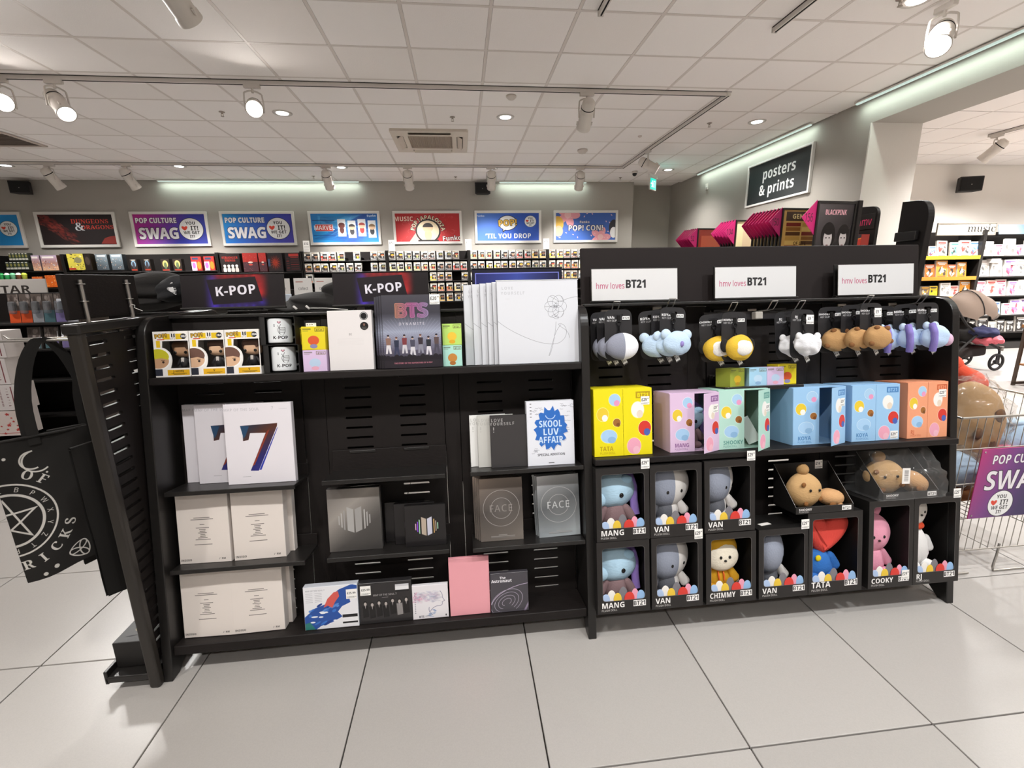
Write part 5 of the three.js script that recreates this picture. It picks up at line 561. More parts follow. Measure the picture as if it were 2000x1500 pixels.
slabItem('keyring_box', 'olive small box mostly hidden behind the yellow and mug boxes', 'box', 0.06, 0.083, 0.05, mat(0x6e6a22, 0.5), smallTex, -0.572, 1.0715 + 0.078, 0.07, { uv: smallUV(0) });
part('price_card', pbox(0.036, 0.014, 0.001, 0.0003, tagUV(0)), [CARD, tagTex], scene); { const o = scene.children[scene.children.length - 1]; tag(o, 'small white price card peeping over the yellow small box', 'price card'); onRack(o, -0.545, 1.2325, -0.055); }
// white folder with two round stickers
{ const o = slabItem('album', 'plain white album with two round black stickers on the main shelf', 'album', 0.155, 0.215, 0.03, mat(0xe2dede, 0.4), pm(tx(256, 352, (g, w, h) => { F(g, '#e4e0e0', 0, 0, w, h); T(g, 'BE', w * 0.5, h * 0.4, 16, '#8a8686', { w: 'normal' }); for (let i = 0; i < 6; i++) F(g, '#dcd8d8', w * 0.2, h * (0.47 + i * 0.02), w * 0.6, 1.5); }), 0.35), -0.404, 1.0715, 0.035); const st = tx(128, 64, (g) => { O(g, '#151416', 32, 32, 31); g.strokeStyle = '#ddd'; g.lineWidth = 3; g.beginPath(); g.arc(32, 32, 25, 0, 7); g.stroke(); T(g, '\u266b', 32, 33, 34, '#eee'); O(g, '#1d1a1b', 96, 32, 31); O(g, '#7a5a50', 96, 22, 8, 10); for (let i = 0; i < 3; i++) F(g, '#777', 78, 40 + i * 6, 36, 2); }); const sm = pm(st, 0.35); [0, 1].forEach((i) => part('round_sticker', (() => { const g = new THREE.CylinderGeometry(0.0145, 0.0145, 0.0008, 32); g.rotateX(Math.PI / 2); const p = g.attributes.position, u = g.attributes.uv; for (let k = 0; k < p.count; k++) u.setXY(k, (p.getX(k) / 0.031 + 0.5) * 0.5 + i * 0.5, p.getY(k) / 0.031 + 0.5); return g; })(), sm, o, [0.05, i ? 0.158 : 0.194, 0.0005])); }
// band books
{ const bt = pm(tx(512, 660, (g, w, h) => { F(g, grad(g, 0, 0, 0, h, '#4b4a52', '#3c3b44', '#9aa0b4', '#5a5668', '#2c2830'), 0, 0, w, h); for (let i = 0; i < 40; i++) { const a = -Math.PI * (i / 40); g.strokeStyle = 'rgba(220,228,245,.14)'; g.lineWidth = 5; g.beginPath(); g.moveTo(w * 0.5, h * 0.75); g.lineTo(w * 0.5 + Math.cos(a) * 400, h * 0.75 + Math.sin(a) * 320); g.stroke(); } const gq = grad(g, -150, 0, 150, 0, '#e0a066', '#d86aae', '#b8a6d8'); for (const [lw, cl] of [[21, gq], [15.5, '#45444c'], [10, gq], [4.5, '#45444c']]) { g.save(); g.lineWidth = lw; g.lineJoin = 'round'; g.strokeStyle = cl; g.font = 'normal 158px sans-serif'; g.textAlign = 'center'; g.textBaseline = 'middle'; g.translate(w * 0.5, h * 0.215); g.scale(1.12, 1); g.strokeText('BTS', 0, 0); g.restore(); } T(g, 'DYNAMITE', w * 0.51, h * 0.395, 34, '#d6d2dc', { w: 'normal', sp: 9 }); for (let i = 0; i < 7; i++) { const x = w * (0.09 + i * 0.137), y = h * (0.6 + (i % 2) * 0.03), s = 1; O(g, '#d8b8a0', x, y - 26, 9, 12); O(g, ['#2b2730', '#6a4a44', '#3a3038'][i % 3], x, y - 33, 11, 9); poly(g, ['#8a6a5e', '#2f3448', '#7a3a40', '#4a4a5a', '#3a3038', '#2a2c34', '#5a4a4a'][i], [[x - 22, y - 10], [x + 22, y - 10], [x + 18, y + 56], [x - 18, y + 56]]); poly(g, ['#d8d4d8', '#3a3e58', '#c9c6cc', '#d0ced4', '#8a8a98', '#d8d4dc', '#4a4856'][i], [[x - 17, y + 52], [x + 17, y + 52], [x + 26, y + 130], [x + 8, y + 130], [x, y + 78], [x - 10, y + 130], [x - 26, y + 130]]); } for (let i = 0; i < 15; i++) O(g, '#231f26', i * 38, h * 0.86 + (i % 3) * 8, 26, 34); F(g, '#2a262d', 0, h * 0.89, w, h * 0.11); T(g, 'THE STORY OF THE SUPERSTARS OF K-POP', w * 0.5, h * 0.93, 17, '#c77a8a'); }), 0.3);
  ['front', 'second', 'third', 'rearmost'].forEach((n, i) => { const o = slabItem('book', n + ' of four dark band books with a stage photo cover', 'book', 0.21, 0.266, 0.012, mat(0x2a282d, 0.4), bt, -0.185 - i * 0.0115, 1.0715, 0.03 + i * 0.017, { group: 'band books on the main shelf' }); if (!i) sticker(o, 0.036, 0.036, [0.086, 0.229, 0.0007], tagTex, tagUV(3)); }); }
// white record sleeves
{ const lp = pm(tx(1024, 1024, (g, w, h) => { F(g, '#d9dbe1', 0, 0, w, h); g.strokeStyle = '#6c6e74'; g.lineWidth = 3.2; T(g, 'LOVE', w * 0.135, h * 0.085, 50, '#bfc1c7', { w: 'bold', sp: 8 }); T(g, 'YOURSELF', w * 0.2, h * 0.145, 50, '#bfc1c7', { sp: 8 }); T(g, '\u627f Her', w * 0.12, h * 0.215, 34, '#d3d4d9', { w: 'normal' }); g.beginPath(); g.moveTo(0, h * 0.475); g.bezierCurveTo(w * 0.12, h * 0.58, w * 0.28, h * 0.66, w * 0.42, h * 0.715); g.bezierCurveTo(w * 0.58, h * 0.775, w * 0.72, h * 0.79, w * 0.78, h * 0.74); g.bezierCurveTo(w * 0.9, h * 0.66, w * 0.84, h * 0.5, w * 0.75, h * 0.53); g.bezierCurveTo(w * 0.76, h * 0.58, w * 0.88, h * 0.58, w * 0.88, h * 0.7); g.moveTo(w * 0.78, h * 0.54); g.bezierCurveTo(w * 0.7, h * 0.6, w * 0.66, h * 0.8, w * 0.62, h * 0.91); g.bezierCurveTo(w * 0.63, h * 0.93, w * 0.7, h * 0.74, w * 0.72, h * 0.5); g.stroke(); g.beginPath(); for (let i = 0; i < 6; i++) { const a = i * 1.047, x = w * 0.72 + Math.cos(a) * 62, y = h * 0.315 + Math.sin(a) * 70; g.moveTo(x + 78, y); g.ellipse(x, y, 78, 66, a, 0, 7); } g.moveTo(w * 0.745, h * 0.3); g.ellipse(w * 0.73, h * 0.3, 24, 22, 0, 0, 7); g.moveTo(w * 0.7, h * 0.43); g.ellipse(w * 0.715, h * 0.44, 40, 22, 0.4, 0, 7); g.moveTo(w * 0.78, h * 0.26); g.quadraticCurveTo(w * 0.88, h * 0.21, w, h * 0.2); g.stroke(); }), 0.32);
  const sleeveM = mat(0xd2d4d9, 0.35), xs = [0.282, 0.267, 0.246, 0.222, 0.193, 0.16]; const film = mat(0xffffff, 0.12, 0, { transmission: 0.92, thickness: 0, ior: 1.35, bumpMap: wallNoise, bumpScale: 0.002 });
  ['front', 'second', 'third', 'fourth', 'fifth', 'rearmost'].forEach((n, i) => { const o = slabItem('record_sleeve', n + ' of six white record sleeves with a line-drawn flower', 'record', 0.306, 0.308, 0.005, sleeveM, lp, xs[i], 1.0715, 0.035 + i * 0.0155, { group: 'white record sleeves on the main shelf', tilt: 0.0 }); part('seam', rbox(0.0025, 0.308, 0.0035, 0.001, 1), mat(0x8e8f94, 0.3), o, [-0.1535, 0.154, -0.002]); if (!i) part('plastic_wrap_edge', rbox(0.312, 0.004, 0.004, 0.0015, 1), mat(0xc9cbd0, 0.2), o, [0, 0.31, -0.002]); }); }
// K-POP and blue header signs
{ const kp = pm(tx(768, 268, (g, w, h) => { F(g, '#1b1619', 0, 0, w, h); const gl = (x, y, r, c) => { const q = g.createRadialGradient(x, y, 0, x, y, r); q.addColorStop(0, c); q.addColorStop(1, 'rgba(20,15,20,0)'); g.fillStyle = q; g.fillRect(0, 0, w, h); }; for (let i = 0; i < 6; i++) { gl(w * 0.31, h * (0.1 + i * 0.17), 90, 'rgba(92,66,225,.75)'); gl(w * (0.34 + i * 0.07), h * 0.95, 70, 'rgba(88,62,215,.65)'); gl(w * (0.36 + i * 0.07), h * 0.05, 80, 'rgba(225,48,52,.7)'); gl(w * 0.76, h * (0.1 + i * 0.1), 85, 'rgba(235,48,50,.7)'); gl(w * 0.77, h * 0.85, 70, 'rgba(60,46,170,.3)'); } poly(g, '#1e181f', [[w * 0.25, h * 0.16], [w * 0.72, h * 0.08], [w * 0.78, h * 0.82], [w * 0.3, h * 0.9]]); T(g, 'K-POP', w * 0.52, h * 0.48, 104, '#e4e1ec', { rot: -0.06, sx: 1.02 }); }), 0.3);
  const bl = pm(tx(512, 178, (g, w, h) => { F(g, '#151629', 0, 0, w, h); F(g, grad(g, 0, 0, w, 0, '#262a60', '#3a4a9a', '#1c1c38'), 20, 24, w - 40, h - 48); g.strokeStyle = '#7f86d8'; g.lineWidth = 5; g.strokeRect(20, 24, w - 40, h - 40); }), 0.25);
  const hs = (label, x, w, m, v) => { const t = thing('header_sign', label, 'sign', [0, 0, 0]); part('sign_panel', pbox(w, 0.122, 0.006, 0.0015), [BLACK_EDGE, m], t, [0, 0.004, 0]); part('holder_lip', rbox(w + 0.006, 0.007, 0.016, 0.002), BLACK_EDGE, t, [0, 0.003, 0]); part('holder_top', rbox(w + 0.004, 0.004, 0.01, 0.0015), BLACK_EDGE, t, [0, 0.1275, -0.002]); return onRack(t, x, v, -0.13, 0.0); };
  hs('left K-POP sign with a purple and red glow above the boxed figures', -0.836, 0.362, kp, 1.312); hs('right K-POP sign partly covered by the band books', -0.303, 0.357, kp, 1.31); hs('blue-outlined dark sign mostly hidden behind the white record sleeves', 0.22, 0.355, bl, 1.316); }
// ---------- bay 1: seven albums and white text boxes ----------
{ const s7 = pm(tx(512, 640, (g, w, h) => { F(g, '#eae6ec', 0, 0, w, h); T(g, 'MAP OF THE SOUL', w * 0.27, h * 0.07, 29, '#c2bfc6', { w: 'normal', sp: 2 }); T(g, '7', w * 0.72, h * 0.065, 34, '#bdbac2', { w: 'normal' }); F(g, '#c9c6cc', w * 0.82, h * 0.075, w * 0.12, 2); const gr = grad(g, w * 0.3, h * 0.25, w * 0.75, h * 0.8, '#23304a', '#5a3428', '#2a2a6a', '#3a3a9c'); poly(g, '#2c3aa8', [[w * 0.77, h * 0.32], [w * 0.79, h * 0.3], [w * 0.5, h * 0.83], [w * 0.47, h * 0.83]]); poly(g, gr, [[w * 0.23, h * 0.27], [w * 0.78, h * 0.255], [w * 0.775, h * 0.29], [w * 0.46, h * 0.84], [w * 0.34, h * 0.835], [w * 0.6, h * 0.37], [w * 0.37, h * 0.365], [w * 0.34, h * 0.45], [w * 0.26, h * 0.46], [w * 0.26, h * 0.31]]); poly(g, '#8e3a28', [[w * 0.62, h * 0.35], [w * 0.66, h * 0.33], [w * 0.41, h * 0.76], [w * 0.37, h * 0.78]]); poly(g, '#2a4a6a', [[w * 0.23, h * 0.27], [w * 0.36, h * 0.28], [w * 0.3, h * 0.4], [w * 0.27, h * 0.43]]); F(g, '#8a8a90', w * 0.22, h * 0.905, w * 0.12, 2); }), 0.3);
  const wm = mat(0xe2dee4, 0.4); [['front', -0.748, 0.05], ['second', -0.868, 0.09], ['rearmost', -0.925, 0.118]].forEach(([n, x, o]) => slabItem('album', n + ' of three white albums with a big dark numeral seven', 'album', 0.233, 0.292, 0.025, wm, s7, x, 0.673, o, { group: 'white numeral albums' }));
  const ind = pm(tx(384, 512, (g, w, h) => { F(g, '#e6ddd6', 0, 0, w, h); const ws = [0.3, 0.42, 0, 0, 0.08, 0, 0.24, 0.12, 0.1, 0.16, 0.08, 0.1, 0.18, 0.28, 0, 0, 0.34]; ws.forEach((k, i) => { if (k) for (let x = 0; x < k * w; x += 7) F(g, '#4a4440', w * 0.48 - k * w / 2 + x, h * (0.33 + i * 0.0245), 5.4, 5); }); T(g, 'INDIGO', w * 0.13, h * 0.945, 21, '#4a4644', { sx: 1.05 }); T(g, '/  RM', w * 0.83, h * 0.945, 20, '#4a4644'); }), 0.5);
  const pw = mat(0xe3dbd5, 0.6); [['upper left', -0.96, 0.394], ['upper right', -0.771, 0.394], ['lower left', -0.967, 0.117], ['lower right', -0.793, 0.117]].forEach(([n, x, v], i) => slabItem('album_box', n + ' of four white boxes with small centred text', 'album', 0.178, i < 2 ? 0.252 : 0.246, 0.042, pw, ind, x, v, 0.045, { group: 'white text boxes', yaw: i % 2 ? 0.03 : -0.03 })); 
  slabItem('album_box', 'white box standing behind the upper left text box', 'album', 0.178, 0.252, 0.03, pw, ind, -0.95, 0.394, 0.096); slabItem('album_box', 'white box standing behind the upper right text box', 'album', 0.178, 0.252, 0.03, pw, ind, -0.758, 0.394, 0.096); slabItem('album_box', 'white box standing behind the lower right text box', 'album', 0.178, 0.246, 0.04, pw, ind, -0.782, 0.117, 0.092); }
// ---------- bay 2 ----------
{ const silverTex = pm(tx(384, 480, (g, w, h) => { F(g, grad(g, 0, 0, w, h, '#6b6663', '#9a948e', '#4c4947', '#3b3938'), 0, 0, w, h); bars(g, w * 0.5, h * 0.5, h * 0.36, ['#a8a6a4', '#b2b0ae', '#9c9a98']); }), 0.28), holo = pm(tx(320, 330, (g, w, h) => { F(g, '#211f20', 0, 0, w, h); bars(g, w * 0.53, h * 0.52, h * 0.4, ['#d8a8c8', '#8a4ad8', '#a8d8b8', '#b8a898', '#d8b070', '#c8c8d8', '#a060e0', '#c0d0c8']); }), 0.18);
  slabItem('album', 'large silver wrapped album with an emblem of upright bars', 'album', 0.191, 0.238, 0.03, mat(0x7a7673, 0.3, 0.5), silverTex, -0.432, 0.395, 0.05); ['front', 'second', 'third'].forEach((n, i) => slabItem('album', n + ' of three small black albums with a shiny bar emblem', 'album', 0.154, 0.158, 0.02, mat(0x1b1919, 0.25), holo, -0.172 - [0, 0.043, 0.083][i], 0.395, 0.045 + i * 0.03, { group: 'small black emblem albums' }));
  const cd1 = pm(tx(384, 320, (g, w, h) => { F(g, '#e6e6ea', 0, 0, w, h); poly(g, '#27509e', [[0, h * 0.7], [w * 0.2, h * 0.5], [w * 0.4, h * 0.42], [w * 0.5, h * 0.24], [w * 0.66, h * 0.1], [w * 0.9, 0], [w, h * 0.04], [w, h * 0.1], [w * 0.84, h * 0.3], [w * 0.86, h * 0.42], [w * 0.7, h * 0.5], [w * 0.62, h * 0.62], [w * 0.7, h * 0.74], [w * 0.5, h * 0.86], [w * 0.3, h * 0.92], [w * 0.2, h], [0, h]]); for (let i = 0; i < 16; i++) O(g, ['#3a72c4', '#1d3c86', '#5a8ad0'][i % 3], w * rr(0.1, 0.7), h * rr(0.4, 0.9), rr(10, 34), rr(4, 11), -0.5); poly(g, '#d25a52', [[w * 0.36, h * 0.5], [w * 0.44, h * 0.3], [w * 0.56, h * 0.16], [w * 0.64, h * 0.14], [w * 0.66, h * 0.26], [w * 0.58, h * 0.38], [w * 0.52, h * 0.52], [w * 0.44, h * 0.46]]); for (let i = 0; i < 7; i++) O(g, '#e8ecf2', w * rr(0.15, 0.65), h * rr(0.55, 0.9), rr(12, 24), 6); poly(g, '#2d7a74', [[0, h * 0.85], [w * 0.1, h * 0.82], [w * 0.2, h], [0, h]]); T(g, 'MAP OF THE SOUL 7', w * 0.22, h * 0.09, 15, '#8a8a92', { w: 'normal' }); for (let i = 0; i < 12; i++) F(g, '#9a9aa2', w * (i % 2 ? 0.21 : 0.04), h * (0.15 + Math.floor(i / 2) * 0.04), w * 0.13, 2); F(g, '#1d1d20', w * 0.7, h * 0.7, w * 0.28, h * 0.07); F(g, '#e9e9ec', w * 0.7, h * 0.77, w * 0.28, h * 0.1); F(g, '#1d1d20', w * 0.7, h * 0.87, w * 0.28, h * 0.04); }), 0.3);
  const cd2 = pm(tx(384, 310, (g, w, h) => { F(g, '#2c2a2b', 0, 0, w, h); T(g, '\u25AE\u25AE', w * 0.49, h * 0.18, 18, '#d2cfcf'); T(g, 'MAP OF THE SOUL 7', w * 0.49, h * 0.31, 19, '#b8b5b5', { w: 'normal' }); F(g, '#8a8787', w * 0.43, h * 0.37, w * 0.12, 3); for (let i = 0; i < 7; i++) { const x = w * (0.11 + i * 0.13), y = h * (0.5 + (i % 2) * 0.03 - (i > 3 ? 0.03 : 0)); O(g, '#161415', x, y - 4, 14, 16); O(g, '#b3aaa5', x, y + 2, 10, 13); poly(g, i === 5 ? '#8a8685' : '#1a1819', [[x - 22, y + 16], [x + 20, y + 14], [x + 24, y + 100], [x - 18, y + 106]]); poly(g, '#9a9594', [[x - 4, y + 15], [x + 4, y + 15], [x, y + 40]]); } F(g, '#c9c9cd', w * 0.69, h * 0.08, w * 0.26, h * 0.05); F(g, '#e2e2e4', w * 0.69, h * 0.13, w * 0.26, h * 0.12); F(g, '#17171a', w * 0.69, h * 0.22, w * 0.26, h * 0.04); }), 0.2);
  const cd3 = pm(tx(280, 272, (g, w, h) => { F(g, '#e4e0e4', 0, 0, w, h); for (let i = 0; i < 90; i++) { g.globalAlpha = 0.12; O(g, ['#8a7aa8', '#b87a9a', '#7a86a8', '#5f5a78'][i % 4], w * rr(0.12, 0.72), h * (0.2 + 0.3 * rnd()), rr(10, 36), rr(3, 10), rr(-0.5, 0.5)); } g.globalAlpha = 0.4; for (let i = 0; i < 20; i++) O(g, '#c86a94', w * rr(0, 0.3), h * rr(0.2, 0.5), rr(6, 20), 3, rr(0, 2)); g.globalAlpha = 0.8; g.strokeStyle = '#5a5878'; g.lineWidth = 4; g.beginPath(); g.moveTo(w * 0.78, h * 0.2); g.quadraticCurveTo(w * 0.86, h * 0.32, w * 0.84, h * 0.4); g.lineTo(w * 0.9, h * 0.5); g.lineTo(w * 0.83, h * 0.53); g.quadraticCurveTo(w * 0.86, h * 0.66, w * 0.7, h * 0.64); g.quadraticCurveTo(w * 0.56, h * 0.66, w * 0.48, h * 0.8); g.moveTo(w * 0.46, h * 0.66); g.quadraticCurveTo(w * 0.42, h * 0.82, w * 0.56, h * 0.9); g.stroke(); for (let i = 0; i < 12; i++) { g.globalAlpha = 0.25; O(g, '#3a62a0', w * rr(0.42, 0.66), h * rr(0.76, 0.95), rr(6, 22), 5, rr(0, 1)); } g.globalAlpha = 1; T(g, 'BTS', w * 0.24, h * 0.93, 24, '#3a3a44'); F(g, '#8a8a94', w * 0.34, h * 0.91, w * 0.14, 5); F(g, '#222', w * 0.91, h * 0.9, 8, 14); for (let i = 0; i < 12; i++) F(g, '#777784', w * 0.06, h * (0.2 + i * 0.055), 8, 6); }), 0.3);
  const a = slabItem('disc_album', 'white and blue illustrated disc album, leftmost on the base shelf', 'album', 0.194, 0.163, 0.03, mat(0xc9ccd4, 0.25), cd1, -0.528, 0.117, 0.025); sticker(a, 0.038, 0.036, [0.075, 0.108, 0.0008], tagTex, tagUV(4)); const b = slabItem('disc_album', 'black disc album with a group photo on the base shelf', 'album', 0.193, 0.158, 0.03, mat(0x2a2829, 0.25), cd2, -0.331, 0.117, 0.03); sticker(b, 0.038, 0.036, [-0.072, 0.112, 0.0008], tagTex, tagUV(4));
  slabItem('disc_album', 'white disc album with a smoky face profile on the base shelf', 'album', 0.134, 0.132, 0.016, mat(0xd9d6da, 0.3), cd3, -0.166, 0.117, 0.03); slabItem('album', 'plain pink album, tallest on the base shelf', 'album', 0.153, 0.227, 0.014, mat(0xe59aa4, 0.45), mat(0xe8a0a9, 0.42), -0.016, 0.117, 0.03);
  slabItem('disc_album', 'dark grey single box with a pale spiral print, rightmost on the base shelf', 'album', 0.146, 0.156, 0.02, mat(0x3c393e, 0.3), pm(tx(320, 342, (g, w, h) => { F(g, '#47444a', 0, 0, w, h); T(g, 'The', w * 0.33, h * 0.12, 30, '#f0eef2'); T(g, 'Astronaut', w * 0.3, h * 0.2, 36, '#f0eef2'); g.strokeStyle = '#b7a8c0'; g.lineWidth = 5; g.beginPath(); g.moveTo(w, h * 0.3); g.bezierCurveTo(w * 0.5, h * 0.34, w * 0.1, h * 0.55, w * 0.02, h * 0.78); g.stroke(); g.strokeStyle = '#a59cad'; g.lineWidth = 4; for (let i = 0; i < 4; i++) { g.beginPath(); g.ellipse(w * 0.42, h * 0.74, 42 + i * 34, 26 + i * 24, -0.5, 2.4, 7.6); g.stroke(); } poly(g, '#8a7d94', [[w * 0.86, h], [w, h * 0.76], [w, h * 0.84], [w * 0.92, h]]); F(g, '#56525a', 0, h * 0.97, w, 4); }), 0.28), 0.136, 0.117, 0.025); }
// ---------- bay 3 ----------
{ const ly = (bg, fg) => pm(tx(256, 372, (g, w, h) => { F(g, bg, 0, 0, w, h); T(g, 'LOVE', w * 0.2, h * 0.09, 30, fg, { sp: 4 }); T(g, 'YOURSELF', w * 0.34, h * 0.16, 30, fg, { sp: 4 }); F(g, fg, w * 0.08, h * 0.22, 7, 22); F(g, fg, w * 0.08, h * 0.3, 7, 8); }), 0.16);
  slabItem('album', 'white album, rearmost of the three beside the torn blue print', 'album', 0.138, 0.2, 0.012, mat(0xe2e2e0, 0.35), ly('#e8e8e6', '#c9c9c6'), 0.078, 0.68, 0.075); slabItem('album', 'pale grey album between the white and the dark one', 'album', 0.138, 0.2, 0.012, mat(0xb9b8b4, 0.35), ly('#c6c5c0', '#b5b4b0'), 0.107, 0.68, 0.058); slabItem('album', 'dark grey album with pale block lettering, front of the three', 'album', 0.138, 0.2, 0.014, mat(0x343233, 0.25), ly('#3b393a', '#9a9898'), 0.155, 0.68, 0.038);
  slabItem('album_box', 'white album box printed with a torn blue shirt and stencil title', 'album', 0.182, 0.247, 0.04, mat(0xdfe1e8, 0.4), pm(tx(384, 520, (g, w, h) => { F(g, '#e4e6ee', 0, 0, w, h); const edge = []; for (let i = 0; i < 40; i++) { const a = i * 0.157, r = 1 + 0.13 * Math.sin(i * 2.3) + rr(-0.06, 0.06); edge.push([w * (0.5 + 0.33 * r * Math.cos(a)), h * (0.43 + 0.31 * r * Math.sin(a))]); } poly(g, '#c9ccd8', edge.map(([x, y]) => [x + 6, y + 8])); poly(g, '#2f6cc0', edge); for (let i = 0; i < 30; i++) { g.globalAlpha = 0.22; O(g, i % 2 ? '#1d4a9a' : '#5a94de', w * rr(0.28, 0.74), h * rr(0.22, 0.66), rr(8, 30), rr(4, 12), rr(0, 3)); } g.globalAlpha = 1; g.strokeStyle = '#b9d0f0'; g.lineWidth = 7; g.beginPath(); g.arc(w * 0.5, h * 0.2, 40, 0.2, 2.9); g.stroke(); ['SKOOL', 'LUV', 'AFFAIR'].forEach((s, i) => T(g, s, w * 0.5, h * (0.35 + i * 0.125), 74, '#cfe2f6', { sx: i === 1 ? 0.95 : 0.8 })); T(g, 'SPECIAL ADDITION', w * 0.5, h * 0.83, 27, '#2a2c34', { sx: 0.92 }); T(g, '\u9632\u5f3e\u5c11\u5e74\u56e3', w * 0.5, h * 0.91, 22, '#3a3c44'); F(g, '#555', w * 0.44, h * 0.955, w * 0.12, 6); g.strokeStyle = '#6a6c78'; g.lineWidth = 1.6; for (let i = 0; i < 34; i++) { const x = w * [rr(0.08, 0.3), rr(0.68, 0.94), rr(0.76, 0.95), rr(0.08, 0.2)][i % 4], y = h * [rr(0.08, 0.2), rr(0.04, 0.14), rr(0.14, 0.46), rr(0.72, 0.8)][i % 4]; g.beginPath(); g.moveTo(x, y); for (let k = 0; k < 6; k++) g.lineTo(x + k * 5, y + rr(-4, 4)); g.stroke(); } for (let i = 0; i < 5; i++) F(g, '#666', w * 0.07, h * (0.03 + i * 0.05), 14, 6); }), 0.35), 0.316, 0.68, 0.03);
  const face = (a, b, c, txt) => pm(tx(320, 470, (g, w, h) => { F(g, grad(g, 0, 0, w * 0.6, h, a, b, c), 0, 0, w, h); const q = g.createRadialGradient(w * 0.5, h * 0.45, 10, w * 0.5, h * 0.45, w * 0.8); q.addColorStop(0, 'rgba(120,118,116,.5)'); q.addColorStop(1, 'rgba(30,28,28,0)'); g.fillStyle = q; g.fillRect(0, 0, w, h); g.strokeStyle = 'rgba(225,222,220,.6)'; g.lineWidth = 3; for (const r of [0.42, 0.24]) { g.beginPath(); g.arc(w * 0.5, h * 0.48, w * r, 0, 7); g.stroke(); } T(g, 'FACE', w * 0.5, h * 0.48, 72, txt, { w: 'normal', sp: 6 }); F(g, '#a9a5a2', w * 0.42, h * 0.9, w * 0.2, 4); F(g, '#a9a5a2', w * 0.24, h * 0.92, w * 0.56, 4); F(g, '#8a8684', w * 0.24, h * 0.94, w * 0.56, 3); }), 0.22, { metalness: 0.12 });
  const f1 = face('#9c8c80', '#544d49', '#7c746d', 'rgba(170,164,158,.6)'), f2 = face('#d2d4d6', '#6a6f73', '#b4bcc0', 'rgba(225,228,230,.75)'); ['front', 'second', 'third', 'rearmost'].forEach((n, i) => slabItem('folder', n + ' of the bronze tinted folders with ring prints', 'album', 0.166, 0.248, 0.006, mat(0x8a7f76, 0.3, 0.3), f1, 0.118 - i * 0.007, 0.39, 0.05 + i * 0.014, { group: 'bronze tinted folders', roll: i * 0.004 })); ['front', 'second', 'rearmost'].forEach((n, i) => slabItem('folder', n + ' of the cool silver folders with ring prints', 'album', 0.166, 0.246, 0.006, mat(0x8c8e90, 0.3, 0.3), f2, 0.345 - i * 0.004, 0.39, 0.05 + i * 0.016, { group: 'cool silver folders', roll: 0.02 + i * 0.008 })); }

// ---------- right rack: header cards ----------
{ const hm = pm(tx(512, 180, (g, w, h) => { F(g, '#d9d8d8', 0, 0, w, h); T(g, 'hmv loves', w * 0.045, h * 0.53, 45, '#b23a62', { w: 'normal', sx: 0.84, a: 'left' }); T(g, 'BT21', w * 0.385, h * 0.48, 62, '#1c1c1e', { sx: 0.92, a: 'left', stroke: '#1c1c1e', lw: 2.5 }); }), 0.4);
  [['left', 0.686, 0.352], ['middle', 1.198, 0.352], ['right', 1.723, 0.345]].forEach(([n, x, w], i) => { const t = thing('header_card', n + ' white card of three on the tall black header, with red and black lettering', 'sign', [0, 0, 0]); const g = pbox(w, 0.124, 0.003, 0.0008).clone(); if (i === 2) { const p = g.attributes.position; for (let k = 0; k < p.count; k++) p.setZ(k, p.getZ(k) + 0.014 * Math.pow(p.getX(k) / w * 2, 2)); g.computeVertexNormals(); } part('card', g, [CARD, hm], t); part('holder', rbox(w + 0.01, 0.008, 0.02, 0.002), BLACK_EDGE, t, [0, -0.003, -0.002]); part('holder_back', rbox(w + 0.006, 0.13, 0.004, 0.001, 1), BLACK_EDGE, t, [0, 0.064, -0.007]); onRack(t, x, 1.3055, -0.105, [-0.004, 0.0, 0.004][i]); }); }
// key clip cards: a hook, rounded cards and a plain soft toy head on each
const clipNames = ['VAN', 'KOYA', 'CHIMMY', 'RJ', 'SHOOKY', 'MANG'];
const clipTex = pm(tx(768, 256, (g) => clipNames.forEach((s, i) => { const x = i * 128; F(g, '#252426', x, 0, 128, 256); T(g, s, x + 30, 40, s.length > 4 ? 14 : 17, '#eee'); T(g, 'KEY CLIP', x + 34, 56, 12, '#ddd', { w: 'normal' }); F(g, '#f1f0ee', x + 82, 34, 36, 18); T(g, 'BT21', x + 100, 43, 14, '#222'); })), 0.4);
const clipCardGeo = (i) => cached('cc' + i, () => { const s = rrect(-0.054, -0.19, 0.108, 0.19, 0.03); s.holes.push(rrect(-0.018, -0.028, 0.036, 0.012, 0.005, THREE.Path)); const g = planar(ext(s, 0.0012), -0.054, -0.19, 0.108, 0.19), u = g.attributes.uv; for (let k = 0; k < u.count; k++) u.setX(k, (i + u.getX(k)) / 6); return g; });
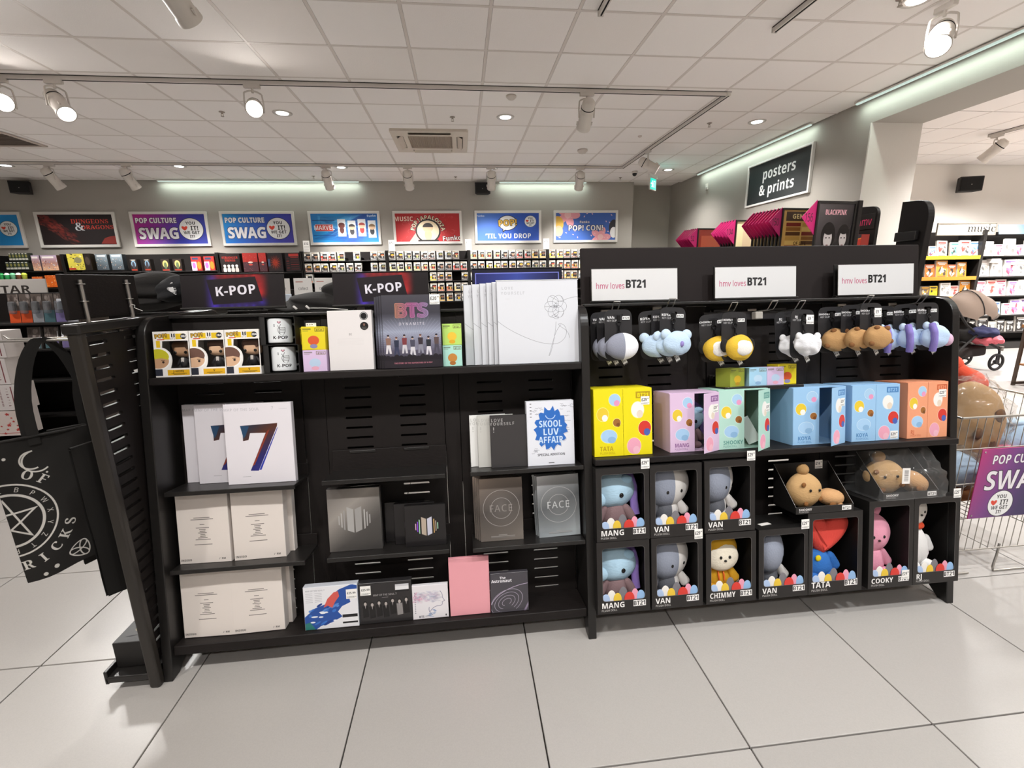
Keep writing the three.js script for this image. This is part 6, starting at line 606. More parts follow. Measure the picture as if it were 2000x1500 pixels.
const heads = {   // plain soft shapes in the toys' colours
  VAN: (p) => { part('head_half', (() => { const g = new THREE.SphereGeometry(1, 30, 22, Math.PI / 2, Math.PI); g.scale(0.062, 0.05, 0.03); return g; })(), plush(0x8d909e), p, [0, 0, 0], [0, Math.PI, 0]); part('head_half', (() => { const g = new THREE.SphereGeometry(1, 30, 22, Math.PI / 2, Math.PI); g.scale(0.062, 0.05, 0.03); return g; })(), plush(0xeeeef2), p); },
  KOYA: (p) => { part('head', wobble(ball(0.056, 0.046, 0.03, 0, 0, 0, 30), 0.004, 30, 1), plush(0xbfd6ec), p); for (const s of [-1, 1]) part('ear', ball(0.02, 0.02, 0.013, s * 0.043, 0.034, -0.004, 20), plush(0xc9def2), p); part('nose', ball(0.008, 0.011, 0.007, 0.004, -0.002, 0.029, 14), plush(0x9a8acc), p); },
  CHIMMY: (p) => { part('hood', wobble(ball(0.056, 0.05, 0.03, 0, 0, 0, 30), 0.004, 30, 2), plush(0xe0b83a), p); part('face_patch', ball(0.036, 0.031, 0.012, 0.004, 0.0, 0.021, 24), plush(0xeeeae4), p); for (const s of [-1, 1]) part('ear', ball(0.016, 0.026, 0.01, s * 0.056, 0.01, -0.01, 18), plush(0x1d1b1b), p); },
  RJ: (p) => { part('head', wobble(ball(0.058, 0.043, 0.032, 0, 0, 0, 36), 0.01, 36, 3), plush(0xe9e9ec), p); for (const s of [-1, 1]) part('ear', ball(0.013, 0.015, 0.01, s * 0.042, 0.033, 0, 16), plush(0xf0f0f2), p); },
  SHOOKY: (p) => { part('head', wobble(ball(0.06, 0.046, 0.032, 0, 0, 0, 36), 0.005, 30, 4), plush(0xb98f5e), p); for (const [x, y] of [[-0.045, -0.022], [0.03, 0.036], [0.047, -0.015], [-0.02, 0.038]]) part('chip', ball(0.012, 0.01, 0.008, x, y, 0.014, 14), plush(0x8a5c34), p); },
  MANG: (p) => { part('head', wobble(ball(0.06, 0.047, 0.032, 0, 0, 0, 32), 0.004, 30, 5), plush(0xbcd2ee), p); for (const s of [-1, 1]) part('ear', ball(0.014, 0.016, 0.011, s * 0.02 - 0.02, 0.045, 0, 16), plush(0xc9dcf2), p); part('mane', tube([[-0.03, 0.05, 0.012], [-0.038, 0.02, 0.028], [-0.035, -0.02, 0.026], [-0.03, -0.055, 0.016]], 0.012, 24, 10), plush(0x8f80c8), p); part('muzzle', ball(0.02, 0.026, 0.02, 0.05, -0.012, 0.008, 18), plush(0xdfb8d0), p); },
};
const wire = (pts, r = 0.002) => tube(pts, r, 24, 6);
const hookShape = merge([wire([[-0.012, 0, 0.0], [-0.012, 0, 0.12], [-0.012, 0.03, 0.15]]), wire([[0.012, 0, 0.0], [0.012, 0, 0.12], [0.012, 0.03, 0.15]]), wire([[-0.012, 0.03, 0.15], [0.012, 0.03, 0.15]])]);
function hook(label, x, v) { const t = thing('display_hook', label, 'hook', [0, 0, 0], null); part('prongs', hookShape, CHROME, t, [0, 0, -0.008]); part('mount', rbox(0.04, 0.026, 0.01, 0.003), CHROME, t, [0, 0.002, -0.004]); onRack(t, x, v, -0.148); t.rotation.y = 0; }
const tagGeo = pbox(0.018, 0.04, 0.0012, 0.0003, [5 / 6 + 0.108, 0.79, 5 / 6 + 0.155, 0.87]);
function keyClip(name, label, x, v, w, yaw = 0, roll = 0, priced = 0) {
  const i = clipNames.indexOf(name), t = thing('key_clip', label, 'key clip', [0, 0, 0], 'soft toy key clips on the right rack'); part('card', clipCardGeo(i), [clipTex, BLACK_CARD], t);
  part('clasp', merge([at(new THREE.TorusGeometry(0.008, 0.0018, 6, 18), 0, -0.052, 0.006, 0, 0, 0, 0), at(rbox(0.006, 0.022, 0.005, 0.002), 0, -0.071, 0.007), at(new THREE.TorusGeometry(0.006, 0.0016, 6, 16), 0, -0.087, 0.008)]), mat(0x2a2a2c, 0.25, 0.8), t); part('strap', rbox(0.012, 0.026, 0.003, 0.001), BLACK_MATT, t, [0, -0.035, 0.004]);
  const h = new THREE.Group(); h.name = 'toy_head'; t.add(h); h.position.set(0.004, -0.138, 0.026); heads[name](h);
  part('cloth_tag', tagGeo, [CARD, clipTex], t, [0.024, -0.205, 0.012], [0, 0, 0.5]);
  if (priced) sticker(t, 0.034, 0.036, [0.034, -0.056, 0.0022], tagTex, tagUV(1));
  onRack(t, x, v, w, roll, yaw); return t;
}
const CV = 1.262;
hook('chrome hook of the grey and white key clips at the left end', 0.577, CV); keyClip('VAN', 'front grey and white round key clip at the left end of the hooks', 0.578, CV, 0.0, 0.06); keyClip('VAN', 'middle grey and white key clip, half hidden behind the front one', 0.56, CV - 0.002, -0.045, 0.12); keyClip('VAN', 'rear grey and white key clip of the three at the left end', 0.546, CV - 0.002, -0.085, 0.16);
hook('chrome hook of the pale blue key clips', 0.795, CV + 0.006); keyClip('KOYA', 'front pale blue eared key clip with a violet nose', 0.797, CV + 0.004, -0.01, 0.1, -0.04); keyClip('KOYA', 'rear pale blue eared key clip turned aside behind the front one', 0.735, CV - 0.002, -0.06, -0.25, 0.06); keyClip('KOYA', 'middle pale blue key clip mostly hidden between its two neighbours', 0.772, CV, -0.038, 0.15);
{ const t = thing('hook_bar', 'black metal bar carrying the middle hooks of the right rack', 'rail', [0, 0, 0]); part('bar', rbox(0.44, 0.035, 0.012, 0.003), mat(0x2b292b, 0.35), t); for (const s of [-0.13, 0.1]) part('hanger', rbox(0.09, 0.012, 0.02, 0.003), mat(0x2b292b, 0.35), t, [s, 0.022, -0.008]); onRack(t, 1.2, 1.235, -0.125); }
hook('chrome hook of the yellow hooded key clips', 1.045, CV - 0.014); keyClip('CHIMMY', 'front yellow hooded key clip with a plain pale face patch', 1.043, CV - 0.02, -0.01, 0.06); keyClip('CHIMMY', 'rear yellow hooded key clip with a black ear', 0.985, CV - 0.022, -0.06, -0.22, 0.05);
hook('empty chrome hook with a clear plastic clip between the yellow and white key clips', 1.21, CV - 0.012); one('plastic_clip', 'clear plastic label clip at the root of the empty hook', 'clip', rbox(0.032, 0.03, 0.03, 0.004), mat(0xb9b4ac, 0.2)); onRack(scene.children[scene.children.length - 1], 1.2, CV - 0.03, -0.1);
hook('chrome hook of the white fluffy key clips', 1.326, CV - 0.014); keyClip('RJ', 'front white fluffy key clip with a nine pound price sticker', 1.325, CV - 0.018, -0.005, 0.1, -0.03, 1); keyClip('RJ', 'rear white fluffy key clip behind the priced one', 1.298, CV - 0.02, -0.055, -0.1, 0.05);
hook('chrome hook of the brown key clips', 1.62, CV); keyClip('SHOOKY', 'front brown chip-spotted key clip with a nine pound price sticker', 1.612, CV, 0.0, 0.12, 0, 1); keyClip('SHOOKY', 'middle brown chip-spotted key clip', 1.57, CV - 0.002, -0.04, 0.05); keyClip('SHOOKY', 'rear brown chip-spotted key clip, leftmost of its hook', 1.515, CV - 0.004, -0.085, -0.1);
hook('chrome hook of the lilac-maned key clips at the right end', 1.858, CV - 0.002); keyClip('MANG', 'front pale blue pony key clip with a lilac mane, at the right end', 1.862, CV - 0.004, 0.0, 0.08); keyClip('MANG', 'middle pale blue pony key clip with a lilac mane', 1.81, CV - 0.004, -0.045, -0.05, 0.04); keyClip('MANG', 'rear pale blue pony key clip nearest the brown ones', 1.758, CV - 0.006, -0.09, 0.05); 
small('olive green small box at the left of the tray under the key clips', 5, 0.084, 0.074, 1.08, 0.948, 0.045, { yaw: 0.35 }); small('pale blue small box second from the left on the tray under the key clips', 4, 0.076, 0.073, 1.167, 0.948, 0.045); small('lilac small box third from the left on the tray under the key clips', 1, 0.073, 0.073, 1.242, 0.948, 0.045); small('yellow small box at the right end of the tray under the key clips', 0, 0.08, 0.082, 1.304, 0.948, 0.06);
// ---------- pastel two-door boxes on the right rack (plain spots stand in for the printed characters) ----------
const doorTex = (bg, name, ink) => pm(tx(400, 400, (g, w, h) => { F(g, bg, 0, 0, w, h); const spot2 = (x, y, a, b, c1, c2) => { O(g, 'rgba(255,255,255,.55)', x * w, y * h, a * w + 3, b * h + 3); O(g, c1, x * w, y * h, a * w, b * h); O(g, c2, (x + a * 0.35) * w, (y + b * 0.55) * h, a * 0.5 * w, b * 0.5 * h); };
  spot2(0.36, 0.16, 0.1, 0.09, '#a9cdea', '#e59ac0'); spot2(0.15, 0.37, 0.1, 0.1, '#e8c83a', '#f4f1ea'); spot2(0.39, 0.5, 0.065, 0.06, '#a0672f', '#7d4c22'); spot2(0.25, 0.7, 0.14, 0.1, '#a8cdee', '#8db6dc'); spot2(0.75, 0.32, 0.11, 0.12, '#f2efea', '#e5d6c4'); spot2(0.87, 0.6, 0.11, 0.11, '#d43a30', '#4a62b0'); spot2(0.68, 0.86, 0.12, 0.12, '#eda6bc', '#f2bccb');
  F(g, ink, 0.72 * w, 0.05 * h, 0.25 * w, 0.1 * h); T(g, 'BT21', 0.845 * w, 0.102 * h, 34, bg, { sx: 1.05 }); T(g, name, 0.09 * w, 0.885 * h, 38, ink, { a: 'left', sx: 1.02 }); T(g, 'PLUSH DOLL', 0.09 * w, 0.95 * h, 19, ink, { a: 'left', w: 'normal' }); }), 0.45);
const dcol = { yellow: ['#eadb12', 'TATA', '#b99a10', 0xe6d712], pink: ['#dcbfdc', 'MANG', '#8a5a92', 0xd8bcd8], teal: ['#b4dacd', 'SHOOKY', '#5f9a90', 0xaed6c8], blue: ['#9cc6ea', 'KOYA', '#4d83bc', 0x98c2e8], orange: ['#eda07a', 'RJ', '#c9603a', 0xea9c76] };
for (const k of Object.keys(dcol)) dcol[k].push(doorTex(...dcol[k].slice(0, 3)));
function doorBox(label, col, x0, w, h, openR, price, inside) {
  const [, , , hex, tex] = dcol[col], body = mat(hex, 0.5), d = 0.155, k = 0.0025, t = thing('door_box', label, 'toy box', [0, 0, 0]), v = 0.708, xc = x0 + w / 2;
  part('carton', merge([slab(-w / 2, w / 2, 0, k, -d, -k), slab(-w / 2, w / 2, h - k, h, -d, -k), slab(-w / 2, -w / 2 + k, k, h - k, -d, -k), slab(w / 2 - k, w / 2, k, h - k, -d, -k), slab(-w / 2, w / 2, k, h - k, -d, -d + k)]), body, t); part('top_flap', rbox(w - 0.004, 0.0016, d - 0.02, 0.0006, 1), body, t, [0, h + 0.0008, -d / 2]);
  if (col === 'teal') part('inner_flap', rbox(0.05, 0.11, 0.0016, 0.0006, 1), mat(0xd6e4de, 0.6), t, [0.055, 0.06, -0.06], [-0.5, -0.7, 0.2]), part('inner_panel', rbox(w - 0.01, h - 0.012, 0.002, 0.0008, 1), mat(0xb79a70, 0.7), t, [0, h / 2, -d + 0.006]);
  const L = part('door', pbox(w / 2 - 0.0008, h, 0.0025, 0.0006, [0, 0, 0.5, 1]), [body, tex], t, [-w / 4, 0, 0]); L.position.z = 0;
  const rg = pbox(w / 2 - 0.0008, h, 0.0025, 0.0006, [0.5, 0, 1, 1]).clone(); rg.translate(-w / 4, 0, 0); const R = part('door', rg, [body, tex], t, [w / 2, 0, 0], [0, openR, 0]);
  if (price) sticker(R, 0.034, 0.032, [-w / 4 + (price[0] || 0), price[1] * h, 0.0005], tagTex, tagUV(0));
  onRack(t, xc, v, -0.0); t.userData.inside = inside ? 1 : undefined; return t;
}
doorBox('closed yellow box with two doors, leftmost of the pastel boxes', 'yellow', 0.477, 0.228, 0.256, 0, [0.03, 0.75]);
doorBox('lilac pink box with its right door ajar', 'pink', 0.776, 0.2, 0.228, 0.5, [0.025, 0.66]);
doorBox('mint green box with its right door wide open, empty inside', 'teal', 0.973, 0.214, 0.232, 0.6, [0.03, 0.62]);
doorBox('pale blue box with its right door ajar, left of the closed blue one', 'blue', 1.284, 0.226, 0.228, 0.45, [0.03, 0.66]);
doorBox('closed pale blue box beside the orange one', 'blue', 1.538, 0.211, 0.228, 0, [0.03, 0.02]);
doorBox('closed orange box, rightmost of the pastel boxes', 'orange', 1.784, 0.183, 0.229, 0, [0.02, 0.72]);
// soft toys
const eyes = (p, x, y, z, gap, r = 0.006) => { for (const s of [-1, 1]) part('eye', ball(r, r * 1.15, r * 0.7, x + s * gap, y, z, 14), mat(0x0f0d0d, 0.2), p); };
const mergeVerts = (g) => { const n = g.index ? g : g; const c = mergeVertices((() => { const q = n.clone(); q.deleteAttribute('normal'); q.deleteAttribute('uv'); return q; })(), 1e-4); c.computeVertexNormals(); return planar(c, -0.1, 0, 0.2, 0.3); };
const half = (sx, sy, sz) => { const g = new THREE.SphereGeometry(1, 36, 28, Math.PI / 2, Math.PI); g.scale(sx, sy, sz); return g; };
const sack = (pts, sz = 0.85) => { const g = lathe(pts, 32); g.scale(1, 1, sz); return g; };
const limb = (r, len) => { const g = new THREE.CapsuleGeometry(r, len, 8, 18); const p = g.attributes.position; for (let i = 0; i < p.count; i++) { const k = 1 - 0.25 * (p.getY(i) / (len / 2 + r)); p.setX(i, p.getX(i) * k); p.setZ(i, p.getZ(i) * k); } g.computeVertexNormals(); return g; };
const TOY = {
  pony: (t) => { const b = plush(0xb2d3e8), m = plush(0x8f76c0), mv = plush(0x8a7072); part('body', sack([[0, 0], [0.045, 0.005], [0.055, 0.04], [0.045, 0.08], [0.028, 0.1], [0, 0.105]]), mv, t); part('head', wobble(ball(0.088, 0.072, 0.056, -0.006, 0.146, 0.0, 40), 0.004, 18, 1), b, t); part('muzzle', ball(0.034, 0.034, 0.036, -0.066, 0.118, 0.02, 24), b, t); part('nose_tip', ball(0.018, 0.022, 0.022, -0.084, 0.112, 0.026, 20), plush(0xdf6a98), t); part('ear', ball(0.026, 0.017, 0.014, 0.042, 0.185, 0.03, 22), plush(0xa9d0ea), t, [0, 0, 0], [0, 0, 0.0]); part('mane', tube([[-0.015, 0.212, 0.0], [0.03, 0.216, 0.0], [0.068, 0.19, -0.005], [0.08, 0.15, 0.0], [0.078, 0.1, 0.01], [0.082, 0.05, 0.02]], 0.016, 40, 12), m, t); for (const s of [-1, 1]) part('arm', limb(0.017, 0.035), mv, t, [s * 0.053, 0.062, 0.02], [0, 0, s * 0.6]); part('eye', ball(0.009, 0.009, 0.006, 0.018, 0.132, 0.052, 18), mat(0x100e0e, 0.2), t); for (const s of [-1, 1]) part('foot', ball(0.024, 0.018, 0.03, s * 0.03, 0.014, 0.035, 20), mv, t); },
  twotone: (t, turn = 0) => { const a = plush(0x8d93a2), w = plush(0xdcd8d4), at2 = turn; const hd = part('head', half(0.096, 0.09, 0.062), w, t, [0, 0.152, 0], [0, at2, 0]); part('head_side', half(0.096, 0.09, 0.062), a, hd, [0, 0, 0], [0, Math.PI, 0]); for (const s of [-1, 1]) part('eye', ball(0.006, 0.007, 0.004, s * 0.03, -0.02, 0.056, 14), mat(0x111010, 0.2), hd); const bd = part('body', half(0.05, 0.056, 0.04), w, t, [0, 0.052, 0], [0, at2, 0]); part('body_side', half(0.05, 0.056, 0.04), plush(0x65676e), bd, [0, 0, 0], [0, Math.PI, 0]); part('arm', limb(0.017, 0.035), w, t, [0.054, 0.068, 0.014], [0, 0, 0.6]); part('arm', limb(0.017, 0.035), plush(0x65676e), t, [-0.054, 0.068, 0.014], [0, 0, -0.6]); for (const s of [-1, 1]) part('foot', ball(0.025, 0.02, 0.032, s * 0.03, 0.016, 0.03, 20), s > 0 ? w : a, t); },
  hooded: (t) => { const y = plush(0xd9a322), c = plush(0xe9dfcc); part('hood', wobble(ball(0.084, 0.082, 0.06, 0, 0.152, 0, 36), 0.003, 20, 2), y, t); part('face_patch', ball(0.066, 0.055, 0.024, 0.006, 0.138, 0.042, 30), c, t); eyes(t, 0.008, 0.142, 0.066, 0.018, 0.0055); part('nose', ball(0.006, 0.0045, 0.005, 0.008, 0.129, 0.067, 12), mat(0x161210, 0.3), t); part('body', sack([[0, 0], [0.045, 0.004], [0.056, 0.045], [0.042, 0.085], [0.026, 0.1], [0, 0.104]]), y, t); for (const s of [-1, 1]) { const a = part('arm', limb(0.017, 0.04), y, t, [s * 0.056, 0.064, 0.02], [0, 0, s * 0.55]); part('paw', ball(0.013, 0.013, 0.013, 0, -0.032, 0, 14), c, a); part('drawstring', tube([[s * 0.009, 0.092, 0.03], [s * 0.011, 0.07, 0.047], [s * 0.01, 0.05, 0.053]], 0.0035, 14, 6), mat(0xd9631c, 0.8), t); part('foot', ball(0.026, 0.02, 0.034, s * 0.032, 0.016, 0.036, 20), y, t); } },
  heart: (t) => { const r = plush(0xe24b40), bl = plush(0x2d6cb8); const s = new THREE.Shape(); s.moveTo(0, -0.085); s.bezierCurveTo(-0.05, -0.06, -0.115, 0.0, -0.112, 0.055); s.bezierCurveTo(-0.108, 0.1, -0.03, 0.105, 0, 0.058); s.bezierCurveTo(0.03, 0.105, 0.108, 0.1, 0.112, 0.055); s.bezierCurveTo(0.115, 0.0, 0.05, -0.06, 0, -0.085); const g = new THREE.ExtrudeGeometry(s, { depth: 0.012, bevelEnabled: true, bevelThickness: 0.042, bevelSize: 0.036, bevelOffset: -0.036, bevelSegments: 10, curveSegments: 24 }); g.scale(0.98, 1.0, 1); g.translate(0, 0.19, -0.006); part('heart_head', mergeVerts(g), r, t, [0.0, 0, 0], [0, 0, -0.1]); part('body', sack([[0, 0], [0.06, 0.005], [0.078, 0.05], [0.06, 0.1], [0.03, 0.125], [0, 0.128]]), bl, t, [-0.008, 0, 0]); for (const q of [-1, 1]) { part('arm', limb(0.021, 0.04), bl, t, [q * 0.068 - 0.008, 0.075, 0.02], [0, 0, q * 0.45]); part('foot', ball(0.034, 0.024, 0.04, q * 0.042 - 0.008, 0.02, 0.04, 20), bl, t); } part('spot', ball(0.013, 0.013, 0.006, -0.025, 0.1, 0.052, 16), plush(0xe8d21e), t); },
  rabbit: (t) => { const p = plush(0xe39ab0); part('body', sack([[0, 0], [0.05, 0.004], [0.062, 0.05], [0.05, 0.1], [0.03, 0.12], [0, 0.124]]), p, t); part('head', wobble(ball(0.085, 0.082, 0.06, 0, 0.177, 0, 36), 0.003, 20, 3), p, t); part('ear', limb(0.022, 0.05), p, t, [-0.028, 0.274, -0.004], [0, 0, 0.06]); part('ear_patch', rbox(0.026, 0.026, 0.006, 0.003), plush(0xe8c26a), t, [-0.028, 0.282, 0.017], [0, 0, 0.06]); part('ear', limb(0.02, 0.03), p, t, [0.03, 0.26, -0.012], [0.5, 0, -0.3]); eyes(t, 0, 0.172, 0.057, 0.024); part('nose', ball(0.006, 0.0045, 0.005, 0, 0.158, 0.061, 12), mat(0x3a1418, 0.3), t); for (const s of [-1, 1]) { const a = part('arm', limb(0.018, 0.045), p, t, [s * 0.06, 0.075, 0.015], [0, 0, s * 0.5]); part('paw', ball(0.013, 0.014, 0.013, 0, -0.034, 0, 14), plush(0xe8d8d0), a); part('foot', ball(0.03, 0.022, 0.038, s * 0.036, 0.018, 0.04, 20), p, t); } },
  lamb: (t) => { const w = plush(0xe4e2e0); part('body', wobble(sack([[0, 0], [0.05, 0.004], [0.068, 0.06], [0.06, 0.12], [0.04, 0.16], [0.02, 0.175], [0, 0.178]]), 0.004, 22, 4), w, t); part('head', wobble(ball(0.057, 0.066, 0.048, 0, 0.242, 0, 32), 0.004, 24, 5), plush(0xdad4cc), t); eyes(t, 0.004, 0.242, 0.045, 0.017, 0.005); part('nose', ball(0.0055, 0.0045, 0.005, 0.004, 0.23, 0.049, 12), mat(0x1a1512, 0.3), t); part('collar', (() => { const g = new THREE.TorusGeometry(0.034, 0.012, 12, 32); g.rotateX(Math.PI / 2); return g; })(), plush(0xd24a26), t, [0, 0.178, 0]); for (const s of [-1, 1]) { part('ear', ball(0.014, 0.02, 0.012, s * 0.045, 0.28, -0.005, 16), w, t); part('arm', limb(0.018, 0.04), w, t, [s * 0.062, 0.1, 0.015], [0, 0, s * 0.3]); part('foot', ball(0.03, 0.022, 0.038, s * 0.036, 0.018, 0.045, 20), w, t); } },
  biscuit: (t) => { const b = plush(0xc39d6c); part('body', (() => { const g = wobble(ball(0.084, 0.082, 0.06, 0, 0.082, 0, 40), 0.004, 18, 6); return g; })(), b, t); part('knob', ball(0.027, 0.027, 0.025, -0.012, 0.18, 0, 24), plush(0xb08a5a), t); eyes(t, 0.004, 0.095, 0.058, 0.026, 0.006); for (const [x, y] of [[-0.05, 0.12], [0.05, 0.05], [-0.03, 0.03]]) part('chip', ball(0.012, 0.011, 0.006, x, y, 0.046, 14), plush(0x8a5a2c), t); },
  pup: (t) => { const b = plush(0xcb9d6e); part('body', wobble(ball(0.062, 0.038, 0.04, 0, 0.04, 0, 32), 0.003, 24, 7), b, t, [0, 0, 0], [0, 0, -0.15]); part('ear', ball(0.014, 0.01, 0.01, 0.058, 0.045, 0, 16), plush(0xb07a44), t); part('patch', ball(0.016, 0.01, 0.006, -0.01, 0.018, 0.036, 16), plush(0x8a5c30), t); part('foot', ball(0.014, 0.01, 0.016, 0.03, 0.01, 0.03, 16), b, t); },
};
// black window boxes
const plushPrint = {}; const printFor = (name, w, h) => (plushPrint[name] ||= pm(tx(320, Math.round(320 * h / w), (g, W, H) => { F(g, '#211e1d', 0, 0, W, H); T(g, name, W * 0.07, H - W * 0.155, 46, '#f2f0ee', { a: 'left', sx: name.length > 5 ? 0.86 : 1.02 }); T(g, 'PLUSH DOLL', W * 0.07, H - W * 0.065, 17, '#d9d6d3', { a: 'left', w: 'normal' }); F(g, '#f2f0ee', W * 0.68, H - W * 0.22, W * 0.24, W * 0.115); T(g, 'BT21', W * 0.8, H - W * 0.16, 36, '#1d1b1a', { sx: 0.95 }); }), 0.45));
const KX = 0.982;
const domeCols = [0xa9bfe0, 0xe6e2dc, 0xe2be3c, 0x77747a, 0xcf3a30, 0xe39ab0, 0x8fb4dc];
function windowBox(label, name, x, v, w, h, toy, toyOpt, price) {
  x *= KX; w *= KX; h *= KX;
  const d = 0.148, k = 0.002, t = thing('window_box', label, 'toy box', [0, 0, 0]);
  const s = new THREE.Shape(); s.moveTo(-w / 2, 0); s.lineTo(w / 2, 0); s.lineTo(w / 2, h); s.lineTo(-w / 2, h); s.closePath(); s.holes.push(rrect(-w / 2 + 0.02, 0.048, w - 0.038, h - 0.048 - 0.024, 0.014, THREE.Path));
  part('front_panel', planar(ext(s, 0.0018), -w / 2, 0, w, h), printFor(name, w, h), t, [0, 0, -0.0018]);
  part('carton', merge([slab(-w / 2, w / 2, 0, k, -d, -k), slab(-w / 2, w / 2, h - k, h, -d, -k), slab(-w / 2, -w / 2 + k, k, h - k, -d, -k), slab(w / 2 - k, w / 2, k, h - k, -d, -k), slab(-w / 2, w / 2, k, h - k, -d, -d + k)]), BLACK_CARD, t);
  const outline = rrect(-w / 2 + 0.02, 0.048, w - 0.038, h - 0.072, 0.014); outline.holes.push(rrect(-w / 2 + 0.0212, 0.0492, w - 0.0404, h - 0.0744, 0.013, THREE.Path)); part('window_edge', ext(outline, 0.0006), mat(0x6a6664, 0.5), t, [0, 0, -0.001]);
  const row = part('card_cutout', (() => { const gs = []; for (let i = 0; i < 7; i++) { const g = ball([0.017, 0.019, 0.016, 0.02, 0.02, 0.016, 0.017][i], [0.024, 0.037, 0.026, 0.047, 0.027, 0.037, 0.03][i], 0.0016, -w * 0.34 + i * 0.0232 * (w / 0.207), 0.052, [0.0, -0.001, 0.001, -0.002, 0.0015, -0.001, 0][i] - 0.0035, 20); const c = C(domeCols[i]), n = g.attributes.position.count, a = new Float32Array(n * 3); for (let q = 0; q < n; q++) { a[q * 3] = c.r; a[q * 3 + 1] = c.g; a[q * 3 + 2] = c.b; } g.setAttribute('color', new THREE.BufferAttribute(a, 3)); gs.push(g); } return merge(gs); })(), cached('domeMat', () => mat(0xffffff, 0.5, 0, { vertexColors: true })), t);
  if (price) sticker(t, 0.033, 0.038, [price[0] * w, price[1] * h, 0.0008], tagTex, tagUV(0), price[2] || 0);
  onRack(t, x, v, 0.05);
  const [tn, tl, dx, dy, sc, opt] = toy, p = thing('soft_toy', tl, 'soft toy', [0, 0, 0], null); TOY[tn](p, opt); p.scale.set(sc * 0.96, sc, sc * 0.78); onRack(p, x + dx * 0.4, v + dy + 0.004, -0.034); if (toyOpt) p.rotation.z = toyOpt;
}
const V1 = 0.1165, V2 = 0.397;
windowBox('black window box in the upper row at the left end, priced at its top corner', 'MANG', 0.577, V2, 0.208, 0.284, ['pony', 'pale blue pony toy with a purple mane in the upper left window box', -0.025, 0.016, 1.06], 0, [0.43, 0.965]);
windowBox('black window box in the upper row, middle of three', 'VAN', 0.788, V2, 0.208, 0.284, ['twotone', 'grey and white round-headed toy in the upper middle window box', -0.004, 0.016, 1.07, 0.25]);
windowBox('black window box in the upper row, third from the left, priced', 'VAN', 1.007, V2 + 0.002, 0.208, 0.284, ['twotone', 'grey and white round-headed toy in the third upper window box', -0.03, 0.02, 1.06, 0.75], 0, [0.42, 0.98]);
windowBox('black window box in the bottom row at the left end', 'MANG', 0.574, V1, 0.208, 0.284, ['pony', 'pale blue pony toy with a purple mane in the bottom left window box', -0.02, 0.002, 1.04], -0.03);
windowBox('black window box in the bottom row, second from the left, priced', 'VAN', 0.79, V1, 0.208, 0.284, ['twotone', 'grey and white round-headed toy in the second bottom window box', -0.004, 0.004, 1.07, 0.45], 0, [0.42, 0.95]);
windowBox('black window box in the bottom row, third from the left, holding the yellow toy', 'CHIMMY', 1.012, V1, 0.208, 0.284, ['hooded', 'yellow hooded toy with a pale face in the third bottom window box', -0.035, 0.012, 1.06]);
windowBox('black window box in the bottom row, fourth from the left, priced at its top corner', 'VAN', 1.235, V1, 0.214, 0.284, ['twotone', 'grey and white toy turned aside in the fourth bottom window box', -0.03, -0.002, 1.05, 1.1], 0, [0.42, 0.97]);
windowBox('larger black window box holding the red heart toy', 'TATA', 1.456, V1, 0.238, 0.334, ['heart', 'red heart-headed toy with a blue body in the larger window box', -0.03, 0.02, 1.0]);
windowBox('tall black window box holding the pink rabbit toy, priced at its lower corner', 'COOKY', 1.704, V1, 0.2, 0.366, ['rabbit', 'pink rabbit toy with one tall ear in the tall window box', -0.035, 0.016, 1.0], 0, [0.34, 0.08]);
windowBox('tall black window box at the right end, holding the white toy', 'RJ', 1.911, V1, 0.21, 0.366, ['lamb', 'white toy with a red collar in the rightmost tall window box', -0.055, 0.034, 1.0], 0, [0.42, 0.975]);
one('paper_slip', 'small white torn paper slip lying on top of the fourth bottom window box', 'paper', rbox(0.05, 0.0015, 0.02, 0.0007)); onRack(scene.children[scene.children.length - 1], 1.165, V1 + 0.2805, 0.0, 0, 0.2); scene.children[scene.children.length - 1].material = CARD;
// open tray box and the bagged one
function trayBox(label, x, v, w, h, price) {
  const d = 0.13, t = thing('tray_box', label, 'toy box', [0, 0, 0]), tr = pm(tx(320, 40, (g, W, H) => { F(g, '#1d1a19', 0, 0, W, H); T(g, 'SHOOKY', 16, H * 0.38, 18, '#f0eeec', { a: 'left' }); T(g, 'PLUSH DOLL', 16, H * 0.76, 10, '#cfccca', { a: 'left', w: 'normal' }); F(g, '#f2f0ee', W - 66, 6, 52, 26); T(g, 'BT21', W - 40, 20, 20, '#1d1b1a'); }), 0.45);
  part('base', rbox(w, 0.004, d, 0.001, 1), BLACK_CARD, t, [0, 0.002, -d / 2]); part('front_lip', pbox(w, 0.028, 0.003, 0.0006), [BLACK_CARD, tr], t, [0, 0, 0.0015]);
  part('back_card', rbox(w, h, 0.003, 0.001, 1), BLACK_CARD, t, [0, h / 2, -d]);
  for (const s of [-1, 1]) { const q = new THREE.Shape(); q.moveTo(0, 0); q.lineTo(0, 0.028); q.lineTo(-d, h); q.lineTo(-d, 0); q.closePath(); part('side_card', at(ext(q, 0.002), 0, 0, 0, 0, -Math.PI / 2, 0), BLACK_CARD, t, [s * (w / 2 - 0.001) + 0.001, 0, 0]); part('edge_line', at(rbox(0.0014, 0.0014, Math.hypot(d, h - 0.028), 0.0005, 1), 0, 0, 0, Math.atan2(h - 0.028, d), 0, 0), mat(0x8d8a88, 0.4), t, [s * (w / 2 - 0.001), (h + 0.028) / 2, -d / 2]); }
  if (price) sticker(t, 0.034, 0.036, [w * 0.32, h * 0.82, -d + 0.0025], tagTex, tagUV(2)); return onRack(t, x * KX, v, 0.048, 0);
}
trayBox('open sloping black tray box priced fourteen pounds, on top of the heart box', 1.41, 0.4455, 0.246, 0.17, true);
trayBox('sloping black tray box inside a clear plastic bag on the tall boxes', 1.79, 0.477, 0.246, 0.17, false);
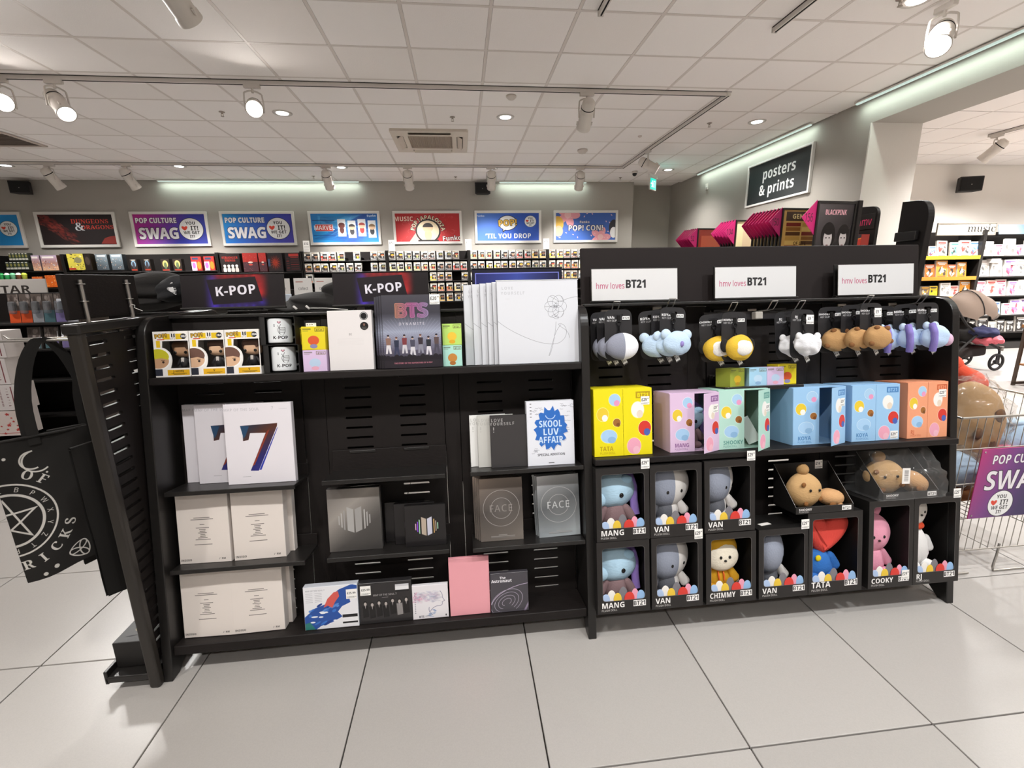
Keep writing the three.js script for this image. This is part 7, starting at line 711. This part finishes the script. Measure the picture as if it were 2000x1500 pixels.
const toyOn = (kind, label, x, v, w, sc, rz = 0, ry = 0) => { const p = thing('soft_toy', label, 'soft toy', [0, 0, 0]); TOY[kind](p); p.scale.setScalar(sc); onRack(p, x * KX, v, w + 0.028, rz, ry); return p; };
{ const p = thing('soft_toy', 'pale blue toy just visible inside the lilac pink box', 'soft toy', [0, 0, 0]); TOY.pony(p); p.scale.setScalar(0.8); onRack(p, 0.888, 0.712, -0.085); }
toyOn('biscuit', 'brown biscuit-coloured round toy with a knob in the open tray', 1.362, 0.4505, -0.04, 0.86, -0.06, 0.15); toyOn('pup', 'small tan puppy toy beside the round brown one in the open tray', 1.475, 0.4505, -0.035, 0.9, 0, 0);
toyOn('biscuit', 'brown round toy inside the plastic-bagged tray', 1.74, 0.482, -0.045, 0.86, 0.1, -0.3); toyOn('pup', 'small tan puppy toy inside the plastic-bagged tray', 1.845, 0.482, -0.04, 1.15, -0.3, 0.2);
{ const bag = mat(0xf4f4f4, 0.08, 0, { transmission: 0.96, thickness: 0, ior: 1.3, side: THREE.DoubleSide }); const t = thing('plastic_bag', 'clear crinkled plastic bag around the tray box on the right', 'plastic bag', [0, 0, 0]); const g = new THREE.BoxGeometry(0.3, 0.215, 0.17, 34, 26, 18), p = g.attributes.position; for (let i = 0; i < p.count; i++) { const x = p.getX(i), y = p.getY(i), z = p.getZ(i), u = y / 0.215 + 0.5, k = pn.noise(x * 28, y * 28, z * 28) * 0.009 + pn.noise(x * 70, y * 60, z * 60) * 0.004; p.setXYZ(i, x * (1 - 0.06 * u) + k * 0.8, Math.max(y, -0.1065) + (u > 0.1 ? k * 0.8 : 0), z * (1 - 0.6 * u * u) + k + (u > 0.5 ? -0.03 * u : 0)); } g.computeVertexNormals(); part('film', g, bag, t, [0, 0.109, -0.06]); part('twist', wobble(ball(0.035, 0.008, 0.03, 0, 0, 0, 24), 0.01, 60, 3), bag, t, [0.1, 0.212, -0.06]); part('barcode_label', pbox(0.034, 0.062, 0.0008, 0.0002), [CARD, pm(tx(64, 118, (q, W, H) => { F(q, '#ece8e4', 0, 0, W, H); for (let i = 0; i < 16; i++) F(q, '#3a3634', 16, 16 + i * 5.4, 34, rr(1, 3.4)); }), 0.5)], t, [-0.05, 0.07, 0.034], [0, 0, -0.05]); onRack(t, 1.758, 0.4765, 0.038); }

// ---------- wire bin of soft toys at the right ----------
{ const t = thing('wire_bin', 'chrome wire dump bin on legs at the right end of the racks', 'wire basket', [2.42, 0, -1.88]); const W = 0.35, D = 0.26, m = WIRE, y0 = 0.125, y1 = 0.76; const rod = (a, b, r) => { const A = new THREE.Vector3(...a), B = new THREE.Vector3(...b), g = new THREE.CylinderGeometry(r, r, A.distanceTo(B), 8); g.applyQuaternion(new THREE.Quaternion().setFromUnitVectors(new THREE.Vector3(0, 1, 0), B.clone().sub(A).normalize())); const c = A.clone().add(B).multiplyScalar(0.5); g.translate(c.x, c.y, c.z); return g; };
  for (const y of [y0, 0.287, 0.455, 0.618, y1]) { const r = y === y1 ? 0.005 : 0.0036; part('hoop', merge([rod([-W, y, D], [W, y, D], r), rod([-W, y, -D], [W, y, -D], r), rod([-W, y, -D], [-W, y, D], r), rod([W, y, -D], [W, y, D], r)]), m, t); }
  for (let i = 0; i <= 18; i++) for (const s of [-1, 1]) part('upright_wire', rod([-W + i * 2 * W / 18, y0, s * D], [-W + i * 2 * W / 18, y1, s * D], 0.0016), m, t);
  for (let i = 1; i < 14; i++) for (const s of [-1, 1]) part('upright_wire', rod([s * W, y0, -D + i * 2 * D / 14], [s * W, y1, -D + i * 2 * D / 14], 0.0016), m, t);
  for (let i = 0; i <= 18; i++) part('floor_wire', rod([-W + i * 2 * W / 18, 0.287, -D], [-W + i * 2 * W / 18, 0.287, D], 0.0016), m, t);
  for (const s of [-1, 1]) { part('leg', tube([[s * W, y0 + 0.1, D * 0.9], [s * (W - 0.02), 0.07, D * 0.95], [s * (W - 0.03), 0.006, D], [s * (W - 0.2), 0.006, D]], 0.005, 24, 8), m, t); part('leg', tube([[s * W, y0 + 0.1, -D * 0.9], [s * (W - 0.02), 0.07, -D * 0.95], [s * (W - 0.03), 0.006, -D], [s * (W - 0.2), 0.006, -D]], 0.005, 24, 8), m, t); }
  part('leg', tube([[0.02, y0, D * 0.9], [0.0, 0.07, D * 0.95], [-0.02, 0.006, D], [0.3, 0.006, D]], 0.005, 24, 8), m, t); }
{ const t = thing('bin_sign', 'magenta and purple pop culture sign wired to the front of the wire bin', 'sign', [2.4, 0.3, -1.595]); const g = pbox(0.46, 0.325, 0.004, 0.001).clone(), p = g.attributes.position; for (let i = 0; i < p.count; i++) p.setX(i, p.getX(i) + 0.0 * p.getY(i)); part('panel', g, [mat(0xb0346a, 0.4), pm(tx(512, 362, (q, w, h) => { F(q, grad(q, 0, 0, w, h * 0.5, '#b8327a', '#7a3a86', '#3a2a5e', '#2a2350'), 0, 0, w, h); T(q, 'POP CULTURE', w * 0.46, h * 0.16, 62, '#f2eef2', { sx: 0.84, stroke: '#2b1630', lw: 5 }); T(q, 'SWAG', w * 0.44, h * 0.46, 136, '#f2eef2', { sx: 0.92, stroke: '#2b1630', lw: 8 }); badge(q, w * 0.32, h * 0.8, h * 0.185); }), 0.3)], t); for (const [x, y] of [[-0.215, 0.31], [0.215, 0.31], [-0.215, 0.015], [0.215, 0.015]]) part('rivet', ball(0.004, 0.004, 0.002, x, y, 0.001, 10), CHROME, t); }
{ const lump = (name, label, c, x, y, z, rx, ry, rz, seed) => { const t = thing('soft_toy', label, 'soft toy', [x, y, z]); part('body', wobble(ball(rx, ry, rz, 0, 0, 0, 40), 0.018, 9, seed), plush(c), t); return t; };
  const a = lump('', 'large tan spotted toy in a clear bag standing up in the wire bin', 0xa9855a, 2.38, 0.62, -1.84, 0.15, 0.23, 0.12, 1); for (const [x, y, s] of [[0.02, 0.1, 1], [0.0, -0.04, 1.2], [-0.07, 0.02, 0.8]]) part('spot', ball(0.026 * s, 0.034 * s, 0.012, x, y, 0.11, 18), plush(0x6b4c34), a);
  { const b = lump('', 'orange red soft toy poking up behind the tan one in the wire bin', 0xe0543a, 2.5, 0.84, -2.0, 0.14, 0.06, 0.08, 2); b.rotation.z = -0.5; part('lobe', ball(0.07, 0.05, 0.06, -0.12, 0.02, 0, 24), plush(0xe0543a), b); }
  const y = lump('', 'yellow and white soft toy with a black ear behind the bin rim', 0xdfc42e, 2.58, 0.7, -2.02, 0.06, 0.075, 0.06, 3); part('face_patch', ball(0.04, 0.05, 0.02, -0.01, 0.02, 0.05, 20), plush(0xeae6e0), y); part('ear', ball(0.02, 0.06, 0.03, 0.03, 0.06, 0.02, 18), plush(0x1c1a1a), y);
  const bl = lump('', 'pale blue soft toy with a rounded ear at the right of the wire bin', 0xa9c2d8, 2.63, 0.56, -1.82, 0.12, 0.1, 0.1, 4); part('ear', ball(0.07, 0.02, 0.03, -0.02, 0.1, 0.02, 20), plush(0xb4cce0), bl); part('eye', ball(0.007, 0.008, 0.005, -0.03, 0.03, 0.098, 12), mat(0x151212, 0.2), bl);
  lump('', 'pink soft toy just above the bin sign', 0xe28aa4, 2.55, 0.5, -1.76, 0.09, 0.06, 0.07, 5); lump('', 'pale blue toy wrapped in plastic low in the wire bin', 0xa8c0d4, 2.24, 0.47, -1.78, 0.13, 0.09, 0.12, 6); lump('', 'brown toy at the bottom of the wire bin', 0x8a5a30, 2.26, 0.35, -1.8, 0.14, 0.06, 0.12, 7); lump('', 'dark tan toy at the bottom middle of the wire bin', 0x9a7048, 2.5, 0.37, -1.85, 0.16, 0.08, 0.14, 8); 
  const bag = mat(0xf6f6f6, 0.1, 0, { transmission: 0.96, thickness: 0, ior: 1.3, side: THREE.DoubleSide }); one('plastic_bag', 'clear crinkled bag over the large tan toy in the wire bin', 'plastic bag', wobble(wobble(ball(0.17, 0.25, 0.14, 0, 0, 0, 72), 0.03, 22, 11), 0.008, 70, 4), bag, [2.38, 0.63, -1.84]); one('plastic_bag', 'clear bag over the low pale blue toy in the wire bin', 'plastic bag', wobble(wobble(ball(0.15, 0.105, 0.135, 0, 0, 0, 60), 0.02, 26, 13), 0.006, 70, 7), bag, [2.24, 0.475, -1.78]); }

renderer.render(scene, camera);
